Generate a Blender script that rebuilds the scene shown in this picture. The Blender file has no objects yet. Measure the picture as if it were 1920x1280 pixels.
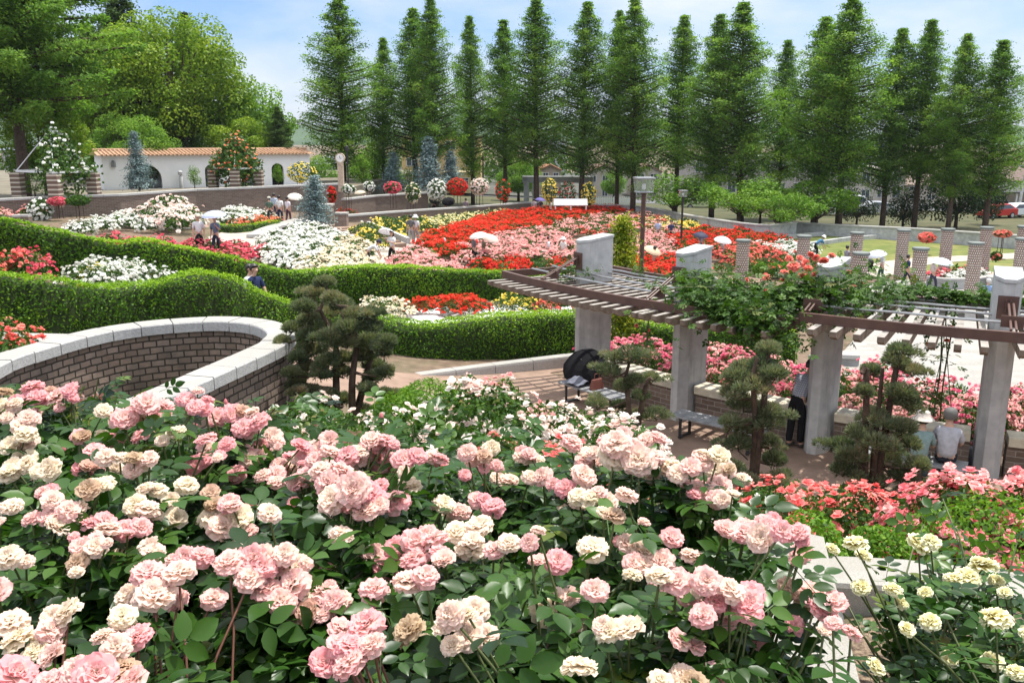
import bpy, bmesh, math, random
import numpy as np
from mathutils import Vector, Matrix, Quaternion, geometry

S = bpy.context.scene
C = S.collection
R = math.radians
rng = np.random.default_rng(7)
random.seed(7)

# ------------------------------------------------------------------ camera, sky, sun, exposure
EYE, PITCH, FPX = 5.6, R(12.8), 1668.0
cam_d = bpy.data.cameras.new("camera")
cam_d.sensor_width = 36.0
cam_d.lens = 36.0 * FPX / 1920.0
cam_d.clip_start = 0.05
cam_d.clip_end = 6000
cam = bpy.data.objects.new("camera", cam_d)
cam.location = (0, 0, EYE)
cam.rotation_euler = (math.pi / 2 - PITCH, 0, 0)
C.objects.link(cam)
S.camera = cam

SUN_AZ = math.atan2(0.62, 0.78)          # direction towards the sun, in plan
SUN_EL = R(72)
sun_dir = Vector((math.cos(SUN_EL) * math.cos(SUN_AZ), math.cos(SUN_EL) * math.sin(SUN_AZ), math.sin(SUN_EL)))
sun_d = bpy.data.lights.new("sun", 'SUN')
sun_d.energy = 4.0
sun_d.angle = R(0.5)
sun_d.color = (1.0, 0.96, 0.89)
sun = bpy.data.objects.new("sun", sun_d)
sun.rotation_euler = sun_dir.to_track_quat('Z', 'Y').to_euler()
sun.location = (20, 20, 60)
C.objects.link(sun)

W = bpy.data.worlds.new("World")
S.world = W
W.use_nodes = True
nt = W.node_tree
nt.nodes.clear()
n_out = nt.nodes.new("ShaderNodeOutputWorld")
n_bg = nt.nodes.new("ShaderNodeBackground")
n_sky = nt.nodes.new("ShaderNodeTexSky")
n_sky.sky_type = 'NISHITA'
n_sky.sun_disc = False
n_sky.sun_elevation = SUN_EL
n_sky.sun_rotation = math.pi / 2 - SUN_AZ
n_sky.air_density = 1.0
n_sky.dust_density = 1.2
n_sky.ozone_density = 1.2
n_bg.inputs["Strength"].default_value = 0.15
# thin high cloud: a soft streaky noise over the sky direction
n_tc = nt.nodes.new("ShaderNodeTexCoord")
n_map = nt.nodes.new("ShaderNodeMapping")
n_map.inputs["Scale"].default_value = (1.0, 1.0, 3.2)
n_map.inputs["Rotation"].default_value = (0.0, 0.25, 0.3)
n_noise = nt.nodes.new("ShaderNodeTexNoise")
n_noise.inputs["Scale"].default_value = 3.4
n_noise.inputs["Detail"].default_value = 7.0
n_noise.inputs["Roughness"].default_value = 0.55
n_ramp = nt.nodes.new("ShaderNodeValToRGB")
n_ramp.color_ramp.elements[0].position = 0.37
n_ramp.color_ramp.elements[1].position = 0.66
n_mix = nt.nodes.new("ShaderNodeMix")
n_mix.data_type = 'RGBA'
n_mix.inputs["B"].default_value = (3.9, 4.1, 4.45, 1)
n_mul = nt.nodes.new("ShaderNodeMath"); n_mul.operation = 'MULTIPLY'
n_mul.inputs[1].default_value = 0.85
nt.links.new(n_tc.outputs["Generated"], n_map.inputs["Vector"])
nt.links.new(n_map.outputs["Vector"], n_noise.inputs["Vector"])
nt.links.new(n_noise.outputs["Fac"], n_ramp.inputs["Fac"])
nt.links.new(n_ramp.outputs["Color"], n_mul.inputs[0])
nt.links.new(n_mul.outputs[0], n_mix.inputs["Factor"])
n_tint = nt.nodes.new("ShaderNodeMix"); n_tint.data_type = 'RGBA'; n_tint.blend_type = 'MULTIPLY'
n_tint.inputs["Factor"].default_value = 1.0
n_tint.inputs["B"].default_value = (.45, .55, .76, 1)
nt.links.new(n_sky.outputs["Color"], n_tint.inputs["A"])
# low sky tinted a deeper blue; unseen sky overhead whitened as added fill light
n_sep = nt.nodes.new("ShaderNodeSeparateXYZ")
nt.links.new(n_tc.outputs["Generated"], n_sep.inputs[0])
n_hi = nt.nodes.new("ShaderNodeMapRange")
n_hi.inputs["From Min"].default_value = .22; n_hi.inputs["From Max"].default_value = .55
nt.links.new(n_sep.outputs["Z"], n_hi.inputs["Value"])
n_fill = nt.nodes.new("ShaderNodeMix"); n_fill.data_type = 'RGBA'
n_fill.inputs["B"].default_value = (6.4, 6.6, 7.0, 1)
nt.links.new(n_hi.outputs["Result"], n_fill.inputs["Factor"])
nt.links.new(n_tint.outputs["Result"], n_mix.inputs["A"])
nt.links.new(n_mix.outputs["Result"], n_fill.inputs["A"])
nt.links.new(n_fill.outputs["Result"], n_bg.inputs["Color"])
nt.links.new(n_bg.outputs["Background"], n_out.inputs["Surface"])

S.view_settings.view_transform = 'Standard'
S.view_settings.look = 'None'
S.view_settings.exposure = 0.72
S.view_settings.gamma = 1.0
S.render.engine = 'CYCLES'
S.cycles.max_bounces = 6
S.cycles.diffuse_bounces = 3
S.cycles.glossy_bounces = 2
S.cycles.transmission_bounces = 4
S.cycles.transparent_max_bounces = 6
S.cycles.use_adaptive_sampling = True

# ------------------------------------------------------------------ where things of the photo stand
CT, ST = math.cos(PITCH), math.sin(PITCH)

def ray(px, py):
    xc, yc = (px - 960.0) / FPX, (640.0 - py) / FPX
    return np.array((xc, CT + yc * ST, -ST + yc * CT))

def at_z(px, py, z):
    d = ray(px, py)
    return np.array((0, 0, EYE)) + d * ((z - EYE) / d[2])

def at_Y(px, py, Y):
    d = ray(px, py)
    return np.array((0, 0, EYE)) + d * (Y / d[1])

def px_m(p):                                # photo pixels per metre at a point
    return FPX / (p[1] * CT + (EYE - p[2]) * ST)

def project(p):
    dx, dy, dz = p[0], p[1], p[2] - EYE
    dep = dy * CT - dz * ST
    up = dy * ST + dz * CT
    return 960 + FPX * dx / dep, 640 - FPX * up / dep

# terrain: a smooth surface through surveyed spot heights
OX, OY = 14.4, 28.0                         # middle of the round plaza
TP = [(-9, 0, 3.2), (-2, 0, 3.2), (3, 0, 3.4), (9, 0, 3.4),
      (0, 4.5, 2.9), (0, 7.5, 2.4), (0, 9.2, 2.15), (0, 12, 1.25), (0, 15, .15), (0, 18, 0), (0, 23, 0), (0, 27, .05), (0, 31, 0), (0, 40, -.9), (0, 50, -1.3), (0, 70, -1.3), (0, 90, -1.2),
      (-4, 5, 2.7), (-4, 9, 2.2), (-4, 13, 1.7), (-4, 17, 1.0), (-4, 21, .5), (-4, 24, .4), (-4, 30, .05), (-4, 40, -.2), (-4, 55, -.5),
      (-9, 9, 2.3), (-9, 16, 1.9), (-8, 18, 1.55), (-6, 18.5, 1.4), (-8, 24, 1.0), (-7, 29, .2), (-8, 40, .3), (-8, 50, .3),
      (-14.5, 25, 2.1), (-12, 26.5, 1.3), (-15, 35, 1.4), (-14, 45, .8), (-13, 55, .5), (-25, 30, 2.2), (-25, 50, 1.0), (-40, 40, 1.5), (-20, 15, 2.2),
      (3, 4.5, 3.25), (3, 6, 2.4), (3, 8, 1.6), (3, 9.4, 1.08), (3, 11, .6), (3, 12.5, .12), (3, 14, 0), (3, 17, 0),
      (7, 4.5, 3.0), (7, 6, 2.25), (7, 8, 1.5), (7, 9.4, 1.05), (7, 11, .6), (7, 12.5, .12), (7, 14, 0), (12, 9, 1.3), (12, 12.5, 0),
      (4, 19, 0), (6, 17, 0), (9, 15, 0), (13, 14, 0), (2.5, 21, 0),
      (5, 21.5, -.1), (8, 19, -.1), (12, 17, -.1), (17, 16, -.1),
      (8, 24, -1.0), (10.5, 22.3, -1.0), (14, 21, -1.0), (4, 25, -.5),
      (14.4, 26, -1.9), (11, 28, -1.9), (14, 32, -1.9), (20, 26, -1.8), (14, 40, -1.9), (22, 40, -1.9), (30, 40, -1.9), (9, 40, -1.7), (9, 34, -1.7), (5, 32, -.9),
      (30, 20, -1.0), (25, 55, -2.0), (10, 55, -1.6), (40, 55, -2.0), (30, 75, -2.1), (15, 75, -1.8), (60, 60, -2.1), (5, 60, -1.4),
      (0, 120, -1.8), (40, 100, -2.3), (80, 90, -2.3), (-30, 80, .8), (-40, 110, .6), (-80, 80, 1.0), (-80, 150, 0),
      (0, 250, -2.4), (150, 150, -2.4), (-200, 250, -2), (250, 350, -2.4), (0, 500, -2.4), (-300, 500, -2.4), (300, 60, -2.4), (-300, 60, 0)]
TP = np.array(TP, float)

def _phi(r2):
    return np.where(r2 > 1e-9, 0.5 * r2 * np.log(np.maximum(r2, 1e-9)), 0.0)

_n = len(TP)
_A = np.zeros((_n + 3, _n + 3))
_d2 = ((TP[:, None, :2] - TP[None, :, :2]) ** 2).sum(-1)
_A[:_n, :_n] = _phi(_d2) + np.eye(_n) * 0.6
_A[:_n, _n] = 1
_A[:_n, _n + 1:] = TP[:, :2]
_A[_n:, :_n] = _A[:_n, _n:].T
_W = np.linalg.solve(_A, np.concatenate((TP[:, 2], np.zeros(3))))

def tz_many(xy):
    xy = np.atleast_2d(np.asarray(xy, float))
    out = np.empty(len(xy))
    for i in range(0, len(xy), 4000):
        q = xy[i:i + 4000]
        d2 = ((q[:, None, :] - TP[None, :, :2]) ** 2).sum(-1)
        out[i:i + 4000] = _phi(d2) @ _W[:_n] + _W[_n] + q @ _W[_n + 1:]
    return np.clip(out, -2.6, 3.6)

def tz(x, y):
    return float(tz_many([(x, y)])[0])

def ground(px, py, h=0.0):
    """the point where the sight line through a pixel meets the terrain (raised by h)"""
    d = ray(px, py)
    t = np.concatenate((np.arange(1.5, 30, .06), np.arange(30, 160, .25)))
    pts = np.array((0, 0, EYE)) + d[None] * t[:, None]
    below = np.where(pts[:, 2] <= tz_many(pts[:, :2]) + h)[0]
    return pts[below[0]] if len(below) else pts[-1]

# ------------------------------------------------------------------ building helpers
def tag(o, label=None, cat=None, group=None, kind=None):
    if label: o["label"] = label
    if cat: o["category"] = cat
    if group: o["group"] = group
    if kind: o["kind"] = kind
    return o

def thing(name, label, cat, loc=(0, 0, 0), rz=0.0, group=None, scale=1.0):
    o = bpy.data.objects.new(name, None)
    o.empty_display_size = 0.2
    C.objects.link(o)
    o.location = tuple(loc)
    o.rotation_euler = (0, 0, rz)
    o.scale = (scale,) * 3 if not hasattr(scale, '__len__') else scale
    return tag(o, label, cat, group)

def part(name, me, parent=None, loc=None, rot=None, scale=None):
    o = bpy.data.objects.new(name, me)
    C.objects.link(o)
    o.parent = parent
    if loc is not None: o.location = tuple(loc)
    if rot is not None: o.rotation_euler = rot
    if scale is not None: o.scale = (scale,) * 3 if not hasattr(scale, '__len__') else scale
    return o

def copy_tree(o, parent=None):
    c = o.copy()
    C.objects.link(c)
    c.parent = parent
    for ch in list(o.children):
        copy_tree(ch, c)
    return c

def np_mesh(name, V, loops, starts, mats=(), midx=None, tint=None, smooth=False):
    me = bpy.data.meshes.new(name)
    V = np.ascontiguousarray(V, dtype=np.float32)
    me.vertices.add(len(V)); me.vertices.foreach_set("co", V.ravel())
    me.loops.add(len(loops)); me.loops.foreach_set("vertex_index", np.asarray(loops, dtype=np.int32))
    me.polygons.add(len(starts)); me.polygons.foreach_set("loop_start", np.asarray(starts, dtype=np.int32))
    for m in mats: me.materials.append(m)
    if midx is not None: me.polygons.foreach_set("material_index", np.asarray(midx, dtype=np.int32))
    me.update(calc_edges=True)
    if tint is not None:
        for key, arr in (tint.items() if isinstance(tint, dict) else (("tint", tint),)):
            a = me.attributes.new(key, 'FLOAT', 'POINT')
            a.data.foreach_set("value", np.asarray(arr, dtype=np.float32))
    if smooth:
        me.polygons.foreach_set("use_smooth", np.ones(len(starts), dtype=bool))
    return me

class MB:
    """collects solid shapes for one mesh"""
    def __init__(s): s.v, s.f, s.m, s.sm = [], [], [], []
    def add(s, verts, faces, mi=0, smooth=False):
        b = len(s.v)
        s.v.extend([tuple(map(float, p)) for p in verts])
        s.f.extend([tuple(i + b for i in f) for f in faces])
        s.m.extend([mi] * len(faces)); s.sm.extend([smooth] * len(faces))
        return s
    def box(s, c, size, rz=0.0, mi=0, M=None):
        x, y, z = (q / 2 for q in size)
        vs = [Vector(p) for p in ((-x, -y, -z), (x, -y, -z), (x, y, -z), (-x, y, -z), (-x, -y, z), (x, -y, z), (x, y, z), (-x, y, z))]
        m = M if M is not None else Matrix.Rotation(rz, 3, 'Z')
        vs = [m @ p + Vector(c) for p in vs]
        return s.add(vs, [(0, 3, 2, 1), (4, 5, 6, 7), (0, 1, 5, 4), (1, 2, 6, 5), (2, 3, 7, 6), (3, 0, 4, 7)], mi)
    def bar(s, a, b, w, h, mi=0, up=(0, 0, 1)):
        a, b = Vector(a), Vector(b)
        d = (b - a)
        L = d.length
        if L < 1e-6: return s
        d.normalize()
        u = Vector(up)
        if abs(d.dot(u)) > .98: u = Vector((0, 1, 0))
        sd = d.cross(u).normalized()
        u = sd.cross(d)
        M = Matrix((d, sd, u)).transposed()
        return s.box((a + b) / 2, (L, w, h), M=M, mi=mi)
    def tube(s, pts, rad, n=8, mi=0, cap=True):
        pts = [Vector(p) for p in pts]
        if not hasattr(rad, '__len__'): rad = [rad] * len(pts)
        vs, prev = [], None
        for i, p in enumerate(pts):
            t = (pts[min(i + 1, len(pts) - 1)] - pts[max(i - 1, 0)])
            t = t.normalized() if t.length > 1e-9 else Vector((0, 0, 1))
            if prev is None:
                u = t.cross(Vector((0, 0, 1)) if abs(t.z) < .95 else Vector((1, 0, 0))).normalized()
            else:
                u = (prev - t * prev.dot(t)).normalized()
            prev = u
            w = t.cross(u)
            for k in range(n):
                a = 2 * math.pi * k / n
                vs.append(p + (u * math.cos(a) + w * math.sin(a)) * rad[i])
        fs = []
        for i in range(len(pts) - 1):
            for k in range(n):
                k2 = (k + 1) % n
                fs.append((i * n + k, i * n + k2, (i + 1) * n + k2, (i + 1) * n + k))
        if cap:
            fs.append(tuple(range(n - 1, -1, -1)))
            fs.append(tuple(range((len(pts) - 1) * n, len(pts) * n)))
        return s.add(vs, fs, mi, True)
    def lathe(s, prof, n=20, c=(0, 0, 0), mi=0, sq=None):
        vs, fs = [], []
        for r, z in prof:
            for k in range(n):
                a = 2 * math.pi * k / n
                vs.append((c[0] + r * math.cos(a), c[1] + r * math.sin(a), c[2] + z))
        for i in range(len(prof) - 1):
            for k in range(n):
                k2 = (k + 1) % n
                fs.append((i * n + k, i * n + k2, (i + 1) * n + k2, (i + 1) * n + k))
        if prof[0][0] > 1e-5: fs.append(tuple(range(n - 1, -1, -1)))
        if prof[-1][0] > 1e-5: fs.append(tuple(range((len(prof) - 1) * n, len(prof) * n)))
        return s.add(vs, fs, mi, True)
    def prism(s, poly, z0, z1, mi=0):
        n = len(poly)
        z0s = z0 if hasattr(z0, '__len__') else [z0] * n
        z1s = z1 if hasattr(z1, '__len__') else [z1] * n
        vs = [(p[0], p[1], z) for p, z in zip(poly, z0s)] + [(p[0], p[1], z) for p, z in zip(poly, z1s)]
        fs = [tuple(range(n - 1, -1, -1)), tuple(range(n, 2 * n))] + [(i, (i + 1) % n, n + (i + 1) % n, n + i) for i in range(n)]
        return s.add(vs, fs, mi)
    def build(s, name, mats, parent=None, loc=None, bevel=0.0, rot=None):
        me = bpy.data.meshes.new(name)
        me.from_pydata(s.v, [], s.f)
        mats = mats if isinstance(mats, (list, tuple)) else [mats]
        for m in mats: me.materials.append(m)
        me.polygons.foreach_set("material_index", s.m)
        me.polygons.foreach_set("use_smooth", s.sm)
        bm = bmesh.new(); bm.from_mesh(me)
        bmesh.ops.recalc_face_normals(bm, faces=bm.faces)
        if bevel > 0:
            es = [e for e in bm.edges if len(e.link_faces) == 2 and e.calc_face_angle(0) > 0.6]
            bmesh.ops.bevel(bm, geom=es, offset=bevel, segments=2, affect='EDGES', profile=0.6)
        bm.to_mesh(me); bm.free()
        o = part(name, me, parent, loc, rot)
        if any(s.sm):
            try: me.set_sharp_from_angle(angle=R(40))
            except Exception: pass
        return o

# ------------------------------------------------------------------ materials
def rgb(h):
    """a photo-like sRGB triple (0..255) as a linear colour"""
    return tuple(((c / 255 / 12.92) if c / 255 <= .04045 else ((c / 255 + .055) / 1.055) ** 2.4) for c in h) + (1.0,)

def nmat(name):
    m = bpy.data.materials.new(name)
    m.use_nodes = True
    t = m.node_tree
    b = t.nodes["Principled BSDF"]
    return m, t, b

def _noise(t, scale, detail=4, rough=.55, coord="Object"):
    tc = t.nodes.new("ShaderNodeTexCoord")
    n = t.nodes.new("ShaderNodeTexNoise")
    n.inputs["Scale"].default_value = scale
    n.inputs["Detail"].default_value = detail
    n.inputs["Roughness"].default_value = rough
    t.links.new(tc.outputs[coord], n.inputs["Vector"])
    return n

def _ramp(t, fac, stops):
    r = t.nodes.new("ShaderNodeValToRGB")
    e = r.color_ramp.elements
    while len(e) < len(stops): e.new(0.5)
    for q, (p, c) in zip(e, stops):
        q.position = p; q.color = c if len(c) == 4 else tuple(c) + (1,)
    t.links.new(fac, r.inputs["Fac"])
    return r

def _mixc(t, fac, a, b, mode='MIX'):
    m = t.nodes.new("ShaderNodeMix"); m.data_type = 'RGBA'; m.blend_type = mode
    for sock, v in ((m.inputs["Factor"], fac), (m.inputs["A"], a), (m.inputs["B"], b)):
        if hasattr(v, 'is_linked') or hasattr(v, 'links'): t.links.new(v, sock)
        else: sock.default_value = v
    return m.outputs["Result"]

def rough_mat(name, c1, c2, scale=4.0, rough=.85, bump=.3, bscale=None, detail=6, spec=.3, c3=None, s3=.6):
    """a surface whose colour drifts between two tones, with a fine bump"""
    m, t, b = nmat(name)
    n = _noise(t, scale, detail)
    r = _ramp(t, n.outputs["Fac"], [(.32, c1), (.68, c2)])
    col = r.outputs["Color"]
    if c3 is not None:
        n3 = _noise(t, s3, 5, .65)
        r3 = _ramp(t, n3.outputs["Fac"], [(.5, (0, 0, 0, 1)), (.72, (1, 1, 1, 1))])
        col = _mixc(t, r3.outputs["Color"], col, c3)
    t.links.new(col, b.inputs["Base Color"])
    b.inputs["Roughness"].default_value = rough
    b.inputs["Specular IOR Level"].default_value = spec
    if bump:
        nb = _noise(t, bscale or scale * 6, 6, .6)
        bp = t.nodes.new("ShaderNodeBump")
        bp.inputs["Strength"].default_value = bump
        bp.inputs["Distance"].default_value = .02
        t.links.new(nb.outputs["Fac"], bp.inputs["Height"])
        t.links.new(bp.outputs["Normal"], b.inputs["Normal"])
    return m

def plain(name, c, rough=.5, metal=0.0, spec=.5, var=.12, scale=3.0):
    """paint, cloth or metal with a little unevenness of tone"""
    m, t, b = nmat(name)
    n = _noise(t, scale, 5)
    d = tuple(max(0, x * (1 - var)) for x in c[:3]) + (1,)
    u = tuple(min(1, x * (1 + var)) for x in c[:3]) + (1,)
    r = _ramp(t, n.outputs["Fac"], [(.3, d), (.7, u)])
    t.links.new(r.outputs["Color"], b.inputs["Base Color"])
    b.inputs["Roughness"].default_value = rough
    b.inputs["Metallic"].default_value = metal
    b.inputs["Specular IOR Level"].default_value = spec
    return m

def leaf_mat(name, stops, rough=.45, trans=.3, spec=.4, patch=None):
    """foliage: every leaf takes its own tone from the mesh's tint value"""
    m, t, b = nmat(name)
    a = t.nodes.new("ShaderNodeAttribute"); a.attribute_name = "tint"
    r = _ramp(t, a.outputs["Fac"], stops)
    col = r.outputs["Color"]
    if patch:
        n = _noise(t, patch[0], 3)
        rr = _ramp(t, n.outputs["Fac"], [(.4, (0, 0, 0, 1)), (.62, (1, 1, 1, 1))])
        col = _mixc(t, rr.outputs["Color"], col, _mixc(t, .6, col, patch[1]))
    t.links.new(col, b.inputs["Base Color"])
    b.inputs["Roughness"].default_value = rough
    b.inputs["Specular IOR Level"].default_value = spec
    tr = t.nodes.new("ShaderNodeBsdfTranslucent")
    t.links.new(_mixc(t, 1.0, col, (1.25, 1.35, .7, 1), 'MULTIPLY'), tr.inputs["Color"])
    mx = t.nodes.new("ShaderNodeMixShader"); mx.inputs[0].default_value = trans
    t.links.new(b.outputs[0], mx.inputs[1]); t.links.new(tr.outputs[0], mx.inputs[2])
    t.links.new(mx.outputs[0], t.nodes["Material Output"].inputs["Surface"])
    return m

def petal_mat(name, stops, trans=.3):
    m, t, b = nmat(name)
    a = t.nodes.new("ShaderNodeAttribute"); a.attribute_name = "tint"
    r = _ramp(t, a.outputs["Fac"], stops)
    t.links.new(r.outputs["Color"], b.inputs["Base Color"])
    b.inputs["Roughness"].default_value = .6
    b.inputs["Specular IOR Level"].default_value = .2
    tr = t.nodes.new("ShaderNodeBsdfTranslucent")
    t.links.new(r.outputs["Color"], tr.inputs["Color"])
    mx = t.nodes.new("ShaderNodeMixShader"); mx.inputs[0].default_value = trans
    t.links.new(b.outputs[0], mx.inputs[1]); t.links.new(tr.outputs[0], mx.inputs[2])
    t.links.new(mx.outputs[0], t.nodes["Material Output"].inputs["Surface"])
    return m

def brick_mat(name, bw, bh, cols, mortar, rowlen=None, bump=.6, uv=True, offset=.5, msize=.012, weather=None):
    """brickwork laid along the wall: UVs are in metres"""
    m, t, b = nmat(name)
    u = t.nodes.new("ShaderNodeUVMap")
    br = t.nodes.new("ShaderNodeTexBrick")
    br.offset = offset
    br.inputs["Scale"].default_value = 1.0
    br.inputs["Brick Width"].default_value = bw
    br.inputs["Row Height"].default_value = bh
    br.inputs["Mortar Size"].default_value = msize
    br.inputs["Mortar Smooth"].default_value = .35
    br.inputs["Bias"].default_value = 0.0
    br.inputs["Color1"].default_value = (0, 0, 0, 1)
    br.inputs["Color2"].default_value = (1, 1, 1, 1)
    br.inputs["Mortar"].default_value = (.5, .5, .5, 1)
    nd = t.nodes.new("ShaderNodeTexNoise"); nd.inputs["Scale"].default_value = 9; nd.inputs["Detail"].default_value = 3
    t.links.new(u.outputs[0], nd.inputs["Vector"])
    vm = t.nodes.new("ShaderNodeVectorMath"); vm.operation = 'SCALE'; vm.inputs["Scale"].default_value = .02
    t.links.new(nd.outputs["Color"], vm.inputs[0])
    va = t.nodes.new("ShaderNodeVectorMath"); va.operation = 'ADD'
    t.links.new(u.outputs[0], va.inputs[0]); t.links.new(vm.outputs[0], va.inputs[1])
    t.links.new(va.outputs[0], br.inputs["Vector"])
    r = _ramp(t, br.outputs["Color"], [(i / (len(cols) - 1), c) for i, c in enumerate(cols)])
    n = _noise(t, 14, 6)
    col = _mixc(t, .35, r.outputs["Color"], _ramp(t, n.outputs["Fac"], [(.3, (.02, .02, .02, 1)), (.75, (.45, .40, .36, 1))]).outputs["Color"], 'OVERLAY')
    if weather:
        nw = _noise(t, weather[0], 5, .6)
        rw = _ramp(t, nw.outputs["Fac"], [(.46, (0, 0, 0, 1)), (.66, (1, 1, 1, 1))])
        col = _mixc(t, rw.outputs["Color"], col, _mixc(t, weather[2], col, weather[1]))
    col = _mixc(t, br.outputs["Fac"], col, mortar)
    t.links.new(col, b.inputs["Base Color"])
    b.inputs["Roughness"].default_value = .9
    b.inputs["Specular IOR Level"].default_value = .25
    inv = t.nodes.new("ShaderNodeMath"); inv.operation = 'SUBTRACT'; inv.inputs[0].default_value = 1.0
    t.links.new(br.outputs["Fac"], inv.inputs[1])
    nb = _noise(t, 60, 5)
    ad = t.nodes.new("ShaderNodeMath"); ad.operation = 'MULTIPLY_ADD'; ad.inputs[1].default_value = .35
    t.links.new(nb.outputs["Fac"], ad.inputs[0]); t.links.new(inv.outputs[0], ad.inputs[2])
    bp = t.nodes.new("ShaderNodeBump"); bp.inputs["Strength"].default_value = bump; bp.inputs["Distance"].default_value = .015
    t.links.new(ad.outputs[0], bp.inputs["Height"]); t.links.new(bp.outputs["Normal"], b.inputs["Normal"])
    return m

M = {}
M["soil"] = rough_mat("soil", (.105, .072, .048, 1), (.21, .15, .105, 1), 3.0, .95, .8, 40, c3=(.06, .085, .03, 1), s3=.25)
M["mulch"] = rough_mat("mulch", (.07, .045, .03, 1), (.34, .25, .17, 1), 38.0, .95, 1.0, 60)
M["granite"] = rough_mat("granite", (.24, .23, .21, 1), (.38, .37, .34, 1), 90.0, .85, .3, 160, c3=(.40, .385, .355, 1), s3=1.3)
M["granite_side"] = rough_mat("granite_side", (.36, .36, .355, 1), (.50, .495, .48, 1), 30.0, .85, .45, 70)
M["concrete"] = rough_mat("concrete", (.36, .365, .365, 1), (.50, .505, .50, 1), 5.0, .88, .2, 60, c3=(.25, .255, .25, 1), s3=1.1)
M["pier_concrete"], _t, _b = nmat("pier_concrete")
_tc = _t.nodes.new("ShaderNodeTexCoord"); _mp = _t.nodes.new("ShaderNodeMapping"); _mp.inputs["Scale"].default_value = (3.2, 3.2, .35)
_t.links.new(_tc.outputs["Object"], _mp.inputs["Vector"])
_n1 = _t.nodes.new("ShaderNodeTexNoise"); _n1.inputs["Scale"].default_value = 1.6; _n1.inputs["Detail"].default_value = 6; _n1.inputs["Roughness"].default_value = .65
_t.links.new(_mp.outputs[0], _n1.inputs["Vector"])
_n2 = _noise(_t, 5.0, 7, .6)
_c = _mixc(_t, _ramp(_t, _n1.outputs["Fac"], [(.5, (0, 0, 0, 1)), (.85, (1, 1, 1, 1))]).outputs["Color"], _ramp(_t, _n2.outputs["Fac"], [(.3, (.37, .375, .375, 1)), (.7, (.52, .52, .51, 1))]).outputs["Color"], (.22, .22, .215, 1))
_t.links.new(_c, _b.inputs["Base Color"]); _b.inputs["Roughness"].default_value = .9
_n3 = _noise(_t, 70, 5); _bp = _t.nodes.new("ShaderNodeBump"); _bp.inputs["Strength"].default_value = .35; _bp.inputs["Distance"].default_value = .01
_t.links.new(_n3.outputs["Fac"], _bp.inputs["Height"]); _t.links.new(_bp.outputs["Normal"], _b.inputs["Normal"])
M["white_stone"] = rough_mat("white_stone", (.24, .225, .20, 1), (.40, .385, .35, 1), 170.0, .88, .35, 260, c3=(.27, .255, .22, 1), s3=2.2)
M["grass"] = rough_mat("grass", (.085, .12, .025, 1), (.17, .18, .05, 1), 1.2, .95, .6, 30, c3=(.27, .22, .085, 1), s3=.16)
M["path_brown"] = rough_mat("path_brown", (.20, .135, .10, 1), (.29, .20, .15, 1), 2.5, .9, .15, 80)
M["path_grey"] = rough_mat("path_grey", (.32, .275, .23, 1), (.43, .38, .33, 1), 2.0, .9, .15, 80)
M["asphalt"] = rough_mat("asphalt", (.09, .09, .095, 1), (.14, .14, .145, 1), 3.0, .9, .2, 90)
M["bark"] = rough_mat("bark", (.045, .03, .022, 1), (.12, .085, .06, 1), 9.0, .95, .8, 40)
M["stem_green"] = plain("stem_green", (.08, .10, .03, 1), .6, var=.3, scale=20)
M["stem_red"] = plain("stem_red", (.13, .05, .03, 1), .6, var=.3, scale=20)
M["steel_brown"] = plain("steel_brown", (.098, .050, .038, 1), .5, var=.22, scale=4)
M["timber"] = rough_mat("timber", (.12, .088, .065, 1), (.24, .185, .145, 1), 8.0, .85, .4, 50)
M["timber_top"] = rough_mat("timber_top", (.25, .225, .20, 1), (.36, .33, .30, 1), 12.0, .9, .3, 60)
M["metal_grey"] = plain("metal_grey", (.32, .33, .34, 1), .45, .5)
M["black_metal"] = plain("black_metal", (.025, .025, .028, 1), .5)
M["brick_round"] = brick_mat("brick_round", .172, .086, [(.23, .17, .135, 1), (.31, .235, .19, 1), (.37, .29, .24, 1), (.26, .20, .165, 1)], (.05, .042, .035, 1), weather=(1.2, (.07, .065, .06, 1), .55))
M["brick_dark"] = brick_mat("brick_dark", .3, .1, [(.17, .125, .10, 1), (.24, .185, .15, 1)], (.30, .27, .24, 1), bump=.3, msize=.008)
M["white_wall"] = rough_mat("white_wall", (.80, .805, .80, 1), (.86, .86, .85, 1), 1.5, .8, .1, 30)
M["tile_roof"] = rough_mat("tile_roof", (.33, .19, .12, 1), (.46, .29, .18, 1), 3.0, .8, .3, 20)
# ------------------------------------------------------------------ curves, walls, sheets
def smooth_path(pts, n=10):
    P = [np.array(p, float) for p in pts]
    P = [2 * P[0] - P[1]] + P + [2 * P[-1] - P[-2]]
    out = []
    for i in range(1, len(P) - 2):
        for k in range(n):
            t = k / n
            a, b, c, d = P[i - 1], P[i], P[i + 1], P[i + 2]
            out.append(.5 * ((2 * b) + (c - a) * t + (2 * a - 5 * b + 4 * c - d) * t * t + (3 * b - a - 3 * c + d) * t ** 3))
    out.append(P[-2])
    return np.array(out)

def arclen(P):
    return np.concatenate(([0], np.cumsum(np.linalg.norm(np.diff(P[:, :2], axis=0), axis=1))))

def side_normals(P):
    d = np.gradient(P[:, :2], axis=0)
    d /= np.linalg.norm(d, axis=1)[:, None] + 1e-9
    return np.stack((-d[:, 1], d[:, 0]), 1)            # left of the way along

def at_s(P, L, s):
    return np.array([np.interp(s, L, P[:, i]) for i in range(P.shape[1])])

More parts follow.
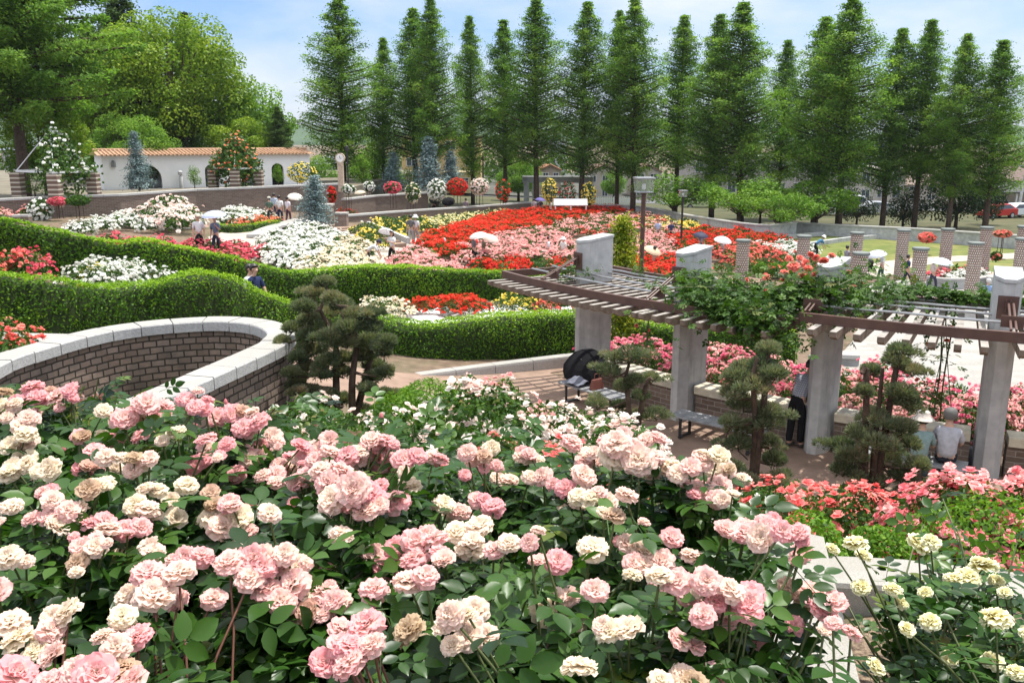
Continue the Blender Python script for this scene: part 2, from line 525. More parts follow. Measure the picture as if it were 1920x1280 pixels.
def wall_body(name, P, zbot, thick, mat, parent, drop=0.0):
    """a wall following P (x, y, ztop); brick courses run along it"""
    L, N = arclen(P), side_normals(P)
    n = len(P)
    zb = np.array([zbot(*p[:2]) if callable(zbot) else zbot for p in P])
    V, F, UV = [], [], []
    def quad(a, b, c, d, uv):
        k = len(V); V.extend((a, b, c, d)); F.append((k, k + 1, k + 2, k + 3)); UV.extend(uv)
    for i in range(n - 1):
        for sgn in (1, -1):
            o0, o1 = N[i] * thick / 2 * sgn, N[i + 1] * thick / 2 * sgn
            a = (P[i][0] + o0[0], P[i][1] + o0[1], zb[i]); b = (P[i + 1][0] + o1[0], P[i + 1][1] + o1[1], zb[i + 1])
            c = (b[0], b[1], P[i + 1][2] - drop); d = (a[0], a[1], P[i][2] - drop)
            quad(a, b, c, d, ((L[i], a[2]), (L[i + 1], b[2]), (L[i + 1], c[2]), (L[i], d[2])))
        t = []
        for q, sg in ((i, 1), (i + 1, 1), (i + 1, -1), (i, -1)):
            t.append((P[q][0] + N[q][0] * thick / 2 * sg, P[q][1] + N[q][1] * thick / 2 * sg, P[q][2] - drop))
        quad(*t, [(L[i], 0), (L[i + 1], 0), (L[i + 1], thick), (L[i], thick)])
    for i in (0, n - 1):
        o = N[i] * thick / 2
        a = (P[i][0] + o[0], P[i][1] + o[1]); b = (P[i][0] - o[0], P[i][1] - o[1])
        quad((*a, zb[i]), (*b, zb[i]), (*b, P[i][2] - drop), (*a, P[i][2] - drop), [(0, zb[i]), (thick, zb[i]), (thick, P[i][2]), (0, P[i][2])])
    me = bpy.data.meshes.new(name)
    me.from_pydata([tuple(map(float, v)) for v in V], [], F)
    uvl = me.uv_layers.new(name="UVMap")
    uvl.data.foreach_set("uv", np.array(UV, np.float32).ravel())
    me.materials.append(mat)
    bm = bmesh.new(); bm.from_mesh(me)
    bmesh.ops.remove_doubles(bm, verts=bm.verts, dist=1e-5)
    bmesh.ops.recalc_face_normals(bm, faces=bm.faces); bm.to_mesh(me); bm.free()
    return part(name, me, parent)

def coping(name, P, width, height, stone, mats, parent, joint=.008, overlap=0.0, step=.12):
    """stones laid end to end along P, whose z is their top"""
    L = arclen(P)
    mb = MB()
    k = max(1, round(L[-1] / stone)); sl = L[-1] / k
    prof = [(-.5, -1, 0), (-.5, -.12, 0), (-.47, 0, 0), (.47, 0, 0), (.5, -.12, 0), (.5, -1, 0)]
    for j in range(k):
        s0, s1 = j * sl + joint, (j + 1) * sl - joint
        jz = random.uniform(-.004, .004)
        m = max(2, int((s1 - s0) / step) + 1)
        ss = np.linspace(s0, s1, m)
        vs = []
        for s in ss:
            p = at_s(P, L, s); q = at_s(P, L, min(s + .02, L[-1])) - at_s(P, L, max(s - .02, 0))
            d = q[:2] / (np.linalg.norm(q[:2]) + 1e-9); nn = np.array((-d[1], d[0]))
            for a, b, _ in prof:
                vs.append((p[0] + nn[0] * a * width, p[1] + nn[1] * a * width, p[2] + b * height + jz))
        np_ = len(prof)
        top = [(i * np_ + 2, i * np_ + 3, (i + 1) * np_ + 3, (i + 1) * np_ + 2) for i in range(m - 1)]
        rest = [(i * np_ + a, i * np_ + a + 1, (i + 1) * np_ + a + 1, (i + 1) * np_ + a) for i in range(m - 1) for a in (0, 1, 3, 4)]
        rest += [tuple(range(np_)), tuple((m - 1) * np_ + a for a in range(np_))]
        bots = [(i * np_ + 0, i * np_ + 5, (i + 1) * np_ + 5, (i + 1) * np_ + 0) for i in range(m - 1)]
        b0 = len(mb.v)
        mb.add(vs, top, 0); 
        mb.f.extend([tuple(i + b0 for i in f) for f in rest + bots]); mb.m.extend([1] * len(rest + bots)); mb.sm.extend([False] * len(rest + bots))
    return mb.build(name, mats, parent)

def wall(name, label, cat, pts, zbot, thick, mat, cope=None, sm=8, mats=None, group=None):
    P = smooth_path(pts, sm) if sm > 1 else np.array(pts, float)
    base = P[0]
    t = thing(name, label, cat, (0, 0, 0), group=group)
    ch = cope[1] if cope else 0
    wall_body("masonry", P, zbot, thick, mat, t, drop=ch)
    if cope:
        coping("coping", P, cope[0], ch, cope[2], mats or [M["granite"], M["granite_side"]], t)
    return t

def sheet(name, poly, mat, lift=.02, spacing=1.0, kind='structure', label=None, cat=None, z=None, thick=0.0):
    """a patch of ground laid over the terrain inside an outline"""
    poly = [np.array(p[:2], float) for p in poly]
    dense = []
    for i, p in enumerate(poly):
        q = poly[(i + 1) % len(poly)]
        m = max(1, int(np.linalg.norm(q - p) / spacing))
        dense += [p + (q - p) * k / m for k in range(m)]
    lo, hi = np.min(dense, 0), np.max(dense, 0)
    pts = list(dense)
    D = np.array(dense)
    def inside(x, y):
        c = False
        for i in range(len(D)):
            a, b = D[i], D[i - 1]
            if (a[1] > y) != (b[1] > y) and x < (b[0] - a[0]) * (y - a[1]) / (b[1] - a[1]) + a[0]: c = not c
        return c
    for x in np.arange(lo[0] + spacing / 2, hi[0], spacing):
        for y in np.arange(lo[1] + spacing / 2, hi[1], spacing):
            if inside(x, y) and np.min((D[:, 0] - x) ** 2 + (D[:, 1] - y) ** 2) > (spacing * .3) ** 2: pts.append(np.array((x, y)))
    vs = [Vector((p[0], p[1])) for p in pts]
    es = [(i, (i + 1) % len(dense)) for i in range(len(dense))]
    v2, e2, f2, *_ = geometry.delaunay_2d_cdt(vs, es, [], 1, 1e-5)
    V = np.array([(v.x, v.y) for v in v2])
    Z = (tz_many(V) if z is None else np.full(len(V), z)) + lift
    loops = [i for f in f2 for i in f]
    starts = np.cumsum([0] + [len(f) for f in f2])[:-1]
    me = np_mesh(name, np.column_stack((V, Z)), loops, starts, [mat], smooth=True)
    uv = me.uv_layers.new(name="UVMap")
    uv.data.foreach_set("uv", V[np.array(loops)].astype(np.float32).ravel())
    bm = bmesh.new(); bm.from_mesh(me); bmesh.ops.recalc_face_normals(bm, faces=bm.faces)
    if sum(f.normal.z for f in bm.faces) < 0: bmesh.ops.reverse_faces(bm, faces=bm.faces)
    bm.to_mesh(me); bm.free()
    o = part(name, me)
    return tag(o, label, cat, kind=kind)

def strip(name, pts, width, mat, lift=.025, label=None):
    P = smooth_path([(*p[:2], 0) for p in pts], 10)
    N = side_normals(P)
    a = [P[i][:2] + N[i] * width / 2 for i in range(len(P))]
    b = [P[i][:2] - N[i] * width / 2 for i in range(len(P))]
    return sheet(name, a + b[::-1], mat, lift, max(.8, width / 3), label=label)

def pol(rad, deg, z=0.0):
    return np.array((OX + rad * math.cos(R(deg)), OY + rad * math.sin(R(deg)), z))

# ------------------------------------------------------------------ terrain
xs = np.concatenate((np.arange(-900, -100, 50), np.arange(-100, -30, 5), np.arange(-30, 35, .6), np.arange(35, 110, 5), np.arange(110, 901, 50)))
ys = np.concatenate(([-60, -30, -10, -3], np.arange(0, 60, .6), np.arange(60, 140, 4), np.arange(140, 1600, 60)))
gx, gy = np.meshgrid(xs, ys)
xy = np.column_stack((gx.ravel(), gy.ravel()))
zz = tz_many(xy)
far_ = (np.abs(xy[:, 0]) > 140) | (xy[:, 1] > 200)
zz = np.where(far_, -2.4, zz)
nx, ny = len(xs), len(ys)
ii = np.arange(nx * ny).reshape(ny, nx)
quads = np.stack((ii[:-1, :-1], ii[:-1, 1:], ii[1:, 1:], ii[1:, :-1]), -1).reshape(-1, 4)
near_rough = (np.abs(xy[:, 0]) < 30) & (xy[:, 1] < 60)
zz = zz + near_rough * rng.normal(0, .012, len(zz))
ter = part("ground", np_mesh("ground", np.column_stack((xy, zz)), quads.ravel(), np.arange(len(quads)) * 4, [M["soil"]], smooth=True))
tag(ter, kind='structure')

# blue hills on the horizon
hm = rough_mat("far_hills", (.035, .065, .03, 1), (.06, .10, .04, 1), .01, 1.0, 0)
hv, hf = [], []
hx = np.linspace(-1500, 1500, 90)
for i, x in enumerate(hx):
    h = 34 + 16 * math.sin(x * .006 + 1) + 9 * math.sin(x * .017 + 2) + 5 * math.sin(x * .041)
    h *= 1.0 + .35 * math.exp(-((x + 420) / 260) ** 2)
    for y, z in ((1250, -5), (1380, h * .62), (1520, h), (1750, -5)): hv.append((x, y, z))
for i in range(len(hx) - 1):
    for k in range(3):
        a = i * 4 + k
        hf.append((a, a + 4, a + 5, a + 1))
hm_ = bpy.data.meshes.new("hills"); hm_.from_pydata(hv, [], hf); hm_.materials.append(hm)
hm_.polygons.foreach_set("use_smooth", [True] * len(hf))
tag(part("hills", hm_), kind='structure')

# ------------------------------------------------------------------ front terrace: retaining wall with a broad white coping
TZ = 3.9
edge = [(.82, -.6), (.95, 1.2), (1.12, 2.55), (1.37, 3.62)]
far_edge = [(1.37, 3.62), (.95, 3.86), (.45, 4.02), (-.1, 4.14), (-1.4, 4.4), (-3.2, 4.7), (-7, 5.2)]
def inset(P, d):
    P = np.array(P, float); N = side_normals(P); return P + N * d
t = thing("retaining_wall", "white stone coping of the raised front rose bed, square corner at its right end", "wall")
Wd = .52
pr = inset(edge, Wd / 2); pf = inset(smooth_path([(*p, 0) for p in far_edge], 6)[:, :2], Wd / 2)
def bodyline(P, z): return np.column_stack((P, np.full(len(P), z)))
wall_body("masonry", bodyline(pr, TZ - .1), 2.0, Wd - .08, M["brick_dark"], t)
wall_body("masonry", bodyline(pf, TZ - .1), 1.6, Wd - .08, M["brick_dark"], t)
# coping slabs: right arm ends at the corner, far arm butts against it
mb = MB()
o_r = np.array(edge); i_r = np.array(edge) + side_normals(np.array(edge)) * Wd
L = arclen(np.column_stack((o_r, np.zeros(len(o_r)))))
fo = smooth_path([(*p, 0) for p in far_edge], 6)[:, :2]; fi = fo + side_normals(fo) * Wd
corner_in = i_r[-1] - np.array((0.0, .52))
poly = [tuple(p) for p in o_r] + [tuple(fo[3]), tuple(fi[3] + np.array((-.05, -.08)))] + [tuple(p) for p in i_r[:-1][::-1]]
mb.prism(poly, TZ - .12, TZ)
for a in range(3, len(fo) - 3, 3):
    q = [fo[a] + (fo[a + 1] - fo[a]) * .04] + [fo[a + 1], fo[a + 2], fo[a + 3]] + [fi[a + 3], fi[a + 2], fi[a + 1], fi[a] + (fi[a + 1] - fi[a]) * .04]
    mb.prism([tuple(x) for x in q], TZ - .12, TZ - .002)
mb.build("coping", M["white_stone"], t, bevel=.006)
terr_in = [tuple(p) for p in i_r] + [tuple(p) for p in fi[4:]] + [(-7, -1), (.3, -1)]
sheet("planting_bed", terr_in, M["mulch"], 0, .5, z=TZ - .1)

# ------------------------------------------------------------------ the curved brick wall
ZC = 3.3
up = [(-75, 712), (0, 671), (124, 633.5), (215, 613.5), (302, 603), (383, 597.5), (450, 598.5), (500, 606), (527, 622), (516, 638), (498, 649), (398, 694), (302, 735), (225, 768), (150, 800)]
Pu = smooth_path([at_z(x, y, ZC) for x, y in up], 8)
t = thing("curved_brick_wall", "horseshoe wall of weathered brown bricks under pale granite coping stones", "wall")
wall_body("masonry", Pu, 1.5, .24, M["brick_round"], t, drop=.13)
coping("coping", Pu, .34, .13, .42, [M["granite"], M["granite_side"]], t)
# a short stone path edge seen over it on the left
a, b = at_z(-60, 628, 2.75), at_z(118, 632, 2.75)
t = thing("stone_kerb", "pale stone kerb behind the horseshoe brick wall at the left", "kerb")
coping("kerb_stones", np.array([a, (a + b) / 2, b]), .5, .35, .9, [M["granite"], M["granite_side"]], t)

# ------------------------------------------------------------------ right bed: kerb slabs, hose
a, b, c = at_z(1545, 1064, 3.34), at_z(1700, 1072, 3.36), at_z(2000, 1108, 3.36)
t = thing("stone_kerb", "row of flat white kerb slabs crossing behind the yellow roses", "kerb")
coping("kerb_stones", np.array([a, b, c]), .34, .2, .62, [M["white_stone"], M["white_stone"]], t, joint=.012)

# ------------------------------------------------------------------ walkway and kerb under the hedge
kp = [at_z(520, 735, .28), at_z(740, 706, .28), at_z(900, 685, .28), at_z(1075, 664, .28)]
kn = at_z(1200, 652, .28)
t = thing("stone_kerb", "long granite kerb along the foot of the hedge by the brown walkway", "kerb")
coping("kerb_stones", smooth_path(kp + [kn], 8), .3, .42, 1.05, [M["granite"], M["granite_side"]], t)
ring_in = [pol(15.12, a)[:2] for a in range(258, 205, -3)]
ring_out = [pol(18.2, a)[:2] for a in range(232, 262, 4)]
wk = ring_in + [kn[:2] * 1.0, kp[3][:2] - (0, .05), kp[2][:2] - (0, .05), kp[1][:2] - (0, .05), kp[0][:2] - (0, .05)] + [at_z(430, 800, 0)[:2], at_z(700, 830, 0)[:2], at_z(1000, 850, 0)[:2]] + ring_out
sheet("walkway", wk, M["path_brown"], .02, .6)

# ------------------------------------------------------------------ pergola
PA = thing("pergola", "long curved pergola of brown steel beams and timber rafters on grey concrete piers", "pergola", (0, 0, 0))
col_deg = [212.95, 223.8, 234.6, 245.2]
def beam_arc(mb, rad, d0, d1, z, w, h, mi=0, n=10):
    pts = [pol(rad, d0 + (d1 - d0) * k / n, z) for k in range(n + 1)]
    for k in range(n):
        d = (pts[k + 1] - pts[k]) / np.linalg.norm(pts[k + 1] - pts[k])
        mb.bar(pts[k] - d * .004, pts[k + 1] + d * .004, w, h, mi)
for k, dg in enumerate(col_deg):
    mb = MB()
    hw, dp = .20, .41
    prof = [(-dp, -hw), (dp - .2, -hw), (dp, -hw + .12), (dp, hw - .12), (dp - .2, hw), (-dp, hw)]
    c = pol(15.0, dg)
    ur = np.array((math.cos(R(dg)), math.sin(R(dg)))); ut = np.array((-ur[1], ur[0]))
    poly = [tuple(c[:2] + ur * a + ut * b) for a, b in prof]
    z1 = [3.46 - .10 * (a + dp) / (2 * dp) for a, b in prof]
    mb.prism(poly, -.4, z1)
    pier = mb.build("pier", M["pier_concrete"], PA, bevel=.012)
    mb = MB()
    poly2 = [tuple(c[:2] + ur * a * 1.05 + ut * b * 1.06) for a, b in prof]
    mb.prism(poly2, [z + .001 for z in z1], [z + .07 for z in z1])
    mb.build("cap", M["concrete"], pier, bevel=.012)
    mb = MB()                                              # brown steel plate on the outer face
    mb.bar(c + np.array((*(ur * (dp + .012)), 2.78)), c + np.array((*(ur * (dp + .012)), 3.16)), .30, .025, up=(*ur, 0))
    mb.bar(c + np.array((*(ur * (dp + .05) - ut * .03), 2.9)), c + np.array((*(ur * (dp + .05) - ut * .03), 3.1)), .02, .06, up=(*ur, 0))
    mb.bar(c + np.array((*(ur * (dp + .05) + ut * .03), 2.9)), c + np.array((*(ur * (dp + .05) + ut * .03), 3.1)), .02, .06, up=(*ur, 0))
    mb.build("tie_plate", M["steel_brown"], pier)

def section(d0, d1, z, nraf):
    mb = MB()
    for rad in (16.45, 13.75):
        beam_arc(mb, rad, d0, d1, z, .08, .16)
    for dd in (d0, d1):
        mb.bar(pol(13.75, dd, z - .002), pol(16.45, dd, z - .002), .075, .155)
    mb.build("steel_frame", M["steel_brown"], PA)
    mb = MB()
    for rad, zz_ in ((15.75, z + .10), (15.2, z + .12), (14.7, z + .12), (14.25, z + .10)):
        mb.tube([pol(rad, d0 + .4 + (d1 - d0 - .8) * k / 14, zz_ + random.uniform(-.01, .01)) for k in range(15)], .022, 6)
    mb.build("wire_rails", M["metal_grey"], PA)
    for k in range(nraf):
        dd = d0 + .5 + (d1 - d0 - 1.0) * (k + .5) / nraf
        if min(abs(dd - c_) for c_ in col_deg) < .35: dd += .5
        zc = z - .08
        h, w = .15, .105
        ur = np.array((math.cos(R(dd)), math.sin(R(dd)))); ut = np.array((-ur[1], ur[0]))
        side = [(13.45, 0), (16.98, 0), (16.98, -.085), (16.84, -h), (13.45, -h)]
        vs = []
        for sg in (-1, 1):
            for r_, dz in side:
                p = pol(r_, dd, zc + dz)
                vs.append((p[0] + ut[0] * w / 2 * sg, p[1] + ut[1] * w / 2 * sg, p[2]))
        fs = [(0, 1, 2, 3, 4), (9, 8, 7, 6, 5)] + [(i, (i + 1) % 5, 5 + (i + 1) % 5, 5 + i) for i in range(5)]
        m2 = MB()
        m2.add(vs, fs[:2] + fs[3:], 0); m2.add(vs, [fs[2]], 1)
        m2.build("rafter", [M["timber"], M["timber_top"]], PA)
section(207.4, 234.0, 2.56, 25)
section(234.45, 262.0, 2.70, 22)
for dg, z in ((213.0, 2.66), (223.8, 2.66), (234.6, 2.8), (245.2, 2.8)):
    mb = MB()
    mb.tube([pol(15.5, dg, 3.05), pol(16.42, dg, z)], .02, 8)
    mb.tube([pol(15.5, dg + .25, 3.05), pol(16.42, dg + .25, z)], .02, 8)
    mb.bar(pol(16.1, dg + .12, z - .02), pol(16.1, dg + .12, z + .16), .32, .02, up=(math.cos(R(dg)), math.sin(R(dg)), 0))
    mb.build("tie_rod", M["steel_brown"], PA)
# low bench wall between the piers
cream = rough_mat("cream_stone", (.50, .45, .34, 1), (.64, .58, .45, 1), 6.0, .85, .4, 60, c3=(.36, .34, .30, 1), s3=2)
dg_gaps = [(213.0, 223.8), (223.8, 234.6), (234.6, 245.2), (245.2, 262)]
for k, (a, b) in enumerate(dg_gaps):
    P = np.array([pol(14.9, a + 1.05 + (b - a - 2.1) * j / 8, .74) for j in range(9)])
    t = thing("low_brick_wall", ["low brick wall with a worn stone top between the two left pergola piers",
              "low brick wall with a worn stone top between the two middle pergola piers",
              "low brick wall behind the two people seated under the pergola",
              "low brick wall with a worn stone top at the right of the last pergola pier"][k], "wall", group="walls between the pergola piers")
    wall_body("masonry", P, -.3, .3, M["brick_dark"], t, drop=.16)
    coping("coping", P, .46, .16, .8, [cream, cream], t)

# benches under the eaves
bench_slat = rough_mat("bench_slat", (.19, .195, .205, 1), (.30, .305, .31, 1), 8, .7, .2, 50)
def bench(d0, d1, rad, label):
    c = pol(rad, (d0 + d1) / 2)
    t = thing("bench", label, "bench", group="backless benches under the pergola")
    a, b = pol(rad, d0, .43), pol(rad, d1, .43)
    u = (b - a) / np.linalg.norm(b - a); n = np.array((-u[1], u[0], 0))
    mb = MB()
    for k in range(5):
        o = n * (-.2 + .1 * k)
        mb.bar(a + o, b + o, .085, .035)
    mb.build("seat", bench_slat, t, bevel=.004)
    for s in (.12, .88):
        p = a + (b - a) * s
        mb = MB()
        for q in (-.18, .18):
            mb.bar(p + n * q - (0, 0, .43), p + n * q - (0, 0, .02), .05, .05)
        mb.bar(p - n * .21 - (0, 0, .04), p + n * .21 - (0, 0, .04), .05, .035)
        mb.bar(p - n * .21 - (0, 0, .40), p + n * .21 - (0, 0, .40), .05, .03)
        mb.build("leg", M["black_metal"], t)
    return t
bench(214.6, 221.0, 16.05, "grey slatted bench with a black umbrella standing on it")
bench(225.6, 232.2, 16.05, "empty grey slatted bench between the middle pergola piers")
bench(236.8, 244.0, 16.05, "grey slatted bench carrying the two seated people")

# ------------------------------------------------------------------ hedges
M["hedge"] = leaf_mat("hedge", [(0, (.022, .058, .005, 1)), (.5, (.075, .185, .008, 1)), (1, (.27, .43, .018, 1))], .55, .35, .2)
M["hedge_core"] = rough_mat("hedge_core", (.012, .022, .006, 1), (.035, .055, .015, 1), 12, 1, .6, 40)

def leaf_quads(P, N, L, W, spread=.6, fold=.0):
    """one lozenge leaf per point, lying roughly across its normal"""
    n = len(P)
    N = N + rng.normal(0, spread, (n, 3)); N /= np.linalg.norm(N, axis=1)[:, None] + 1e-9
    t = rng.normal(0, 1, (n, 3)); t -= N * (t * N).sum(1)[:, None]; t /= np.linalg.norm(t, axis=1)[:, None] + 1e-9
    b = np.cross(N, t)
    L = np.broadcast_to(np.asarray(L, float), (n,))[:, None] * rng.uniform(.7, 1.3, (n, 1)); W = np.broadcast_to(np.asarray(W, float), (n,))[:, None] * rng.uniform(.75, 1.25, (n, 1))
    V = np.stack((P - t * L / 2, P + b * W / 2 + N * fold * L, P + t * L / 2, P - b * W / 2 + N * fold * L), 1).reshape(-1, 3)
    return V

def quads_mesh(name, V, mats, tint=None, extra=None, midx=None):
    n = len(V) // 4
    loops = np.arange(n * 4); starts = np.arange(n) * 4
    return np_mesh(name, V, loops, starts, mats, tint=None if tint is None else np.repeat(tint, 4), midx=midx)

def join_core(V, tint, coreV, coreF, mats):
    """leaves plus a dark solid inside as one mesh (slot 0 leaves, slot 1 core)"""
    n = len(V) // 4
    loops = list(range(n * 4)); starts = list(range(0, n * 4, 4)); mi = [0] * n
    k = n * 4
    for f in coreF:
        starts.append(len(loops)); loops.extend([i + k for i in f]); mi.append(1)
    return np_mesh("hedge", np.vstack((V, np.array(coreV))), loops, starts, mats, midx=mi, tint=np.concatenate((np.repeat(tint, 4), np.zeros(len(coreV)))))

def hedge(pts, width, height, label, dens=420, leaf=.085, base=None):
    P = smooth_path(pts, 10); L = arclen(P); N = side_normals(P); n = len(P)
    zb = P[:, 2] - height if base is None else np.array([min(base(*p[:2]), p[2] - .5) for p in P])
    zb = np.minimum(zb, tz_many(P[:, :2]) - .05)
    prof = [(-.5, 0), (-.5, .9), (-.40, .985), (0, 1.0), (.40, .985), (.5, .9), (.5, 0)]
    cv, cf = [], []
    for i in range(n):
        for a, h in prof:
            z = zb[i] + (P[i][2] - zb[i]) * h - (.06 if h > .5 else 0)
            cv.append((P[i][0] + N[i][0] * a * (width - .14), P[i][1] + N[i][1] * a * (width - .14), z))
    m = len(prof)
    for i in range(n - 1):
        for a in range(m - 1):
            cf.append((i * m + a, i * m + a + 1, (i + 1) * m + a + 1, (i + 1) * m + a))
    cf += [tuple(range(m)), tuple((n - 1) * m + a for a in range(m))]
    # leaves over the skin of it
    H = float(np.mean(P[:, 2] - zb))
    per = 2 * H + width
    cnt = int(dens * L[-1] * per)
    s = rng.uniform(0, L[-1], cnt); u = rng.uniform(0, per, cnt)
    cx, cy, ct = (np.interp(s, L, P[:, k]) for k in range(3)); cb = np.interp(s, L, zb)
    nx_, ny_ = np.interp(s, L, N[:, 0]), np.interp(s, L, N[:, 1])
    top = (u > H) & (u < H + width)
    lft = u <= H
    off = np.where(top, (u - H) / width - .5, np.where(lft, -.5, .5))
    hh = np.where(top, 1.0, np.where(lft, u / H, (per - u) / H))
    edge_ = np.clip((np.abs(off) - .4) / .1, 0, 1)
    zt = cb + (ct - cb) * hh
    zt = np.where(top, zt - .07 * edge_ ** 2, zt)
    bul = .04 * np.sin(s * 2.1 + hh * 4) + .03 * np.sin(s * 5.3 - hh * 7)
    jit = rng.normal(0, .028, cnt)
    off_m = off * width + np.where(top, 0, np.sign(off) * (bul + jit))
    zt = zt + np.where(top, bul * .6 + np.abs(rng.normal(0, .03, cnt)), 0)
    Pn = np.column_stack((cx + nx_ * off_m, cy + ny_ * off_m, zt))
    Nn = np.column_stack((np.where(top, 0, nx_ * np.sign(off)), np.where(top, 0, ny_ * np.sign(off)), np.where(top, 1.0, .35)))
    V = leaf_quads(Pn, Nn, leaf, leaf * .5, .55)
    tint = np.clip(rng.normal(.42, .2, cnt) + .25 * np.sin(s * .9 + hh * 3) * .5 + np.where(top, .42, .12 * np.clip((hh - .75) * 4, 0, 1)) , 0, 1)  # leaves on top and upper edges coloured lighter, imitating overhead sun
    # a few bare patches
    ends = []
    for e, sg in ((0, -1), (n - 1, 1)):
        k = int(dens * width * H)
        q = rng.uniform(-.5, .5, k); h_ = rng.uniform(0, 1, k)
        d = np.array((N[e][1], -N[e][0])) * sg
        ends.append((np.column_stack((P[e][0] + N[e][0] * q * width + d[0] * .05, P[e][1] + N[e][1] * q * width + d[1] * .05, zb[e] + (P[e][2] - zb[e]) * h_)), np.tile((d[0], d[1], .3), (k, 1))))
    for Pe, Ne in ends:
        V = np.vstack((V, leaf_quads(Pe, Ne, leaf, leaf * .5, .55))); tint = np.concatenate((tint, np.clip(rng.normal(.5, .2, len(Pe)), 0, 1)))
    me = join_core(V, tint, cv, cf, [M["hedge"], M["hedge_core"]])
    return tag(part("hedge", me), label, "hedge")

def hp(l): return [at_Y(x, y, Y) for x, y, Y in l]
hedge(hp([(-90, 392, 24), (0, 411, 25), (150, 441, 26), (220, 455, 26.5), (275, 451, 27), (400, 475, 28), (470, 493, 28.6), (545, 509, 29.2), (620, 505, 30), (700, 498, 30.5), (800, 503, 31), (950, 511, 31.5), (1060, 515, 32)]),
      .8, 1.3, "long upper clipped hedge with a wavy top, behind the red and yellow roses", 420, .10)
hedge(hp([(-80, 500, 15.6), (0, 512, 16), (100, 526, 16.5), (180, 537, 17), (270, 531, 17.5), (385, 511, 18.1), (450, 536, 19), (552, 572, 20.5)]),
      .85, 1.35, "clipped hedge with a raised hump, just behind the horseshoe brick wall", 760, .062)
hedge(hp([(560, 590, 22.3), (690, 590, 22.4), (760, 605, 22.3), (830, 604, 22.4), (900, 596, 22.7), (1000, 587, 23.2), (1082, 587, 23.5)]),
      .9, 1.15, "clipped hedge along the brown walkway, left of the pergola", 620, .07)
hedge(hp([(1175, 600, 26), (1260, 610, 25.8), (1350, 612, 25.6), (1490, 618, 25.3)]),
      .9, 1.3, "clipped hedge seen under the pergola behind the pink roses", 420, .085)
# ------------------------------------------------------------------ rose materials
M["rose_leaf"] = leaf_mat("rose_leaf", [(0, (.010, .028, .008, 1)), (.45, (.028, .080, .010, 1)), (.8, (.065, .14, .018, 1)), (.93, (.12, .15, .022, 1)), (1, (.15, .05, .03, 1))], .36, .3, .32)
M["bush_leaf"] = leaf_mat("bush_leaf", [(0, (.016, .042, .008, 1)), (.5, (.040, .098, .014, 1)), (.9, (.09, .17, .022, 1)), (1, (.13, .11, .03, 1))], .5, .3, .2)
M["bright_leaf"] = leaf_mat("bright_leaf", [(0, (.035, .09, .008, 1)), (.5, (.10, .22, .014, 1)), (1, (.20, .33, .03, 1))], .55, .35, .2)
M["pine_needle"] = leaf_mat("pine_needle", [(0, (.045, .068, .038, 1)), (.5, (.135, .165, .095, 1)), (.85, (.23, .245, .145, 1)), (1, (.27, .20, .14, 1))], .6, .3, .15)

def front_petal():
    """cream at the heart, rose pink towards the rim; how pink differs bloom by bloom (object colour)"""
    m, t, b = nmat("front_petal")
    a = t.nodes.new("ShaderNodeAttribute"); a.attribute_name = "tint"
    oi = t.nodes.new("ShaderNodeObjectInfo")
    sep = t.nodes.new("ShaderNodeSeparateColor")
    t.links.new(oi.outputs["Color"], sep.inputs["Color"])
    n = _noise(t, 9, 3)
    # fac = tint * (0.15 + 1.0 * pinkness) + noise
    m1 = t.nodes.new("ShaderNodeMath"); m1.operation = 'MULTIPLY_ADD'; m1.inputs[1].default_value = 1.1; m1.inputs[2].default_value = .06
    t.links.new(sep.outputs["Red"], m1.inputs[0])
    m2 = t.nodes.new("ShaderNodeMath"); m2.operation = 'MULTIPLY'
    t.links.new(a.outputs["Fac"], m2.inputs[0]); t.links.new(m1.outputs[0], m2.inputs[1])
    m3 = t.nodes.new("ShaderNodeMath"); m3.operation = 'MULTIPLY_ADD'; m3.inputs[1].default_value = .25; m3.inputs[2].default_value = -.12
    t.links.new(n.outputs["Fac"], m3.inputs[0])
    m4 = t.nodes.new("ShaderNodeMath"); m4.operation = 'ADD'; m4.use_clamp = True
    t.links.new(m2.outputs[0], m4.inputs[0]); t.links.new(m3.outputs[0], m4.inputs[1])
    r = _ramp(t, m4.outputs[0], [(0, (.93, .84, .65, 1)), (.32, (.94, .79, .67, 1)), (.64, (.94, .64, .60, 1)), (1, (.92, .46, .49, 1))])
    mxb = _mixc(t, sep.outputs["Green"], r.outputs["Color"], (.60, .44, .28, 1))      # spent blooms turn tan
    t.links.new(mxb, b.inputs["Base Color"])
    b.inputs["Roughness"].default_value = .65
    b.inputs["Specular IOR Level"].default_value = .15
    tr = t.nodes.new("ShaderNodeBsdfTranslucent"); t.links.new(mxb, tr.inputs["Color"])
    mx = t.nodes.new("ShaderNodeMixShader"); mx.inputs[0].default_value = .5
    t.links.new(b.outputs[0], mx.inputs[1]); t.links.new(tr.outputs[0], mx.inputs[2])
    t.links.new(mx.outputs[0], t.nodes["Material Output"].inputs["Surface"])
    return m
M["front_petal"] = front_petal()
M["yellow_petal"] = petal_mat("yellow_petal", [(0, (.86, .60, .06, 1)), (.4, (.86, .75, .28, 1)), (.75, (.86, .81, .48, 1)), (1, (.85, .83, .62, 1))])

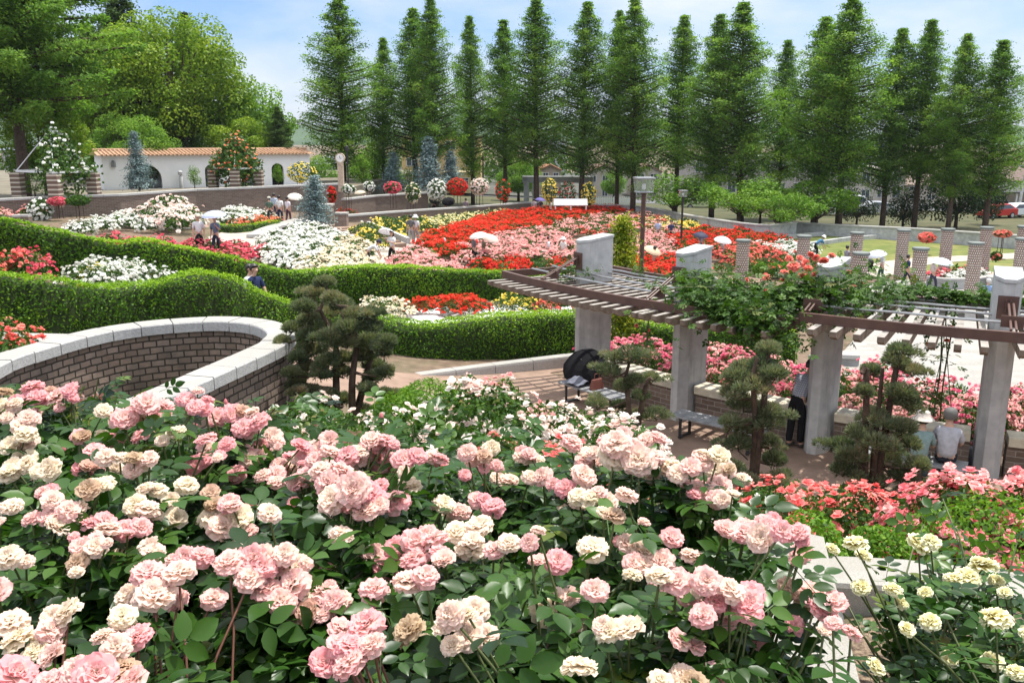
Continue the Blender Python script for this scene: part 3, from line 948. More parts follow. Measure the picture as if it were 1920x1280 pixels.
PET = {
    "red": [(0, (.42, .006, .008, 1)), (.5, (.66, .022, .014, 1)), (1, (.80, .07, .035, 1))],
    "scarlet": [(0, (.55, .012, .008, 1)), (.5, (.78, .045, .020, 1)), (1, (.85, .12, .06, 1))],
    "coral": [(0, (.62, .06, .06, 1)), (.5, (.82, .16, .13, 1)), (1, (.88, .33, .25, 1))],
    "salmon": [(0, (.64, .06, .06, 1)), (.5, (.84, .18, .17, 1)), (1, (.89, .40, .35, 1))],
    "coralpink": [(0, (.70, .12, .16, 1)), (.5, (.86, .29, .30, 1)), (1, (.90, .52, .48, 1))],
    "rosy": [(0, (.55, .03, .08, 1)), (.5, (.76, .10, .16, 1)), (1, (.84, .28, .30, 1))],
    "pink": [(0, (.78, .26, .28, 1)), (.5, (.84, .44, .42, 1)), (1, (.87, .62, .55, 1))],
    "hot": [(0, (.58, .05, .16, 1)), (.45, (.78, .17, .27, 1)), (.8, (.84, .34, .38, 1)), (1, (.87, .55, .50, 1))],
    "white": [(0, (.70, .70, .58, 1)), (.4, (.82, .82, .76, 1)), (1, (.86, .86, .83, 1))],
    "cream": [(0, (.80, .66, .42, 1)), (.5, (.85, .77, .60, 1)), (1, (.86, .82, .72, 1))],
    "blush": [(0, (.82, .52, .46, 1)), (.4, (.85, .70, .62, 1)), (1, (.86, .82, .76, 1))],
    "yellow": [(0, (.82, .56, .03, 1)), (.5, (.86, .70, .10, 1)), (1, (.87, .79, .32, 1))],
    "lemon": [(0, (.84, .70, .20, 1)), (.5, (.86, .79, .42, 1)), (1, (.86, .83, .62, 1))],
    "orange": [(0, (.72, .12, .05, 1)), (.5, (.85, .26, .12, 1)), (1, (.88, .45, .28, 1))],
}
for k, v in PET.items(): M["petal_" + k] = petal_mat("petal_" + k, v)

# ------------------------------------------------------------------ a full rose, petal by petal
def bloom_mesh(name, mat, seed, openness=1.0, rings=None):
    g = np.random.default_rng(seed)
    V, loops, starts, T = [], [], [], []
    rings = rings or [(5, 4, .18, .10), (7, 20, .26, .14), (9, 40, .34, .17), (10, 60, .42, .20), (11, 82, .47, .22), (9, 104, .46, .22)]
    nu, nv = 7, 5
    for ri, (cnt, tilt, ln, wd) in enumerate(rings):
        ph = g.uniform(0, 6.28)
        for k in range(cnt):
            az = ph + 2 * math.pi * k / cnt + g.normal(0, .14)
            th0 = R(max(2, tilt * openness - 12 + g.normal(0, 8))); th1 = R(tilt * openness + 32 + g.normal(0, 14))
            Lp = ln * g.uniform(.85, 1.12); Wp = wd * g.uniform(.85, 1.2)
            pr = g.uniform(0, 6.28); kf = g.uniform(4, 8); pt = g.uniform(-.12, .12)
            r, z = .015 + .01 * ri, .10 - .018 * ri
            b0 = len(V); row = []
            for j in range(nv):
                v = j / (nv - 1)
                th = th0 + (th1 - th0) * v ** 1.6
                if j:
                    r += math.sin(th) * Lp / (nv - 1); z += math.cos(th) * Lp / (nv - 1)
                hw = Wp * (.35 + .9 * math.sin(math.pi * min(.5, .16 + v * .42))) * (1 - .22 * v ** 4)
                nr, nz = -math.cos(th), math.sin(th)       # inward normal
                for i in range(nu):
                    u = -1 + 2 * i / (nu - 1)
                    cup = .30 * Wp * u * u * (1 - .5 * v) + .055 * math.sin(kf * u + pr) * v ** 1.5
                    rim = -.10 * Wp * u * u * v ** 3
                    rr = r + nr * cup + math.sin(th) * rim; zz = z + nz * cup + math.cos(th) * rim
                    x, y = rr, u * hw
                    V.append((x * math.cos(az) - y * math.sin(az), x * math.sin(az) + y * math.cos(az), zz))
                    T.append(min(1, max(0, v ** 1.3 * .75 + .25 * abs(u) * v + .05 * ri * .6 + pt)))
            for j in range(nv - 1):
                for i in range(nu - 1):
                    a = b0 + j * nu + i
                    starts.append(len(loops)); loops += [a, a + 1, a + nu + 1, a + nu]
    V = np.array(V)
    sc = 1.0 / (2 * np.percentile(np.hypot(V[:, 0], V[:, 1]), 97))
    V *= sc
    return np_mesh(name, V, loops, starts, [mat], tint=np.array(T), smooth=True)

BLOOM = [bloom_mesh("rose_bloom", M["front_petal"], 100 + i, o) for i, o in enumerate((1.0, 1.06, .9, .97, 1.1, .8, 1.02, .93, .62, .5))]
BLOOM_Y = [bloom_mesh("rose_bloom", M["yellow_petal"], 200 + i, o) for i, o in enumerate((.95, 1.05, .85))]

def leaflet():
    """one leaflet, unit long along +x, folded along its midrib"""
    rows = [(0, 0), (.12, .17), (.35, .30), (.62, .27), (.85, .13), (1, 0)]
    V, F = [(0, 0, 0)], []
    for x, w in rows[1:-1]:
        dz = -.16 * x * x
        V += [(x, w, .10 * w + dz + .02), (x, 0, dz - .02), (x, -w, .10 * w + dz + .02)]
    V.append((1, 0, -.19))
    n = len(rows) - 2
    F += [(0, 2, 1), (0, 3, 2)]
    for k in range(n - 1):
        a = 1 + 3 * k
        F += [(a, a + 1, a + 4, a + 3), (a + 1, a + 2, a + 5, a + 4)]
    a = 1 + 3 * (n - 1); e = 3 * n + 1
    F += [(a, a + 1, e), (a + 1, a + 2, e)]
    return np.array(V), F

_LV, _LF = leaflet()
def compound():
    """a rose leaf: two pairs of leaflets and one at the end, on a thin stalk along +x; unit long"""
    V, F = [], []
    for x, y, ang, s in ((.36, .03, 62, .33), (.36, -.03, -62, .33), (.62, .03, 55, .40), (.62, -.03, -55, .40), (.74, 0, 0, .46)):
        c, s_ = math.cos(R(ang)), math.sin(R(ang))
        P = _LV * s
        Q = np.column_stack((P[:, 0] * c - P[:, 1] * s_ + x, P[:, 0] * s_ + P[:, 1] * c + y, P[:, 2] - .10 * x * x))
        b = len(V); V += [tuple(q) for q in Q]; F += [tuple(i + b for i in f) for f in _LF]
    b = len(V)
    V += [(0, .008, 0), (0, -.008, 0), (.8, -.008, -.06), (.8, .008, -.06)]; F.append((b, b + 1, b + 2, b + 3))
    return np.array(V), F
CV, CF = compound()
_cl = np.array([i for f in CF for i in f]); _cs = np.cumsum([0] + [len(f) for f in CF])[:-1]; _cn = len(CV)

def frames(D, up=(0, 0, 1), roll=.5):
    """per row: matrix with x along D and z towards up, rolled a little"""
    n = len(D)
    D = D / (np.linalg.norm(D, axis=1)[:, None] + 1e-9)
    U = np.tile(np.array(up, float), (n, 1)) + rng.normal(0, roll, (n, 3))
    Y = np.cross(U, D); Y /= np.linalg.norm(Y, axis=1)[:, None] + 1e-9
    Z = np.cross(D, Y)
    return np.stack((D, Y, Z), -1)

def leaves_mesh(name, P, D, size, tint, mat, roll=.45):
    n = len(P)
    Mx = frames(D, roll=roll)
    V = np.einsum('nij,kj->nki', Mx, CV) * size[:, None, None] + P[:, None, :]
    loops = (np.tile(_cl, (n, 1)) + (np.arange(n) * _cn)[:, None]).ravel()
    starts = (np.tile(_cs, (n, 1)) + (np.arange(n) * len(_cl))[:, None]).ravel()
    return np_mesh(name, V.reshape(-1, 3), loops, starts, [mat], tint=np.repeat(tint, _cn), smooth=True)

def stems_mesh(name, segs, mat):
    mb = MB()
    for pts, r0, r1 in segs:
        k = len(pts)
        mb.tube(pts, [r0 + (r1 - r0) * i / (k - 1) for i in range(k)], 5, cap=False)
    me = bpy.data.meshes.new(name); me.from_pydata(mb.v, [], mb.f); me.materials.append(mat)
    me.polygons.foreach_set("use_smooth", [True] * len(mb.f))
    return me

def bend(a, b, k=6, sag=.12):
    a, b = np.array(a, float), np.array(b, float)
    L = np.linalg.norm(b - a); off = rng.normal(0, 1, 3) * L * .05; off[2] = 0
    return [a + (b - a) * t + np.array((0, 0, L * sag)) * math.sin(math.pi * t) * .5 + off * math.sin(math.pi * t) for t in np.linspace(0, 1, k)]

# ------------------------------------------------------------------ the front bed: every large bloom of the photograph, by row
FB = """75 740 62 1;102 748 66 .8;130 724 36 1;45 787 48 .5;12 770 50 .2;8 735 30 .7;255 783 78 .6;212 782 50 .2;300 768 46 .9;350 752 46 .6;376 770 42 .9;332 815 40 .1;400 776 52 .6;440 772 50 .8;470 792 60 .7;515 818 46 .9;150 806 48 .9
40 832 62 .1;30 876 66 .1;92 878 46 .1;192 902 60 .1;266 862 60 .1;212 860 50 .4;178 846 40 .6;160 880 46 .8;95 920 36 .9;285 920 52 .05;350 908 44 .1;372 860 46 1;398 848 48 .6;386 824 42 .8;442 878 46 1;470 856 54 .5;424 832 40 1;490 835 44 .6
505 962 46 .6;420 978 82 .15;432 942 54 .7;330 970 46 .4;265 955 62 .2;200 980 62 .7;110 966 66 .3;142 958 50 .3;250 990 60 .7;160 1040 70 .35;225 1036 55 .15;285 1030 58 .2;15 1042 50 .1;22 948 48 .2;362 1042 62 .8;395 925 40 .5;320 940 36 .2
300 1085 112 .5;230 1155 60 .1;60 1198 92 .1;112 1170 78 .4;160 1252 90 .8;222 1230 78 .4;30 1262 72 .9;20 1166 62 .2;-5 1105 46 .8;258 1192 58 .9;207 1190 58 .5;100 1230 60 .6
450 1045 88 .8;512 1036 84 .6;482 1072 70 .7;525 1102 92 .5;588 1112 78 .2;560 1132 66 .3;625 1122 60 .6;616 1088 50 .2;692 1062 98 .4;722 1040 78 .9;700 1098 74 .6;782 1098 74 .6;790 1030 86 .7;832 1052 50 .5
652 940 96 .6;685 930 60 .8;742 940 50 .9;766 916 42 .2;830 930 56 .1;852 960 52 .3;880 1000 82 .1;640 1000 42 .2;620 890 78 .8;590 880 66 .7;558 900 52 .8;540 872 58 .7;510 898 58 .5;640 850 68 .8;690 842 60 .8;730 862 66 .8;770 870 58 .8;820 866 46 .8;600 842 58 .6;568 836 50 .7;712 830 58 .6;660 868 56 .7
925 945 52 1;940 1026 60 .3;992 1016 42 .7;944 896 46 .1;1005 890 48 .4;986 858 46 .5;890 856 58 .6;920 830 44 .1;1046 1050 50 .9;1110 1026 54 .05;1080 910 68 .5;1096 936 58 .1;1130 940 50 .6;1152 966 50 .2;1175 926 50 .3;1180 838 86 .6;1222 826 50 .8;1152 830 58 .7;1092 846 66 .6;1246 870 58 .5;1282 886 50 .4;1330 916 72 .7;1332 872 56 .4;1352 880 48 .3;1382 910 48 .6;1205 850 54 .7;1350 935 50 .5
1040 1140 80 .05;1066 1116 46 .4;1116 1106 48 .5;1160 1190 76 .1;1086 1250 72 .1;890 1146 60 .2;860 1180 78 .3;910 1190 50 .6;842 1152 60 .3;766 1180 58 .1;686 1170 66 .7;670 1216 94 .8;640 1210 60 .9;560 1060 50 .3
1190 1030 64 .8;1216 1060 82 .4;1252 1090 70 .3;1290 1112 50 .5;1260 1010 46 .9;1296 1040 50 .2;1332 1136 70 .5;1346 1106 88 .7;1392 1122 88 .9;1420 1190 60 .6;1318 1152 60 .4;1286 1216 68 .7;1290 1270 78 .2;1342 1266 60 .8;1240 1276 52 .1;1410 990 78 .7;1450 985 60 .6;1482 1000 60 .8;1502 1036 44 .7;1480 1102 50 .3;1522 1112 58 .7;1546 1146 64 .7;1562 1168 38 .7;1430 1010 56 .5"""
front = []
for ln in FB.replace("\n", ";").split(";"):
    x, y, d, p = (float(q) for q in ln.split())
    z = 4.66 + rng.normal(0, .03) + .05 * math.sin(x * .013 + y * .02)
    if y > 1180: z -= .03
    pt = at_z(x, y, z); d = d / px_m(pt)
    k = 3 if d > .088 else 2 if d > .070 else 1        # the widest heads are bunches of two or three
    a0_ = rng.uniform(0, 6.28)
    for j in range(k):
        a = a0_ + 6.28 * j / k; o = {1: 0, 2: .24, 3: .30}[k] * d
        q = pt + np.array((math.cos(a) * o, math.sin(a) * o * .8, (math.cos(a * 2) * .12 + rng.normal(0, .12)) * d * (k > 1)))
        front.append((q, d * {1: 1.0, 2: .76, 3: .66}[k] * rng.uniform(.80, 1.04), float(np.clip(p + rng.normal(0, .15), 0, 1))))
gr = np.random.default_rng(31)
for pt, d, p in list(front):
    if gr.random() < .6:
        a = gr.uniform(0, 6.28); q = pt + np.array((math.cos(a) * d * .85, math.sin(a) * d * .85, gr.normal(-.02, .025)))
        front.append((q, d * gr.uniform(.5, .95), float(np.clip(p + gr.normal(0, .2), 0, 1))))
# a few more beyond the frame's edges so that the bed goes on
for _ in range(26):
    pt = np.array((gr.choice((-1, 1)) * 0, 0, 0)) + np.array((gr.uniform(-3.4, -1.9) if gr.random() < .7 else gr.uniform(-.9, .8), 0, 0))
    pt[1] = gr.uniform(1.5, 3.6) if pt[0] < -1.5 else gr.uniform(.9, 1.25)
    if pt[0] < -1.5 and pt[0] > -(.60 * pt[1] + .1): continue
    pt[2] = 4.62 + gr.normal(0, .04)
    front.append((pt, gr.uniform(.07, .1), gr.uniform(0, 1)))
base_pts = np.array([(-2.75, 3.9), (-2.0, 4.0), (-1.95, 3.3), (-1.2, 3.75), (-1.15, 2.9), (-1.3, 2.15), (-.75, 1.65), (-.45, 3.35), (-.35, 2.4), (-.25, 1.4), (.2, 3.0), (.05, 2.0), (.15, 1.35), (.42, 2.65), (.36, 1.75), (-1.9, 2.6), (-.95, 1.2)])
base_pts[:, 1] -= .25
owners = {i: [] for i in range(len(base_pts))}
for fr in front:
    owners[int(np.argmin(((base_pts - fr[0][:2]) ** 2).sum(1)))].append(fr)
red_tip = 0
for i, bp in enumerate(base_pts):
    bl = owners[i]
    if not bl: continue
    base = np.array((*bp, TZ - .11))
    t = thing("rose_bush", "waist-high bush of large ruffled pink and cream roses in the front bed", "rose bush", base, group="pink and cream rose bushes of the front bed")
    segs, LP, LD, LS, LT = [], [], [], [], []
    def leafy(pts, count, s0, s1, size, tint=None):
        pts = np.array(pts); L = arclen(np.column_stack((pts[:, 0], pts[:, 1], pts[:, 2]))) if False else np.concatenate(([0], np.cumsum(np.linalg.norm(np.diff(pts, axis=0), axis=1))))
        az = rng.uniform(0, 6.28)
        for k in range(count):
            s = L[-1] * (s0 + (s1 - s0) * (k + rng.uniform(0, .8)) / count)
            p = np.array([np.interp(s, L, pts[:, q]) for q in range(3)])
            az += 2.4 + rng.normal(0, .3)
            if base[0] + p[0] > .42 + .05 * (base[1] + p[1]) and rng.random() > (.62 if size > .134 else .25): continue
            LP.append(p); LD.append((math.cos(az), math.sin(az), rng.uniform(-.25, .45))); LS.append(size * rng.uniform(.75, 1.2))
            LT.append(float(np.clip(rng.normal(.42, .2), 0, .9)) if tint is None else tint + rng.uniform(-.05, .05))
    canes = [base + np.array((rng.uniform(-.16, .16), rng.uniform(-.16, .16), 0)) for _ in range(4)]
    forks = []
    for c in canes:
        f = base + (c - base) * 1.5 + np.array((rng.normal(0, .06), rng.normal(0, .06), rng.uniform(.24, .36)))
        segs.append((bend(c, f, 5, .02), .012, .009)); forks.append(f)
    for p, d, pk in bl:
        j = int(np.argmin([np.linalg.norm(f - p) for f in forks]))
        nrm = np.array((rng.normal(0, .32), rng.normal(-.32, .30), 1.0)); nrm /= np.linalg.norm(nrm)
        off = (p[:2] - base[:2]); nrm[:2] += off * .25; nrm /= np.linalg.norm(nrm)
        neck = p - nrm * d * .1
        stem = bend(forks[j], neck, 6, .06)
        segs.append((stem, .0042, .0026))
        leafy([q - base for q in stem], 8, .2, .95, .135)
        q = Vector(nrm).to_track_quat('Z', 'Y') @ Quaternion((0, 0, 1), rng.uniform(0, 6.28))
        o = part("rose_bloom", BLOOM[int(rng.integers(len(BLOOM)))], t, p - base - nrm * d * .06, q.to_euler(), d * np.array((1.08, 1.08, 1.0)))
        o.color = (float(np.clip(pk + rng.normal(0, .08), 0, 1)), float(rng.uniform(.5, 1)) if d < .062 and rng.random() < .06 else 0.0, 0, 1)
    # leafy shoots that carry no flower, some with red young leaves
    for _ in range(9):
        f = forks[int(rng.integers(4))]
        tip = f + np.array((rng.normal(0, .2), rng.normal(0, .2), rng.uniform(.18, .50)))
        tip[2] = min(tip[2], 4.74 - .13 * max(0, bp[1] - 2.2)); tip[0] = min(tip[0], .5)
        st = bend(f, tip, 5, .05)
        segs.append((st, .005, .0025))
        red = rng.random() < .5
        leafy([q - base for q in st], 5, .3, .85, .13)
        if red: leafy([q - base for q in st], 5, .8, 1.0, .08, 1.0 if rng.random() < .5 else .92)
    # the body of the bush
    k = 460
    rr = np.sqrt(rng.uniform(0, 1, k)) * .62; aa = rng.uniform(0, 6.28, k)
    bx, by = rr * np.cos(aa), rr * np.sin(aa)
    hz = rng.beta(2.2, 1.4, k) * (.66 - .10 * max(0, bp[1] - 2.6)) + .10
    for q in range(k):
        if bp[0] + bx[q] > .40 + .05 * (bp[1] + by[q]) - (.12 if hz[q] < .3 else 0): continue
        LP.append((bx[q], by[q], hz[q])); LD.append((bx[q] + rng.normal(0, .5), by[q] + rng.normal(0, .5), rng.uniform(-.35, .3))); LS.append(rng.uniform(.085, .14)); LT.append(float(np.clip(rng.normal(.42, .22), 0, .9)))
    part("leaves", leaves_mesh("leaves", np.array(LP), np.array(LD), np.array(LS), np.array(LT), M["rose_leaf"]), t)
    part("stems", stems_mesh("stems", [([q - base for q in pts], a, b) for pts, a, b in segs], M["stem_green"] if i % 3 else M["stem_red"]), t)
    for _ in range(4):                                     # pointed buds
        f = forks[int(rng.integers(4))] - base
        tip = f + np.array((rng.normal(0, .15), rng.normal(0, .15), rng.uniform(.20, .33)))
        b_ = MB(); b_.lathe([(.001, .0), (.009, .004), (.013, .018), (.009, .034)], 8, tip); b_.lathe([(.0095, .026), (.010, .034), (.006, .046), (.0, .054)], 8, tip, mi=1)
        b_.tube(bend(f, tip, 4, .02), .0028, 5)
        b_.build("rose_bud", [M["stem_green"], M["petal_pink"]], t)

# ------------------------------------------------------------------ bushes further off
def small_blossom(V, T, c, n, d, tone, g, petals=((6, 78, .5), (4, 38, .42))):
    n = np.array(n, float); n /= np.linalg.norm(n)
    a = np.cross(n, (0, 0, 1) if abs(n[2]) < .9 else (1, 0, 0)); a /= np.linalg.norm(a); b = np.cross(n, a)
    for cnt, tilt, ln in petals:
        ph = g.uniform(0, 6.28)
        for k in range(cnt):
            az = ph + 6.283 * k / cnt; th = R(tilt + g.normal(0, 9))
            rd = a * math.cos(az) + b * math.sin(az); sd = -a * math.sin(az) + b * math.cos(az)
            dr = rd * math.sin(th) + n * math.cos(th)
            L = ln * d * g.uniform(.85, 1.1); w = L * .62
            p0 = c + rd * .03 * d
            dr2 = rd * math.sin(th + .5) + n * math.cos(th + .5)
            V += [p0 - sd * w * .35, p0 + sd * w * .35, p0 + dr * L * .6 + dr2 * L * .4 + sd * w * .9, p0 + dr * L * .6 + dr2 * L * .4 - sd * w * .9]
            tt = min(1, max(0, tone + g.normal(0, .1)))
            T += [tt - .12, tt - .12, tt + .08, tt + .08]

def dome(n, w, h, g, clumps=14, shell=.45):
    """points through a lumpy dome, denser towards its skin; with outward normals"""
    C0 = []
    for _ in range(clumps):
        a, e = g.uniform(0, 6.28), math.asin(g.uniform(.05, 1))
        C0.append((math.cos(a) * math.cos(e), math.sin(a) * math.cos(e), math.sin(e)))
    C0 = np.array(C0)
    D = g.normal(0, 1, (n, 3)); D[:, 2] = np.abs(D[:, 2]) - .15; D /= np.linalg.norm(D, axis=1)[:, None]
    lump = .86 + .20 * np.max(D @ C0.T, axis=1) ** 8
    r = (1 - g.beta(1, 3.2, n) * shell * 1.6) * lump
    P = D * r[:, None] * np.array((w / 2, w / 2, h * .62)) + np.array((0, 0, h * .40))
    return P, D

_bush_cache = {}
def bush_parts(key, color, w, h, nl, leaf, nb, bd, leafmat, variant, even=False, low=.2, petals=None):
    kk = (key, variant)
    if kk in _bush_cache: return _bush_cache[kk]
    g = np.random.default_rng(abs(hash(key)) % 9973 * 7 + variant if False else sum(ord(c) for c in key) * 31 + variant)
    global rng
    keep, rng = rng, g
    P, D = dome(nl, w, h, g)
    V = leaf_quads(P, D, leaf, leaf * .62, .7)
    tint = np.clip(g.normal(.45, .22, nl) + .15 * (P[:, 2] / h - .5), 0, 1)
    rng = keep
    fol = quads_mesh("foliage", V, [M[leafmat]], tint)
    blo = None
    if nb:
        VV, T = [], []
        heads = max(3, nb // 4)
        Ph, Dh = dome(heads, w, h, g, shell=.04)
        for k in range(nb):
            j = int(g.integers(heads))
            p = Ph[j] + (g.normal(0, 1, 3) * np.array((bd, bd, bd * .35)) if not even else 0)
            d = Dh[j]
            if even:
                q, dd = dome(1, w, h, g, shell=.05); p, d = q[0], dd[0]
            if p[2] < h * low: p[2] = h * g.uniform(low, .9)
            nn = d + np.array((0, -.15, .75)) + g.normal(0, .25, 3)
            small_blossom(VV, T, p + d * .02, nn, bd * g.uniform(.75, 1.2), g.uniform(.15, .95), g, petals or ((6, 78, .5), (4, 38, .42)))
        blo = quads_mesh("blossoms", np.array(VV), [M["petal_" + color]])
        a = blo.attributes.new("tint", 'FLOAT', 'POINT'); a.data.foreach_set("value", np.clip(np.array(T, np.float32), 0, 1))
    _bush_cache[kk] = (fol, blo)
    return fol, blo

KIND = {   # colour: (width, height, leaves, leaf size, blossoms, blossom diameter, leaf material)
    "far": (1.35, .74, 380, .12, 95, .13, "bush_leaf"),
    "mid": (1.05, .9, 620, .075, 80, .10, "bush_leaf"),
    "near": (.85, .8, 1100, .055, 90, .075, "bush_leaf"),
}
def place_bush(xy, color, size, label, group, scale=1.0, lean=0.0, **ov):
    w, h, nl, lf, nb, bd, lm = KIND[size]
    nb = int(nb * ov.get("full", 1.0)); bd = bd * ov.get("big", 1.0)
    key = "%s_%s_%s_%s" % (size, color, ov.get("full", 1), ov.get("big", 1))
    var = int(rng.integers(3))
    fol, blo = bush_parts(key, color, w, h, nl, lf, nb, bd, lm, var)
    z = ov["z"] if "z" in ov else tz(*xy)
    t = thing("rose_bush", label, "rose bush", (xy[0], xy[1], z - .02), rng.uniform(0, 6.28), group, scale * rng.uniform(.88, 1.12))
    part("foliage", fol, t)
    if blo: part("blossoms", blo, t)
    return t

def in_poly(p, D):
    c = False
    for i in range(len(D)):
        a, b = D[i], D[i - 1]
        if (a[1] > p[1]) != (b[1] > p[1]) and p[0] < (b[0] - a[0]) * (p[1] - a[1]) / (b[1] - a[1]) + a[0]: c = not c
    return c

def scatter(D, s, jit=.28):
    D = np.array(D, float); lo, hi = D.min(0), D.max(0); out = []
    row = 0; y = lo[1] + s * .3
    while y < hi[1]:
        x = lo[0] + (s / 2 if row % 2 else 0)
        while x < hi[0]:
            p = (x + rng.uniform(-jit, jit) * s, y + rng.uniform(-jit, jit) * s)
            if in_poly(p, D): out.append(p)
            x += s
        y += s * .87; row += 1
    return out

def bed_px(pix, h=.6):
    return [ground(x, y, h)[:2] for x, y in pix]

BUSHES = [0]
def bed(pix, color, size, s, label, group, h=.6, mix=None, world=False, **ov):
    D = pix if world else bed_px(pix, h)
    pts = scatter(D, s)
    for p in pts:
        col = color if mix is None or rng.random() > mix[1] else mix[0]
        place_bush(p, col, size, label, group, **ov)
    BUSHES[0] += len(pts)
    print("bed", color, size, len(pts))
# ------------------------------------------------------------------ rose beds
def mass_bed(pix, color, s, label, h=.6, mix=None, name="rose_field", world=False, scale=1.02, full=1.0):
    """the far part of a field, where bushes run together: one mass"""
    D = pix if world else bed_px(pix, h)
    pts = scatter(D, s)
    VF, TF, VB, TB, VC, TC = [], [], [], [], [], []
    zs = tz_many(pts) if len(pts) else []
    for p, z in zip(pts, zs):
        w, hh, nl, lf, nb, bd, lm = KIND["far"]
        col = color if mix is None or rng.random() > mix[1] else mix[0]
        fol, blo = bush_parts("far_%s_%s_1" % (col, full), col, w, hh, nl, lf, int(nb * full), bd, lm, int(rng.integers(3)))
        a = rng.uniform(0, 6.28); sc = scale * rng.uniform(.85, 1.12)
        Rm = np.array(((math.cos(a), -math.sin(a), 0), (math.sin(a), math.cos(a), 0), (0, 0, 1))) * sc
        for me, VV, TT in ((fol, VF, TF), (blo, VB if col == color else VC, TB if col == color else TC)):
            n = len(me.vertices)
            co = np.empty(n * 3, np.float32); me.vertices.foreach_get("co", co)
            tt = np.empty(n, np.float32); me.attributes["tint"].data.foreach_get("value", tt)
            VV.append(co.reshape(-1, 3) @ Rm.T + np.array((*p, z))); TT.append(tt)
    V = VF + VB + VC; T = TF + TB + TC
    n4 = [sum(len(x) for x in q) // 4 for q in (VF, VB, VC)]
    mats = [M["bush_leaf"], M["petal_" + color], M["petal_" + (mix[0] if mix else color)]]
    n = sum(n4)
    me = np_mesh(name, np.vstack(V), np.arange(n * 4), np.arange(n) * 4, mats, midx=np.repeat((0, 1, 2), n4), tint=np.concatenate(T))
    print("mass", color, len(pts))
    return tag(part(name, me), label, "rose field", kind="stuff")

# the great rose field in the middle distance: far half as masses, near half bush by bush
mass_bed([(792, 452), (800, 436), (850, 424), (905, 412), (930, 424), (915, 440), (880, 452), (860, 468), (820, 470)], "scarlet", 1.2, "near left end of the broad scarlet band in the rose field", full=1.25)
mass_bed([(845, 432), (860, 418), (905, 405), (960, 395), (1010, 389), (1120, 386), (1180, 388), (1190, 395), (1110, 400), (1040, 412), (970, 428), (930, 440), (880, 446)], "scarlet", 1.2, "broad band of scarlet roses across the back of the rose field", full=1.25)
mass_bed([(975, 430), (1045, 414), (1115, 402), (1195, 396), (1230, 402), (1275, 424), (1265, 436), (1180, 432), (1060, 434), (970, 444), (935, 446)], "pink", 1.35, "pale pink roses dotted with green in the upper rose field", mix=("coral", .15), full=.8)
mass_bed([(862, 470), (885, 452), (925, 441), (990, 439), (1065, 438), (1068, 482), (1000, 484), (940, 482), (880, 484)], "pink", 1.25, "pale pink roses massed in the lower rose field left of the first pergola pier", full=1.5)
mass_bed([(1180, 440), (1265, 440), (1270, 474), (1190, 476)], "pink", 1.25, "pale pink roses of the field seen between the first two pier tops", full=1.4)
bed([(905, 492), (930, 484), (985, 490), (1000, 500), (905, 503)], "red", "far", 1.25, "deep red rose bush in the low bed just behind the upper hedge", "deep red bushes behind the upper hedge", h=.5, full=1.5)
bed([(1030, 484), (1066, 478), (1068, 497), (1040, 500)], "red", "far", 1.3, "deep red rose bush beside the first pergola pier", "deep red bushes beside the first pier", full=1.0)
bed([(965, 488), (1030, 484), (1040, 500), (1000, 498)], "coral", "far", 1.2, "leafy rose bush with hardly a flower in front of the rose field", "leafy bushes before the rose field", h=.45, full=.08)
bed([(1185, 480), (1275, 476), (1278, 502), (1188, 504)], "scarlet", "far", 1.25, "scarlet rose bush above the white planter kerb between the piers", "scarlet bushes above the white planter", full=1.5)
mass_bed([(1195, 408), (1300, 408), (1320, 425), (1230, 432)], "yellow", 1.6, "yellow roses at the far right corner of the rose field", full=.7, mix=("lemon", .4))
mass_bed([(1235, 440), (1320, 424), (1430, 432), (1480, 448), (1400, 452), (1330, 458), (1290, 470)], "red", 1.3, "dark red roses in the bed right of the lamp post", mix=("scarlet", .4), full=.9)
mass_bed([(1330, 460), (1400, 452), (1450, 456), (1475, 470), (1430, 478), (1350, 480)], "coral", 1.35, "coral roses behind the lattice column nearest the second pier", full=1.5)
mass_bed([(1412, 456), (1500, 452), (1530, 468), (1460, 476)], "white", 1.3, "white roses in front of the lawn by the lattice column", full=1.3)
mass_bed([(1330, 484), (1440, 478), (1540, 476), (1545, 500), (1430, 505), (1350, 498)], "coral", 1.4, "low leafy coral roses between the lattice columns", full=.35)
# left of the field: yellow beds, pink corner, white bank
bed([(650, 430), (690, 414), (740, 408), (790, 404), (795, 422), (745, 436), (720, 452), (690, 450)], "yellow", "far", 2.0, "yellow rose bush with tall green shoots beside the garden steps", "yellow bushes beside the garden steps", full=.4)
mass_bed([(790, 412), (850, 401), (945, 391), (955, 398), (870, 411), (800, 426)], "lemon", 1.3, "pale yellow roses along the low stone wall", full=.9)
bed([(742, 478), (765, 462), (800, 470), (850, 492), (838, 506), (745, 505)], "pink", "far", 1.2, "pale pink rose bush in the corner by the grey path", "pale pink bushes by the grey path", full=1.6)
mass_bed([(500, 440), (540, 424), (600, 418), (640, 440), (600, 470), (540, 500), (490, 492), (485, 462)], "white", 1.1, "bank of white roses below the front blue spruce", full=1.7)
mass_bed([(640, 440), (665, 448), (690, 475), (688, 505), (600, 505), (560, 500), (605, 470)], "cream", 1.1, "bank of cream roses by the garden steps", full=1.9)
bed([(150, 436), (260, 440), (380, 446), (500, 450), (490, 498), (440, 490), (380, 470), (270, 450)], "rosy", "far", 1.25, "rosy red rose bush looking over the top of the long hedge", "rosy bushes behind the long hedge", full=1.2, scale=.8)
bed([(130, 412), (250, 398), (330, 390), (365, 396), (360, 412), (250, 416), (140, 424)], "white", "far", 1.95, "white rose bush in the row under the dark brick parapet", "white bushes under the parapet", full=1.5, scale=1.0)
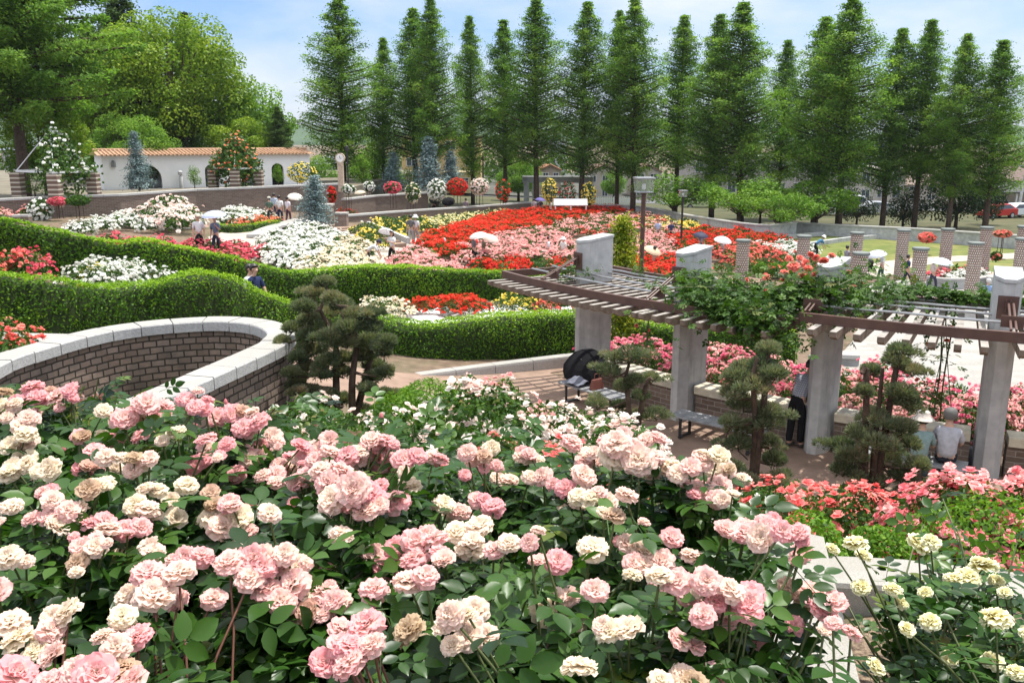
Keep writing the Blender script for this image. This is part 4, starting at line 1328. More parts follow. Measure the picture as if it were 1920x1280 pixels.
bed([(395, 396), (440, 388), (500, 392), (505, 408), (400, 412)], "white", "far", 1.9, "white rose bush right of the blue parasol", "white bushes right of the blue parasol", full=1.6, scale=1.0)
bed([(420, 416), (470, 410), (520, 408), (520, 416), (430, 422)], "orange", "far", 1.2, "low orange rose bush edged by clipped box", "orange bushes edged by box", h=.3, full=1.2, scale=.7)
bed([(270, 380), (330, 370), (365, 376), (360, 392), (290, 396)], "blush", "far", 2.0, "blush rose bush against the brick parapet", "blush bushes against the parapet", h=1.2, scale=1.5, full=1.2)
bed([(-30, 385), (60, 382), (66, 394), (-30, 402)], "pink", "far", 1.5, "pink rose bush at the far left under the striped pillars", "pink bushes under the striped pillars", full=1.0)
bed([(640, 400), (720, 390), (725, 384), (640, 388)], "red", "far", 1.5, "low red rose bush before the dark brick wall", "red bushes before the dark brick wall", h=.4, scale=.8)
# between the hedges
bed([(-40, 484), (35, 482), (45, 505), (-40, 505)], "coral", "mid", 1.0, "coral rose bush between the two left hedges", "coral bushes between the left hedges", full=1.3)
bed([(38, 484), (92, 484), (95, 506), (42, 506)], "rosy", "mid", .95, "deep rosy bush between the two left hedges", "rosy bushes between the left hedges", full=1.4)
bed([(152, 508), (215, 500), (295, 504), (330, 512), (320, 522), (150, 524)], "white", "mid", .95, "white rose bush peeping over the hump of the front hedge", "white bushes behind the front hedge", full=1.3)
bed([(692, 574), (740, 570), (756, 576), (750, 585), (695, 585)], "cream", "mid", .62, "cream rose bush beside the white sheeting", "cream bushes beside the white sheeting", full=1.9, h=.3, scale=.7)
bed([(752, 572), (830, 568), (912, 568), (914, 580), (760, 583)], "scarlet", "mid", .62, "scarlet rose bush in front of the upper hedge", "scarlet bushes before the upper hedge", full=1.6, h=.3, scale=.7)
bed([(918, 568), (1000, 566), (1004, 578), (920, 580)], "yellow", "mid", .68, "yellow rose bush left of the pergola eaves", "yellow bushes left of the pergola", full=.6, h=.3, scale=.72)
bed([(1004, 568), (1066, 566), (1068, 577), (1006, 578)], "coral", "mid", .68, "coral rose bush close to the first pergola pier", "coral bushes close to the first pier", full=1.1, h=.3, scale=.7)
# pink bed behind the pergola wall
ringp = [tuple(pol(14.2, a)[:2]) for a in range(208, 266, 4)] + [tuple(pol(10.6, a)[:2]) for a in range(264, 207, -4)]
for p in scatter(ringp, .9):
    a = math.degrees(math.atan2(p[1] - OY, p[0] - OX)) % 360
    rr_ = math.hypot(p[0] - OX, p[1] - OY)
    if 238 < a < 247 and rr_ < 11.6: continue
    if a < 229 and rr_ < 11.8: continue
    hotter = rng.random() < .5
    place_bush(p, "hot" if hotter else "pink", "mid", "%s rose bush in the curved bed behind the pergola wall" % ("bright pink" if hotter else "soft pink"),
               "%s bushes behind the pergola wall" % ("bright pink" if hotter else "soft pink"), full=1.7 if hotter else 1.3, scale=.95)
    BUSHES[0] += 1
# the slope below the front terrace
bed([(2.3, 7.0), (3.9, 6.6), (4.5, 8.8), (2.6, 9.2)], "salmon", "near", .72, "rosy coral bush among the trimmed pines on the slope", "rosy coral bushes on the slope", full=1.0, big=1.25, scale=.9, world=True)
bed([(3.05, 5.8), (4.9, 5.4), (5.0, 6.8), (3.2, 6.9)], "coralpink", "near", .55, "full coral pink rose bush at the right edge of the slope", "coral pink bushes at the right edge", full=2.4, big=1.0, scale=.98, world=True)
bed([(4.1, 8.4), (5.1, 8.3), (5.2, 9.4), (4.3, 9.6)], "white", "near", .7, "low white rose bush in front of the last bench", "white bushes in front of the last bench", full=.35, scale=.75, world=True)
bed([(1.6, 8.3), (2.5, 8.2), (2.6, 9.6), (1.7, 9.8)], "white", "near", .7, "white rose bush below the middle bench", "white bushes below the middle bench", full=.4, scale=.8, world=True)
bed([(-.2, 5.7), (.8, 5.6), (.9, 7.2), (-.2, 7.4)], "salmon", "near", .68, "rosy red bush just beyond the front coping", "rosy bushes beyond the front coping", full=.9, big=1.1, scale=.9, world=True)
bed([(-.7, 7.6), (1.2, 7.6), (1.7, 10.6), (-.5, 10.8)], "blush", "near", .78, "blush white rose bush beside the brown walkway", "blush bushes beside the walkway", full=.8, big=1.05, scale=1.08, world=True, mix=("pink", .3))
bed([(-2.2, 6.7), (-.9, 6.8), (-.9, 8.4), (-2.1, 8.5)], "blush", "near", .75, "leafy bush with a few white roses at the foot of the round pine", "leafy bushes at the round pine", full=.35, big=1.1, world=True)
bed([(-1.1, 6.1), (-.3, 6.0), (-.2, 7.2), (-1, 7.2)], "blush", "near", .75, "leafy bush with a few white roses by the green mound", "leafy bushes by the green mound", full=.4, big=1.1, scale=.9, world=True)
for p, zz_ in ((at_z(2, 600, 3.3), 2.55), (at_z(-25, 640, 3.2), 2.5), (at_z(10, 665, 3.0), 2.4)):
    place_bush(p[:2], "coral", "near", "coral rose bush at the left edge by the horseshoe wall", "coral bushes at the left edge", z=zz_, full=.6, big=1.3)
print("bushes", BUSHES)

# yellow-white roses on the right, large and near
YB = "1722 1022 46;1745 1016 34;1605 1022 44;1618 1042 30;1842 1062 52;1815 1082 44;1868 1090 30;1788 1086 34;1675 1105 34;1615 1100 34;1560 1030 26;1700 1180 30;1745 1165 38;1868 1160 56;1640 1250 36;1780 1235 34;1860 1240 40;1905 1262 38;1690 1130 26;1735 1110 26;1885 1110 26;1930 1190 40"
yb_bases = np.array([(1.55, 3.0), (1.85, 2.8), (1.55, 2.42), (1.66, 2.12), (1.95, 3.3), (1.46, 2.75)])
yf = []
for s_ in YB.split(";"):
    x, y, d = (float(q) for q in s_.split())
    zt_ = 4.12 + rng.normal(0, .05) - (.12 if y > 1200 else 0)
    p = at_z(x, y, zt_); yf.append((p, d / px_m(p)))
for i, bp in enumerate(yb_bases):
    base = np.array((*bp, tz(*bp) - .02))
    t = thing("rose_bush", "rose bush with pale yellow and white double blooms on the mulched right bed", "rose bush", base, group="yellow rose bushes of the right bed")
    mine = [f for f in yf if int(np.argmin(((yb_bases - f[0][:2]) ** 2).sum(1))) == i]
    segs, LP, LD, LS, LT = [], [], [], [], []
    fork = base + np.array((0, 0, .22))
    segs.append((bend(base, fork, 4, .02), .012, .009))
    ends_ = [(p, d, True) for p, d in mine] + [(base + np.array((rng.normal(0, .26), rng.normal(0, .26), rng.uniform(.45, .8))), 0, False) for _ in range(9)]
    for p, d, fl in ends_:
        st = bend(fork, p - np.array((0, 0, d * .1)), 6, .08); segs.append((st, .006, .003))
        az = rng.uniform(0, 6.28)
        for k in range(8):
            q = st[1 + k % 5] - base; az += 2.4
            LP.append(q); LD.append((math.cos(az), math.sin(az), rng.uniform(-.2, .4))); LS.append(rng.uniform(.10, .17)); LT.append(float(np.clip(rng.normal(.45, .2), 0, .95 if rng.random() < .9 else 1)))
        if fl:
            nrm = Vector((rng.normal(0, .3), rng.normal(-.2, .25), 1)).normalized()
            part("rose_bloom", BLOOM_Y[int(rng.integers(3))], t, p - base, (nrm.to_track_quat('Z', 'Y') @ Quaternion((0, 0, 1), rng.uniform(0, 6))).to_euler(), d * 1.05)
    for _ in range(34):
        a, r_ = rng.uniform(0, 6.28), .30 * math.sqrt(rng.uniform())
        LP.append((r_ * math.cos(a), r_ * math.sin(a), rng.uniform(.12, .66))); LD.append((math.cos(a) + rng.normal(0, .4), math.sin(a) + rng.normal(0, .4), rng.uniform(-.3, .3))); LS.append(rng.uniform(.10, .16)); LT.append(float(np.clip(rng.normal(.42, .2), 0, .9)))
    LP, LD, LS, LT = (np.array(q) for q in (LP, LD, LS, LT))
    clear = LP[:, 0] + base[0] > np.interp(LP[:, 1] + base[1], [p[1] for p in edge], [p[0] for p in edge]) + .10      # nothing reaches over the coping
    clear |= LP[:, 1] + base[1] > 3.75
    LP, LD, LS, LT = LP[clear], LD[clear], LS[clear], LT[clear]
    LD[:, 0] = np.where(LP[:, 0] + base[0] < np.interp(LP[:, 1] + base[1], [p[1] for p in edge], [p[0] for p in edge]) + .25, np.abs(LD[:, 0]), LD[:, 0])
    part("leaves", leaves_mesh("leaves", LP, LD, LS, LT, M["rose_leaf"]), t)
    part("stems", stems_mesh("stems", [([q - base for q in pts], a, b) for pts, a, b in segs], M["stem_green"]), t)
hs = MB(); hpts = [at_z(x, y, 0) for x, y in ((1700, 1225), (1790, 1238), (1860, 1246), (1960, 1262))]
hs.tube(smooth_path([(*(ground(x, y, .015))[:2], ground(x, y, .015)[2]) for x, y in ((1690, 1228), (1780, 1238), (1860, 1246), (1960, 1262))], 6), .012, 8)
tag(hs.build("hose", M["black_metal"]), "black watering hose lying on the mulch at the lower right", "hose")
mul = [ground(x, y)[:2] for x, y in ((1560, 1075), (1960, 1120))]
sheet("mulch_bed", [(1.2, 3.3), (1.75, 4.15), (3.6, 3.9), (4.2, 2.2), (1.15, 2.0)], M["mulch"], .015, .4)

# low green cushions: mound of grass, clipped box balls, bright ground plants
def cushion(name, label, cat, p, w, h, n, leaf, mat, group=None, narrow=.5):
    P, D = dome(n, w, h * 1.25, rng, shell=.25)
    V = leaf_quads(P, D, leaf, leaf * narrow, .55)
    me = quads_mesh("foliage", V, [M[mat]], np.clip(rng.normal(.5, .2, n), 0, 1))
    o = part(name, me, loc=(p[0], p[1], p[2] - h * .18))
    return tag(o, label, cat, group)
for x, y, w, h, lab in ((1520, 985, .52, .46, "bright green cushion plant beside the corner of the white coping"), (1650, 1012, .42, .36, "small dark green cushion behind the yellow roses"),
                        (1885, 1045, 1.2, .42, "wide bright green cushion below the coral pink bushes")):
    p = at_Y(x, y, 4.75)
    cushion("cushion_plant", lab, "plant", (p[0], p[1], tz(p[0], p[1])), w, h, 2200, .035, "bright_leaf")
gp = [ground(x, y, .02)[:2] for x, y in ((775, 716), (850, 735), (905, 800), (880, 850), (790, 850), (740, 790), (735, 740))]
def grass_patch(name, poly, n, hgt, label, mat="bright_leaf", w=.012, lift=0):
    P = []
    D = np.array(poly); lo, hi = D.min(0), D.max(0)
    while len(P) < n:
        q = (rng.uniform(lo[0], hi[0]), rng.uniform(lo[1], hi[1]))
        if in_poly(q, poly): P.append(q)
    P = np.array(P); z = tz_many(P) + lift
    a = rng.uniform(0, 6.28, n); le = rng.normal(0, .45, (n, 2)) * hgt; hh = hgt * rng.uniform(.6, 1.2, n)
    s = np.column_stack((np.cos(a), np.sin(a))) * w
    V = np.stack((np.column_stack((P - s, z)), np.column_stack((P + s, z)), np.column_stack((P + le + s * .3, z + hh)), np.column_stack((P + le - s * .3, z + hh))), 1).reshape(-1, 3)
    return tag(part(name, quads_mesh(name, V, [M[mat]], np.clip(rng.normal(.55, .2, n), 0, 1))), label, "grass", kind="stuff")
pc = ground(830, 770, .2)
for k, (x, y, w, h) in enumerate(((-.95, 9.3, 1.25, .75), (-.45, 8.0, 1.0, .55), (-1.35, 10.6, 1.0, .6))):
    cushion("ground_cover_mound", ["mound of fine bright green foliage right of the round pine", "lower tongue of bright green foliage near the front roses", "small green mound at the foot of the kerb behind the round pine"][k], "plant", (x, y, tz(x, y)), w, h, 7000, .05, "bright_leaf", narrow=.3)
grass_patch("grass", [ground(x, y)[:2] for x, y in ((1720, 970), (1830, 965), (1840, 1000), (1720, 1005))], 5000, .1, "strip of short grass between the coral bushes and the yellow roses")
for k, (x, y) in enumerate(((1450, 512), (1472, 511), (1425, 510), (1495, 510))):
    p = ground(x, y, .3)
    cushion("box_ball", "clipped round box ball in the row beside the lattice column", "shrub", (p[0], p[1], tz(p[0], p[1])), .9, .8, 1600, .10, "bright_leaf", "box balls beside the lattice column")
p = ground(184, 514, .5)
M["gold_leaf"] = leaf_mat("gold_leaf", [(0, (.25, .20, .01, 1)), (.5, (.55, .45, .03, 1)), (1, (.75, .66, .08, 1))], .6, .3)
cushion("golden_shrub", "low golden yellow shrub among the white roses behind the front hedge", "shrub", (p[0], p[1], tz(p[0], p[1])), 1.15, .75, 1800, .06, "gold_leaf")
p = ground(1905, 790, .2)
cushion("golden_shrub", "yellow green low plant at the right edge beyond the last pier", "shrub", (p[0], p[1], tz(p[0], p[1])), 1.6, .4, 2500, .05, "gold_leaf")

# ------------------------------------------------------------------ trimmed pines
def needle_pad(V, T, c, r, g, n):
    D = g.normal(0, 1, (n, 3)); D[:, 2] = np.abs(D[:, 2]) * 1.0 - .35; D /= np.linalg.norm(D, axis=1)[:, None]
    rad = r * (.45 + .55 * g.beta(4, 1.2, n))
    P = np.array(c) + D * rad[:, None] * np.array((1.08, 1.08, .78))
    t = D + g.normal(0, .28, (n, 3)) + np.array((0, 0, .45)); t /= np.linalg.norm(t, axis=1)[:, None]
    s = np.cross(t, g.normal(0, 1, (n, 3))); s /= np.linalg.norm(s, axis=1)[:, None] + 1e-9
    L = g.uniform(.032, .058, n)[:, None]; w = .005
    V.append(np.stack((P - s * w, P + s * w, P + t * L + s * w * .4, P + t * L - s * w * .4), 1).reshape(-1, 3))
    base = g.normal(.5, .16)
    T.append(np.repeat(np.clip(base + g.normal(0, .16, n) + .18 * D[:, 2], 0, 1), 4))

def trimmed_pine(label, Y, trunks, pads, depth, per=420, rs=1.0, seed=1):
    g = np.random.default_rng(seed)
    b = at_Y(*trunks[0][0], Y); b[2] = min(b[2], tz(b[0], b[1]))
    t = thing("trimmed_pine", label, "pine tree", b)
    PTS = []
    mb = MB()
    for tr in trunks:
        pts = [at_Y(x, y, Y + g.normal(0, .04)) - b for x, y in tr]
        pts[0][2] = min(pts[0][2], -.05)
        k = len(pts)
        mb.tube(smooth_path(pts, 4), list(np.linspace(.05, .02, (k - 1) * 4 + 1)), 8)
        PTS += list(smooth_path(pts, 4))
    PTS = np.array(PTS)
    V, T = [], []
    bmb = mb
    for x, y, r in pads:
        yy = Y + g.uniform(-depth, depth)
        c = at_Y(x, y, yy) - b; rr = r / px_m(c + b) * rs
        q = PTS[int(np.argmin(((PTS - c) ** 2 * np.array((1, 1, 1.6))).sum(1)))]
        bmb.tube(bend(q, c - np.array((0, 0, rr * .4)), 4, -.08), [.022, .017, .014, .011], 5)
        for _ in range(2): bmb.tube(bend(c - np.array((0, 0, rr * .5)), c + g.normal(0, rr * .5, 3), 3, 0), .007, 4)
        needle_pad(V, T, c, rr * .74, g, int(per * .8))
        for _ in range(3):
            needle_pad(V, T, c + g.normal(0, 1, 3) * np.array((.5, .5, .18)) * rr, rr * .42, g, int(per * .2))
    bmb.build("trunk", M["bark"], t)
    V = np.vstack(V)
    me = quads_mesh("crown", V, [M["pine_needle"]])
    part("crown", me, t)
    a = me.attributes.new("tint", 'FLOAT', 'POINT'); a.data.foreach_set("value", np.concatenate(T).astype(np.float32))
    return t

def PD(s): return [tuple(float(v) for v in q.split()) for q in s.split(";")]
trimmed_pine("broad dark cloud pruned pine in front of the end of the horseshoe wall", 10.0,
    [[(662, 800), (660, 720), (668, 640), (650, 575)], [(630, 790), (630, 700), (628, 640), (600, 580)], [(650, 770), (690, 690), (705, 640)]],
    PD("612 530 16;592 552 24;622 560 20;570 576 22;605 590 28;640 572 25;662 592 26;692 590 20;580 602 25;546 616 18;530 640 14;600 612 25;655 616 28;700 612 18;620 632 28;575 632 22;650 642 26;690 640 25;725 640 18;715 652 20;590 660 28;612 680 25;640 672 22;680 666 25;720 662 15;560 672 20;575 692 22;560 708 17;600 702 20;642 700 20;700 686 22;548 700 18;550 724 15;698 708 20;722 700 16;610 742 18;585 735 20;570 760 18;690 730 18;600 760 20;640 750 18;720 740 18;560 735 16;625 780 18;680 770 16"), .40, 1300, .96, 3)
trimmed_pine("small cloud pruned pine in front of the bench with the black umbrella", 12.6,
    [[(1190, 800), (1178, 750), (1172, 715), (1180, 680)], [(1180, 745), (1210, 728), (1225, 712)]],
    PD("1180 664 24;1202 668 20;1152 672 18;1142 696 23;1220 710 18;1190 712 16;1168 724 16;1200 742 16;1120 757 22;1172 782 18;1202 777 18;1232 777 22;1145 800 18;1185 802 15;1125 795 16;1160 760 14"), .25, 900, 1.12, 5)
trimmed_pine("tall tiered pine in front of the empty middle bench", 9.6,
    [[(1408, 970), (1412, 880), (1416, 790), (1412, 710), (1420, 670)], [(1415, 790), (1435, 730), (1442, 660)]],
    PD("1440 656 22;1395 692 26;1430 690 28;1452 702 22;1383 706 24;1420 722 28;1374 737 24;1395 762 22;1442 772 24;1370 792 20;1446 792 25;1400 802 20;1385 832 25;1442 830 22;1374 880 24;1452 862 22;1402 906 24;1456 902 24;1440 936 26;1398 950 22;1425 955 20;1378 925 18"), .22, 1100, 1.12, 7)
trimmed_pine("tall tiered pine partly hiding the woman in the sun hat", 9.3,
    [[(1628, 1005), (1634, 930), (1640, 840), (1648, 760), (1655, 690)], [(1645, 780), (1675, 720), (1688, 665)], [(1642, 760), (1625, 720), (1615, 700)]],
    PD("1688 660 24;1684 678 20;1632 694 16;1712 696 19;1620 732 15;1690 737 28;1702 757 24;1640 782 28;1665 802 34;1610 812 24;1692 802 25;1580 836 24;1640 832 30;1702 832 24;1600 857 25;1660 862 30;1722 872 20;1580 882 22;1690 892 25;1640 902 25;1600 922 25;1700 926 22;1665 942 25;1590 952 20;1625 962 22;1692 962 20;1650 985 18"), .26, 1100, 1.08, 9)

# ------------------------------------------------------------------ climbing roses on the pergola
def climber(label, path, n, spread, blooms, color="coral", thick=.25, stems=None, group=None):
    P = smooth_path(path, 8); L = arclen(P)
    b = P[0].copy()
    t = thing("climbing_rose", label, "climbing rose", b, group=group)
    s = rng.uniform(0, L[-1], n)
    C0 = np.column_stack([np.interp(s, L, P[:, k]) for k in range(3)])
    off = rng.normal(0, 1, (n, 3)) * np.array((spread, spread, thick))
    lump = .55 + .45 * np.sin(s * 3.1 + 1.3 * np.sin(s * 1.7))
    Q = C0 + off * lump[:, None] - b
    D = off / (np.linalg.norm(off, axis=1)[:, None] + 1e-9) + np.array((0, 0, .4))
    me = leaves_mesh("leaves", Q, np.column_stack((rng.normal(0, 1, (n, 2)), rng.normal(-.1, .3, n))), rng.uniform(.13, .22, n), np.clip(rng.normal(.55, .2, n), 0, .97), M["bush_leaf"], .5)
    part("leaves", me, t)
    st = MB()
    for k in range(max(4, n // 160)):
        i = rng.integers(n); j = int(np.argmin(np.abs(s - s[i] - .8)))
        st.tube(bend(Q[i], Q[j], 5, .1), .008, 5)
    if stems:
        for q in stems: st.tube(smooth_path([np.array(x) - b for x in q], 5), .014, 6)
    st.build("stems", M["stem_green"], t)
    for p, d, in blooms:
        o = part("rose_bloom", BLOOM_C[int(rng.integers(3))], t, np.array(p) - b, (rng.normal(-.5, .35), rng.normal(0, .4), rng.uniform(0, 6)), d)
    return t
BLOOM_C = [bloom_mesh("rose_bloom", M["petal_coral"], 300 + i, 1.0, [(5, 10, .2, .15), (6, 36, .3, .22), (7, 62, .42, .28), (7, 88, .48, .28)]) for i in range(3)]
cb = []
for x, y, d in ((1488, 500, 34), (1510, 495, 30), (1560, 505, 30), (1545, 490, 26), (1530, 484, 22), (1575, 520, 26), (1470, 512, 26), (1505, 517, 28), (1436, 521, 26), (1468, 526, 18), (1530, 515, 24), (1590, 512, 20), (1560, 480, 20), (1520, 478, 20), (1580, 540, 22), (1600, 540, 18), (1398, 568, 18), (1400, 525, 14), (1435, 545, 14), (1582, 542, 24), (1540, 500, 28), (1500, 484, 20), (1428, 566, 14), (1555, 520, 22), (1622, 530, 14), (1480, 485, 22), (1515, 505, 26), (1550, 510, 24)):
    p = at_Y(x, y, 15.9 + rng.normal(0, .3)); cb.append((p, .72 * d / px_m(p)))
climber("large climbing rose with coral blooms heaped over the middle of the pergola", [pol(16.2, 228, 2.75), pol(15.6, 230, 2.85), pol(15.9, 232, 2.85), pol(15.6, 233.5, 2.95), pol(15.0, 235.2, 3.05), pol(15.3, 236.8, 2.95)], 2900, .6, cb, thick=.27,
        stems=[[pol(14.5, 234, 0), pol(14.5, 234, 1.2), pol(14.4, 233.6, 2.4), pol(15, 233, 2.8)], [pol(14.45, 234.3, 0), pol(14.4, 234.4, 1.5), pol(14.8, 235, 2.8)]])
climber("leafy climbing rose along the outer beam left of the coral blooms", [pol(15.4, 225.2, 2.78), pol(15.9, 227, 2.76), pol(16.45, 229.5, 2.66), pol(16.6, 231.5, 2.58), pol(16.6, 233.6, 2.5)], 2300, .34, [], thick=.27)
climber("small climbing rose sprig round the foot of the first pier top", [pol(15.6, 212.2, 2.72), pol(15.2, 213.6, 2.75)], 90, .2, [], thick=.14)
climber("climbing rose spread along the inner rails of the right pergola section", [pol(14.6, 237.5, 2.92), pol(14.1, 240, 2.95), pol(14.4, 243, 2.95), pol(14.0, 246.5, 2.95), pol(14.5, 250, 2.9)], 900, .36, [], thick=.13)
for dg, rad, lab in ((234.0, 14.2, "climbing rose rising up the back of the third pier"), (241.5, 13.9, "thin climbing rose on canes between the two right piers"), (248.5, 14.2, "climbing rose behind the last pier at the right edge"), (215.4, 13.9, "climbing rose rising behind the first pier")):
    climber(lab, [pol(rad, dg, .3), pol(rad, dg + .5, 1.2), pol(rad, dg - .2, 2.0), pol(rad + .3, dg, 2.7)], 130, .17, [(pol(rad + rng.normal(0, .25), dg + rng.normal(0, .8), rng.uniform(1.2, 2.4)), .1) for _ in range(5)], thick=.3, stems=[[pol(rad, dg, 0), pol(rad, dg + .3, 1.4), pol(rad, dg, 2.6)], [pol(rad, dg + .8, 0), pol(rad + .1, dg + .6, 1.2), pol(rad, dg + .9, 2.7)]])
# ------------------------------------------------------------------ trees
M["meta_leaf"] = leaf_mat("meta_leaf", [(0, (.045, .11, .018, 1)), (.5, (.125, .245, .036, 1)), (1, (.25, .38, .06, 1))], .6, .5, .15)
M["camphor_leaf"] = leaf_mat("camphor_leaf", [(0, (.05, .12, .012, 1)), (.5, (.145, .245, .02, 1)), (1, (.31, .40, .035, 1))], .5, .38, .15)
M["conifer_leaf"] = leaf_mat("conifer_leaf", [(0, (.02, .045, .012, 1)), (.5, (.055, .105, .022, 1)), (1, (.11, .17, .035, 1))], .6, .35, .15)
M["dark_leaf"] = leaf_mat("dark_leaf", [(0, (.008, .020, .007, 1)), (.5, (.020, .045, .012, 1)), (1, (.045, .085, .018, 1))], .6, .2, .2)
M["spruce_leaf"] = leaf_mat("spruce_leaf", [(0, (.075, .125, .13, 1)), (.5, (.17, .245, .255, 1)), (1, (.32, .41, .42, 1))], .6, .12, .2)
M["gold_conifer"] = leaf_mat("gold_conifer", [(0, (.04, .085, .006, 1)), (.45, (.13, .20, .010, 1)), (1, (.42, .42, .02, 1))], .6, .3, .2)

def conifer_meshes(H, prof, nbr, per, leaf, wl, mat, seed, z0=.12, up=.35, droop=.25, trunk=.28, flat=.35, clump=.5):
    """trunk with limbs, and a crown of sprays along them; prof(t) is the crown's half width at height share t"""
    g = np.random.default_rng(seed)
    mb = MB()
    lean = g.normal(0, .01, 2)
    tp = [np.array((lean[0] * z * H + .06 * math.sin(z * 5), lean[1] * z * H, z * H)) for z in np.linspace(0, .985, 12)]
    mb.tube([tuple(p) for p in tp], [trunk * (1 - .93 * z) for z in np.linspace(0, 1, 12)], 8)
    PP, NN, TT = [], [], []
    az = 0
    for i in range(nbr):
        t = z0 + (1 - z0) * ((i + g.uniform(0, 1)) / nbr) ** .9
        az += 2.4 + g.normal(0, .5)
        L = prof(t) * g.uniform(.5, 1.2)
        c = np.array([np.interp(t * H, [p[2] for p in tp], [p[k] for p in tp]) for k in range(3)])
        d = np.array((math.cos(az), math.sin(az), 0))
        end = c + d * L + np.array((0, 0, up * L * (1.0 - .3 * t)))
        mid = c + d * L * .55 + np.array((0, 0, up * L * .35))
        if L > .5: mb.tube([c, mid, end], [max(.012, .03 * L), max(.01, .018 * L), .008], 4, cap=False)
        k = max(6, int(per * (.35 + L / max(prof(.35), .1))))
        s = g.beta(1.6, 1.1, k)
        q = (c[None] * (1 - s[:, None]) ** 2 + 2 * mid[None] * (s * (1 - s))[:, None] + end[None] * s[:, None] ** 2)
        sp = (.16 + .30 * np.sin(np.pi * np.clip(s * .9 + .1, 0, 1))) * min(1.3, .35 + L * .45)
        off = g.normal(0, 1, (k, 3)) * sp[:, None] * np.array((1, 1, flat))
        off[:, 2] -= droop * sp * np.abs(g.normal(0, 1, k))
        PP.append(q + off)
        NN.append(np.tile(np.array((d[0] * .5, d[1] * .5, .8)), (k, 1)))
        TT.append(np.clip(g.normal(.5 + g.normal(0, clump * .3), .16, k) + .1 * (s - .5), 0, 1))
    P, N, T = np.vstack(PP), np.vstack(NN), np.concatenate(TT)
    global rng
    keep, rng = rng, g
    V = leaf_quads(P, N, leaf, leaf * wl, .6)
    rng = keep
    cr = quads_mesh("crown", V, [M[mat]], T)
    tm = bpy.data.meshes.new("trunk"); tm.from_pydata(mb.v, [], mb.f); tm.materials.append(M["bark"]); tm.polygons.foreach_set("use_smooth", [True] * len(mb.f))
    return tm, cr

def meta_prof(Wd, seed=0):
    g = np.random.default_rng(seed); k = g.uniform(.85, 1.12, 9)
    T_ = [.15, .22, .30, .40, .54, .70, .83, .93, 1.0]; A_ = [.45, .80, .97, 1.0, .95, .74, .46, .22, .03]
    return lambda t: Wd * float(np.interp(t, T_, np.array(A_) * k))
META = [conifer_meshes(19, meta_prof(3.15, k), 145, 280, .20, .44, "meta_leaf", 11 + k, z0=zz, up=.42, droop=.18, flat=.42, clump=.8) for k, zz in enumerate((.19, .21, .16, .23, .18))]

def plant_tree(name, label, cat, meshes, loc, scale=1.0, rz=None, group=None, wide=1.0, mat=None):
    t = thing(name, label, cat, loc, rng.uniform(0, 6.28) if rz is None else rz, group, (scale * wide, scale * wide, scale))
    part("trunk", meshes[0], t); part("crown", meshes[1], t)
    return t

ROW = [  # px of the trunk, py of the top, distance, mesh, width, words
    (645, -6, 88, 2, 1.25, "broad dawn redwood at the left end of the tall row, above the clock post"),
    (719, 70, 92, 1, .92, "short slim dawn redwood second from the left end of the tall row"),
    (782, 14, 90, 1, 1.05, "dawn redwood with a crooked tip, left of a close pair"),
    (818, -6, 87, 0, .9, "tall dawn redwood, right of a close pair, behind the blue spruces"),
    (887, 30, 92, 3, .8, "medium dawn redwood just right of the yellow building"),
    (947, 36, 94, 1, .95, "slender dawn redwood above the dark red standard roses"),
    (1006, -2, 90, 0, 1.1, "tall dawn redwood behind the grey stone pavilion"),
    (1090, 2, 90, 2, 1.0, "full dawn redwood rising behind the yellow rose columns"),
    (1156, 18, 92, 1, .8, "narrow dawn redwood close on the left of a taller one"),
    (1186, -4, 88, 0, 1.0, "tall dawn redwood behind the brown lamp post"),
    (1265, 28, 92, 3, 1.0, "thin open dawn redwood right of the brown lamp post"),
    (1334, 24, 86, 1, 1.1, "dawn redwood leaning close to a taller one, behind the round maples"),
    (1389, 2, 84, 0, 1.2, "tall full dawn redwood above the light green maples"),
    (1456, 74, 88, 3, .9, "short pale dawn redwood in the gap right of the middle of the row"),
    (1527, 30, 80, 1, 1.15, "dawn redwood left of the tallest one on the right"),
    (1574, -6, 76, 0, 1.15, "tallest dawn redwood of the right half, with a bare dark trunk by the white van"),
    (1656, 52, 78, 3, 1.05, "medium dawn redwood behind the dark rounded evergreen"),
    (1716, 36, 78, 1, 1.0, "slender dawn redwood with a thin tip, fourth from the right end"),
    (1780, 62, 74, 2, .95, "dark dense dawn redwood second from the right end"),
    (1850, 74, 74, 2, 1.15, "broad dawn redwood at the right end of the row"),
]
for k, (px, py, Y, mi, wd, words) in enumerate(ROW):
    p = at_Y(px, 400, Y); z = tz(p[0], Y) - .1
    top = at_Y(px, py, Y)[2]
    plant_tree("dawn_redwood", words, "tree", META[(mi + k) % 5], (p[0], Y, z), (top - z) / 18.9, wide=wd, group="row of dawn redwoods behind the garden", rz=k * 1.37)
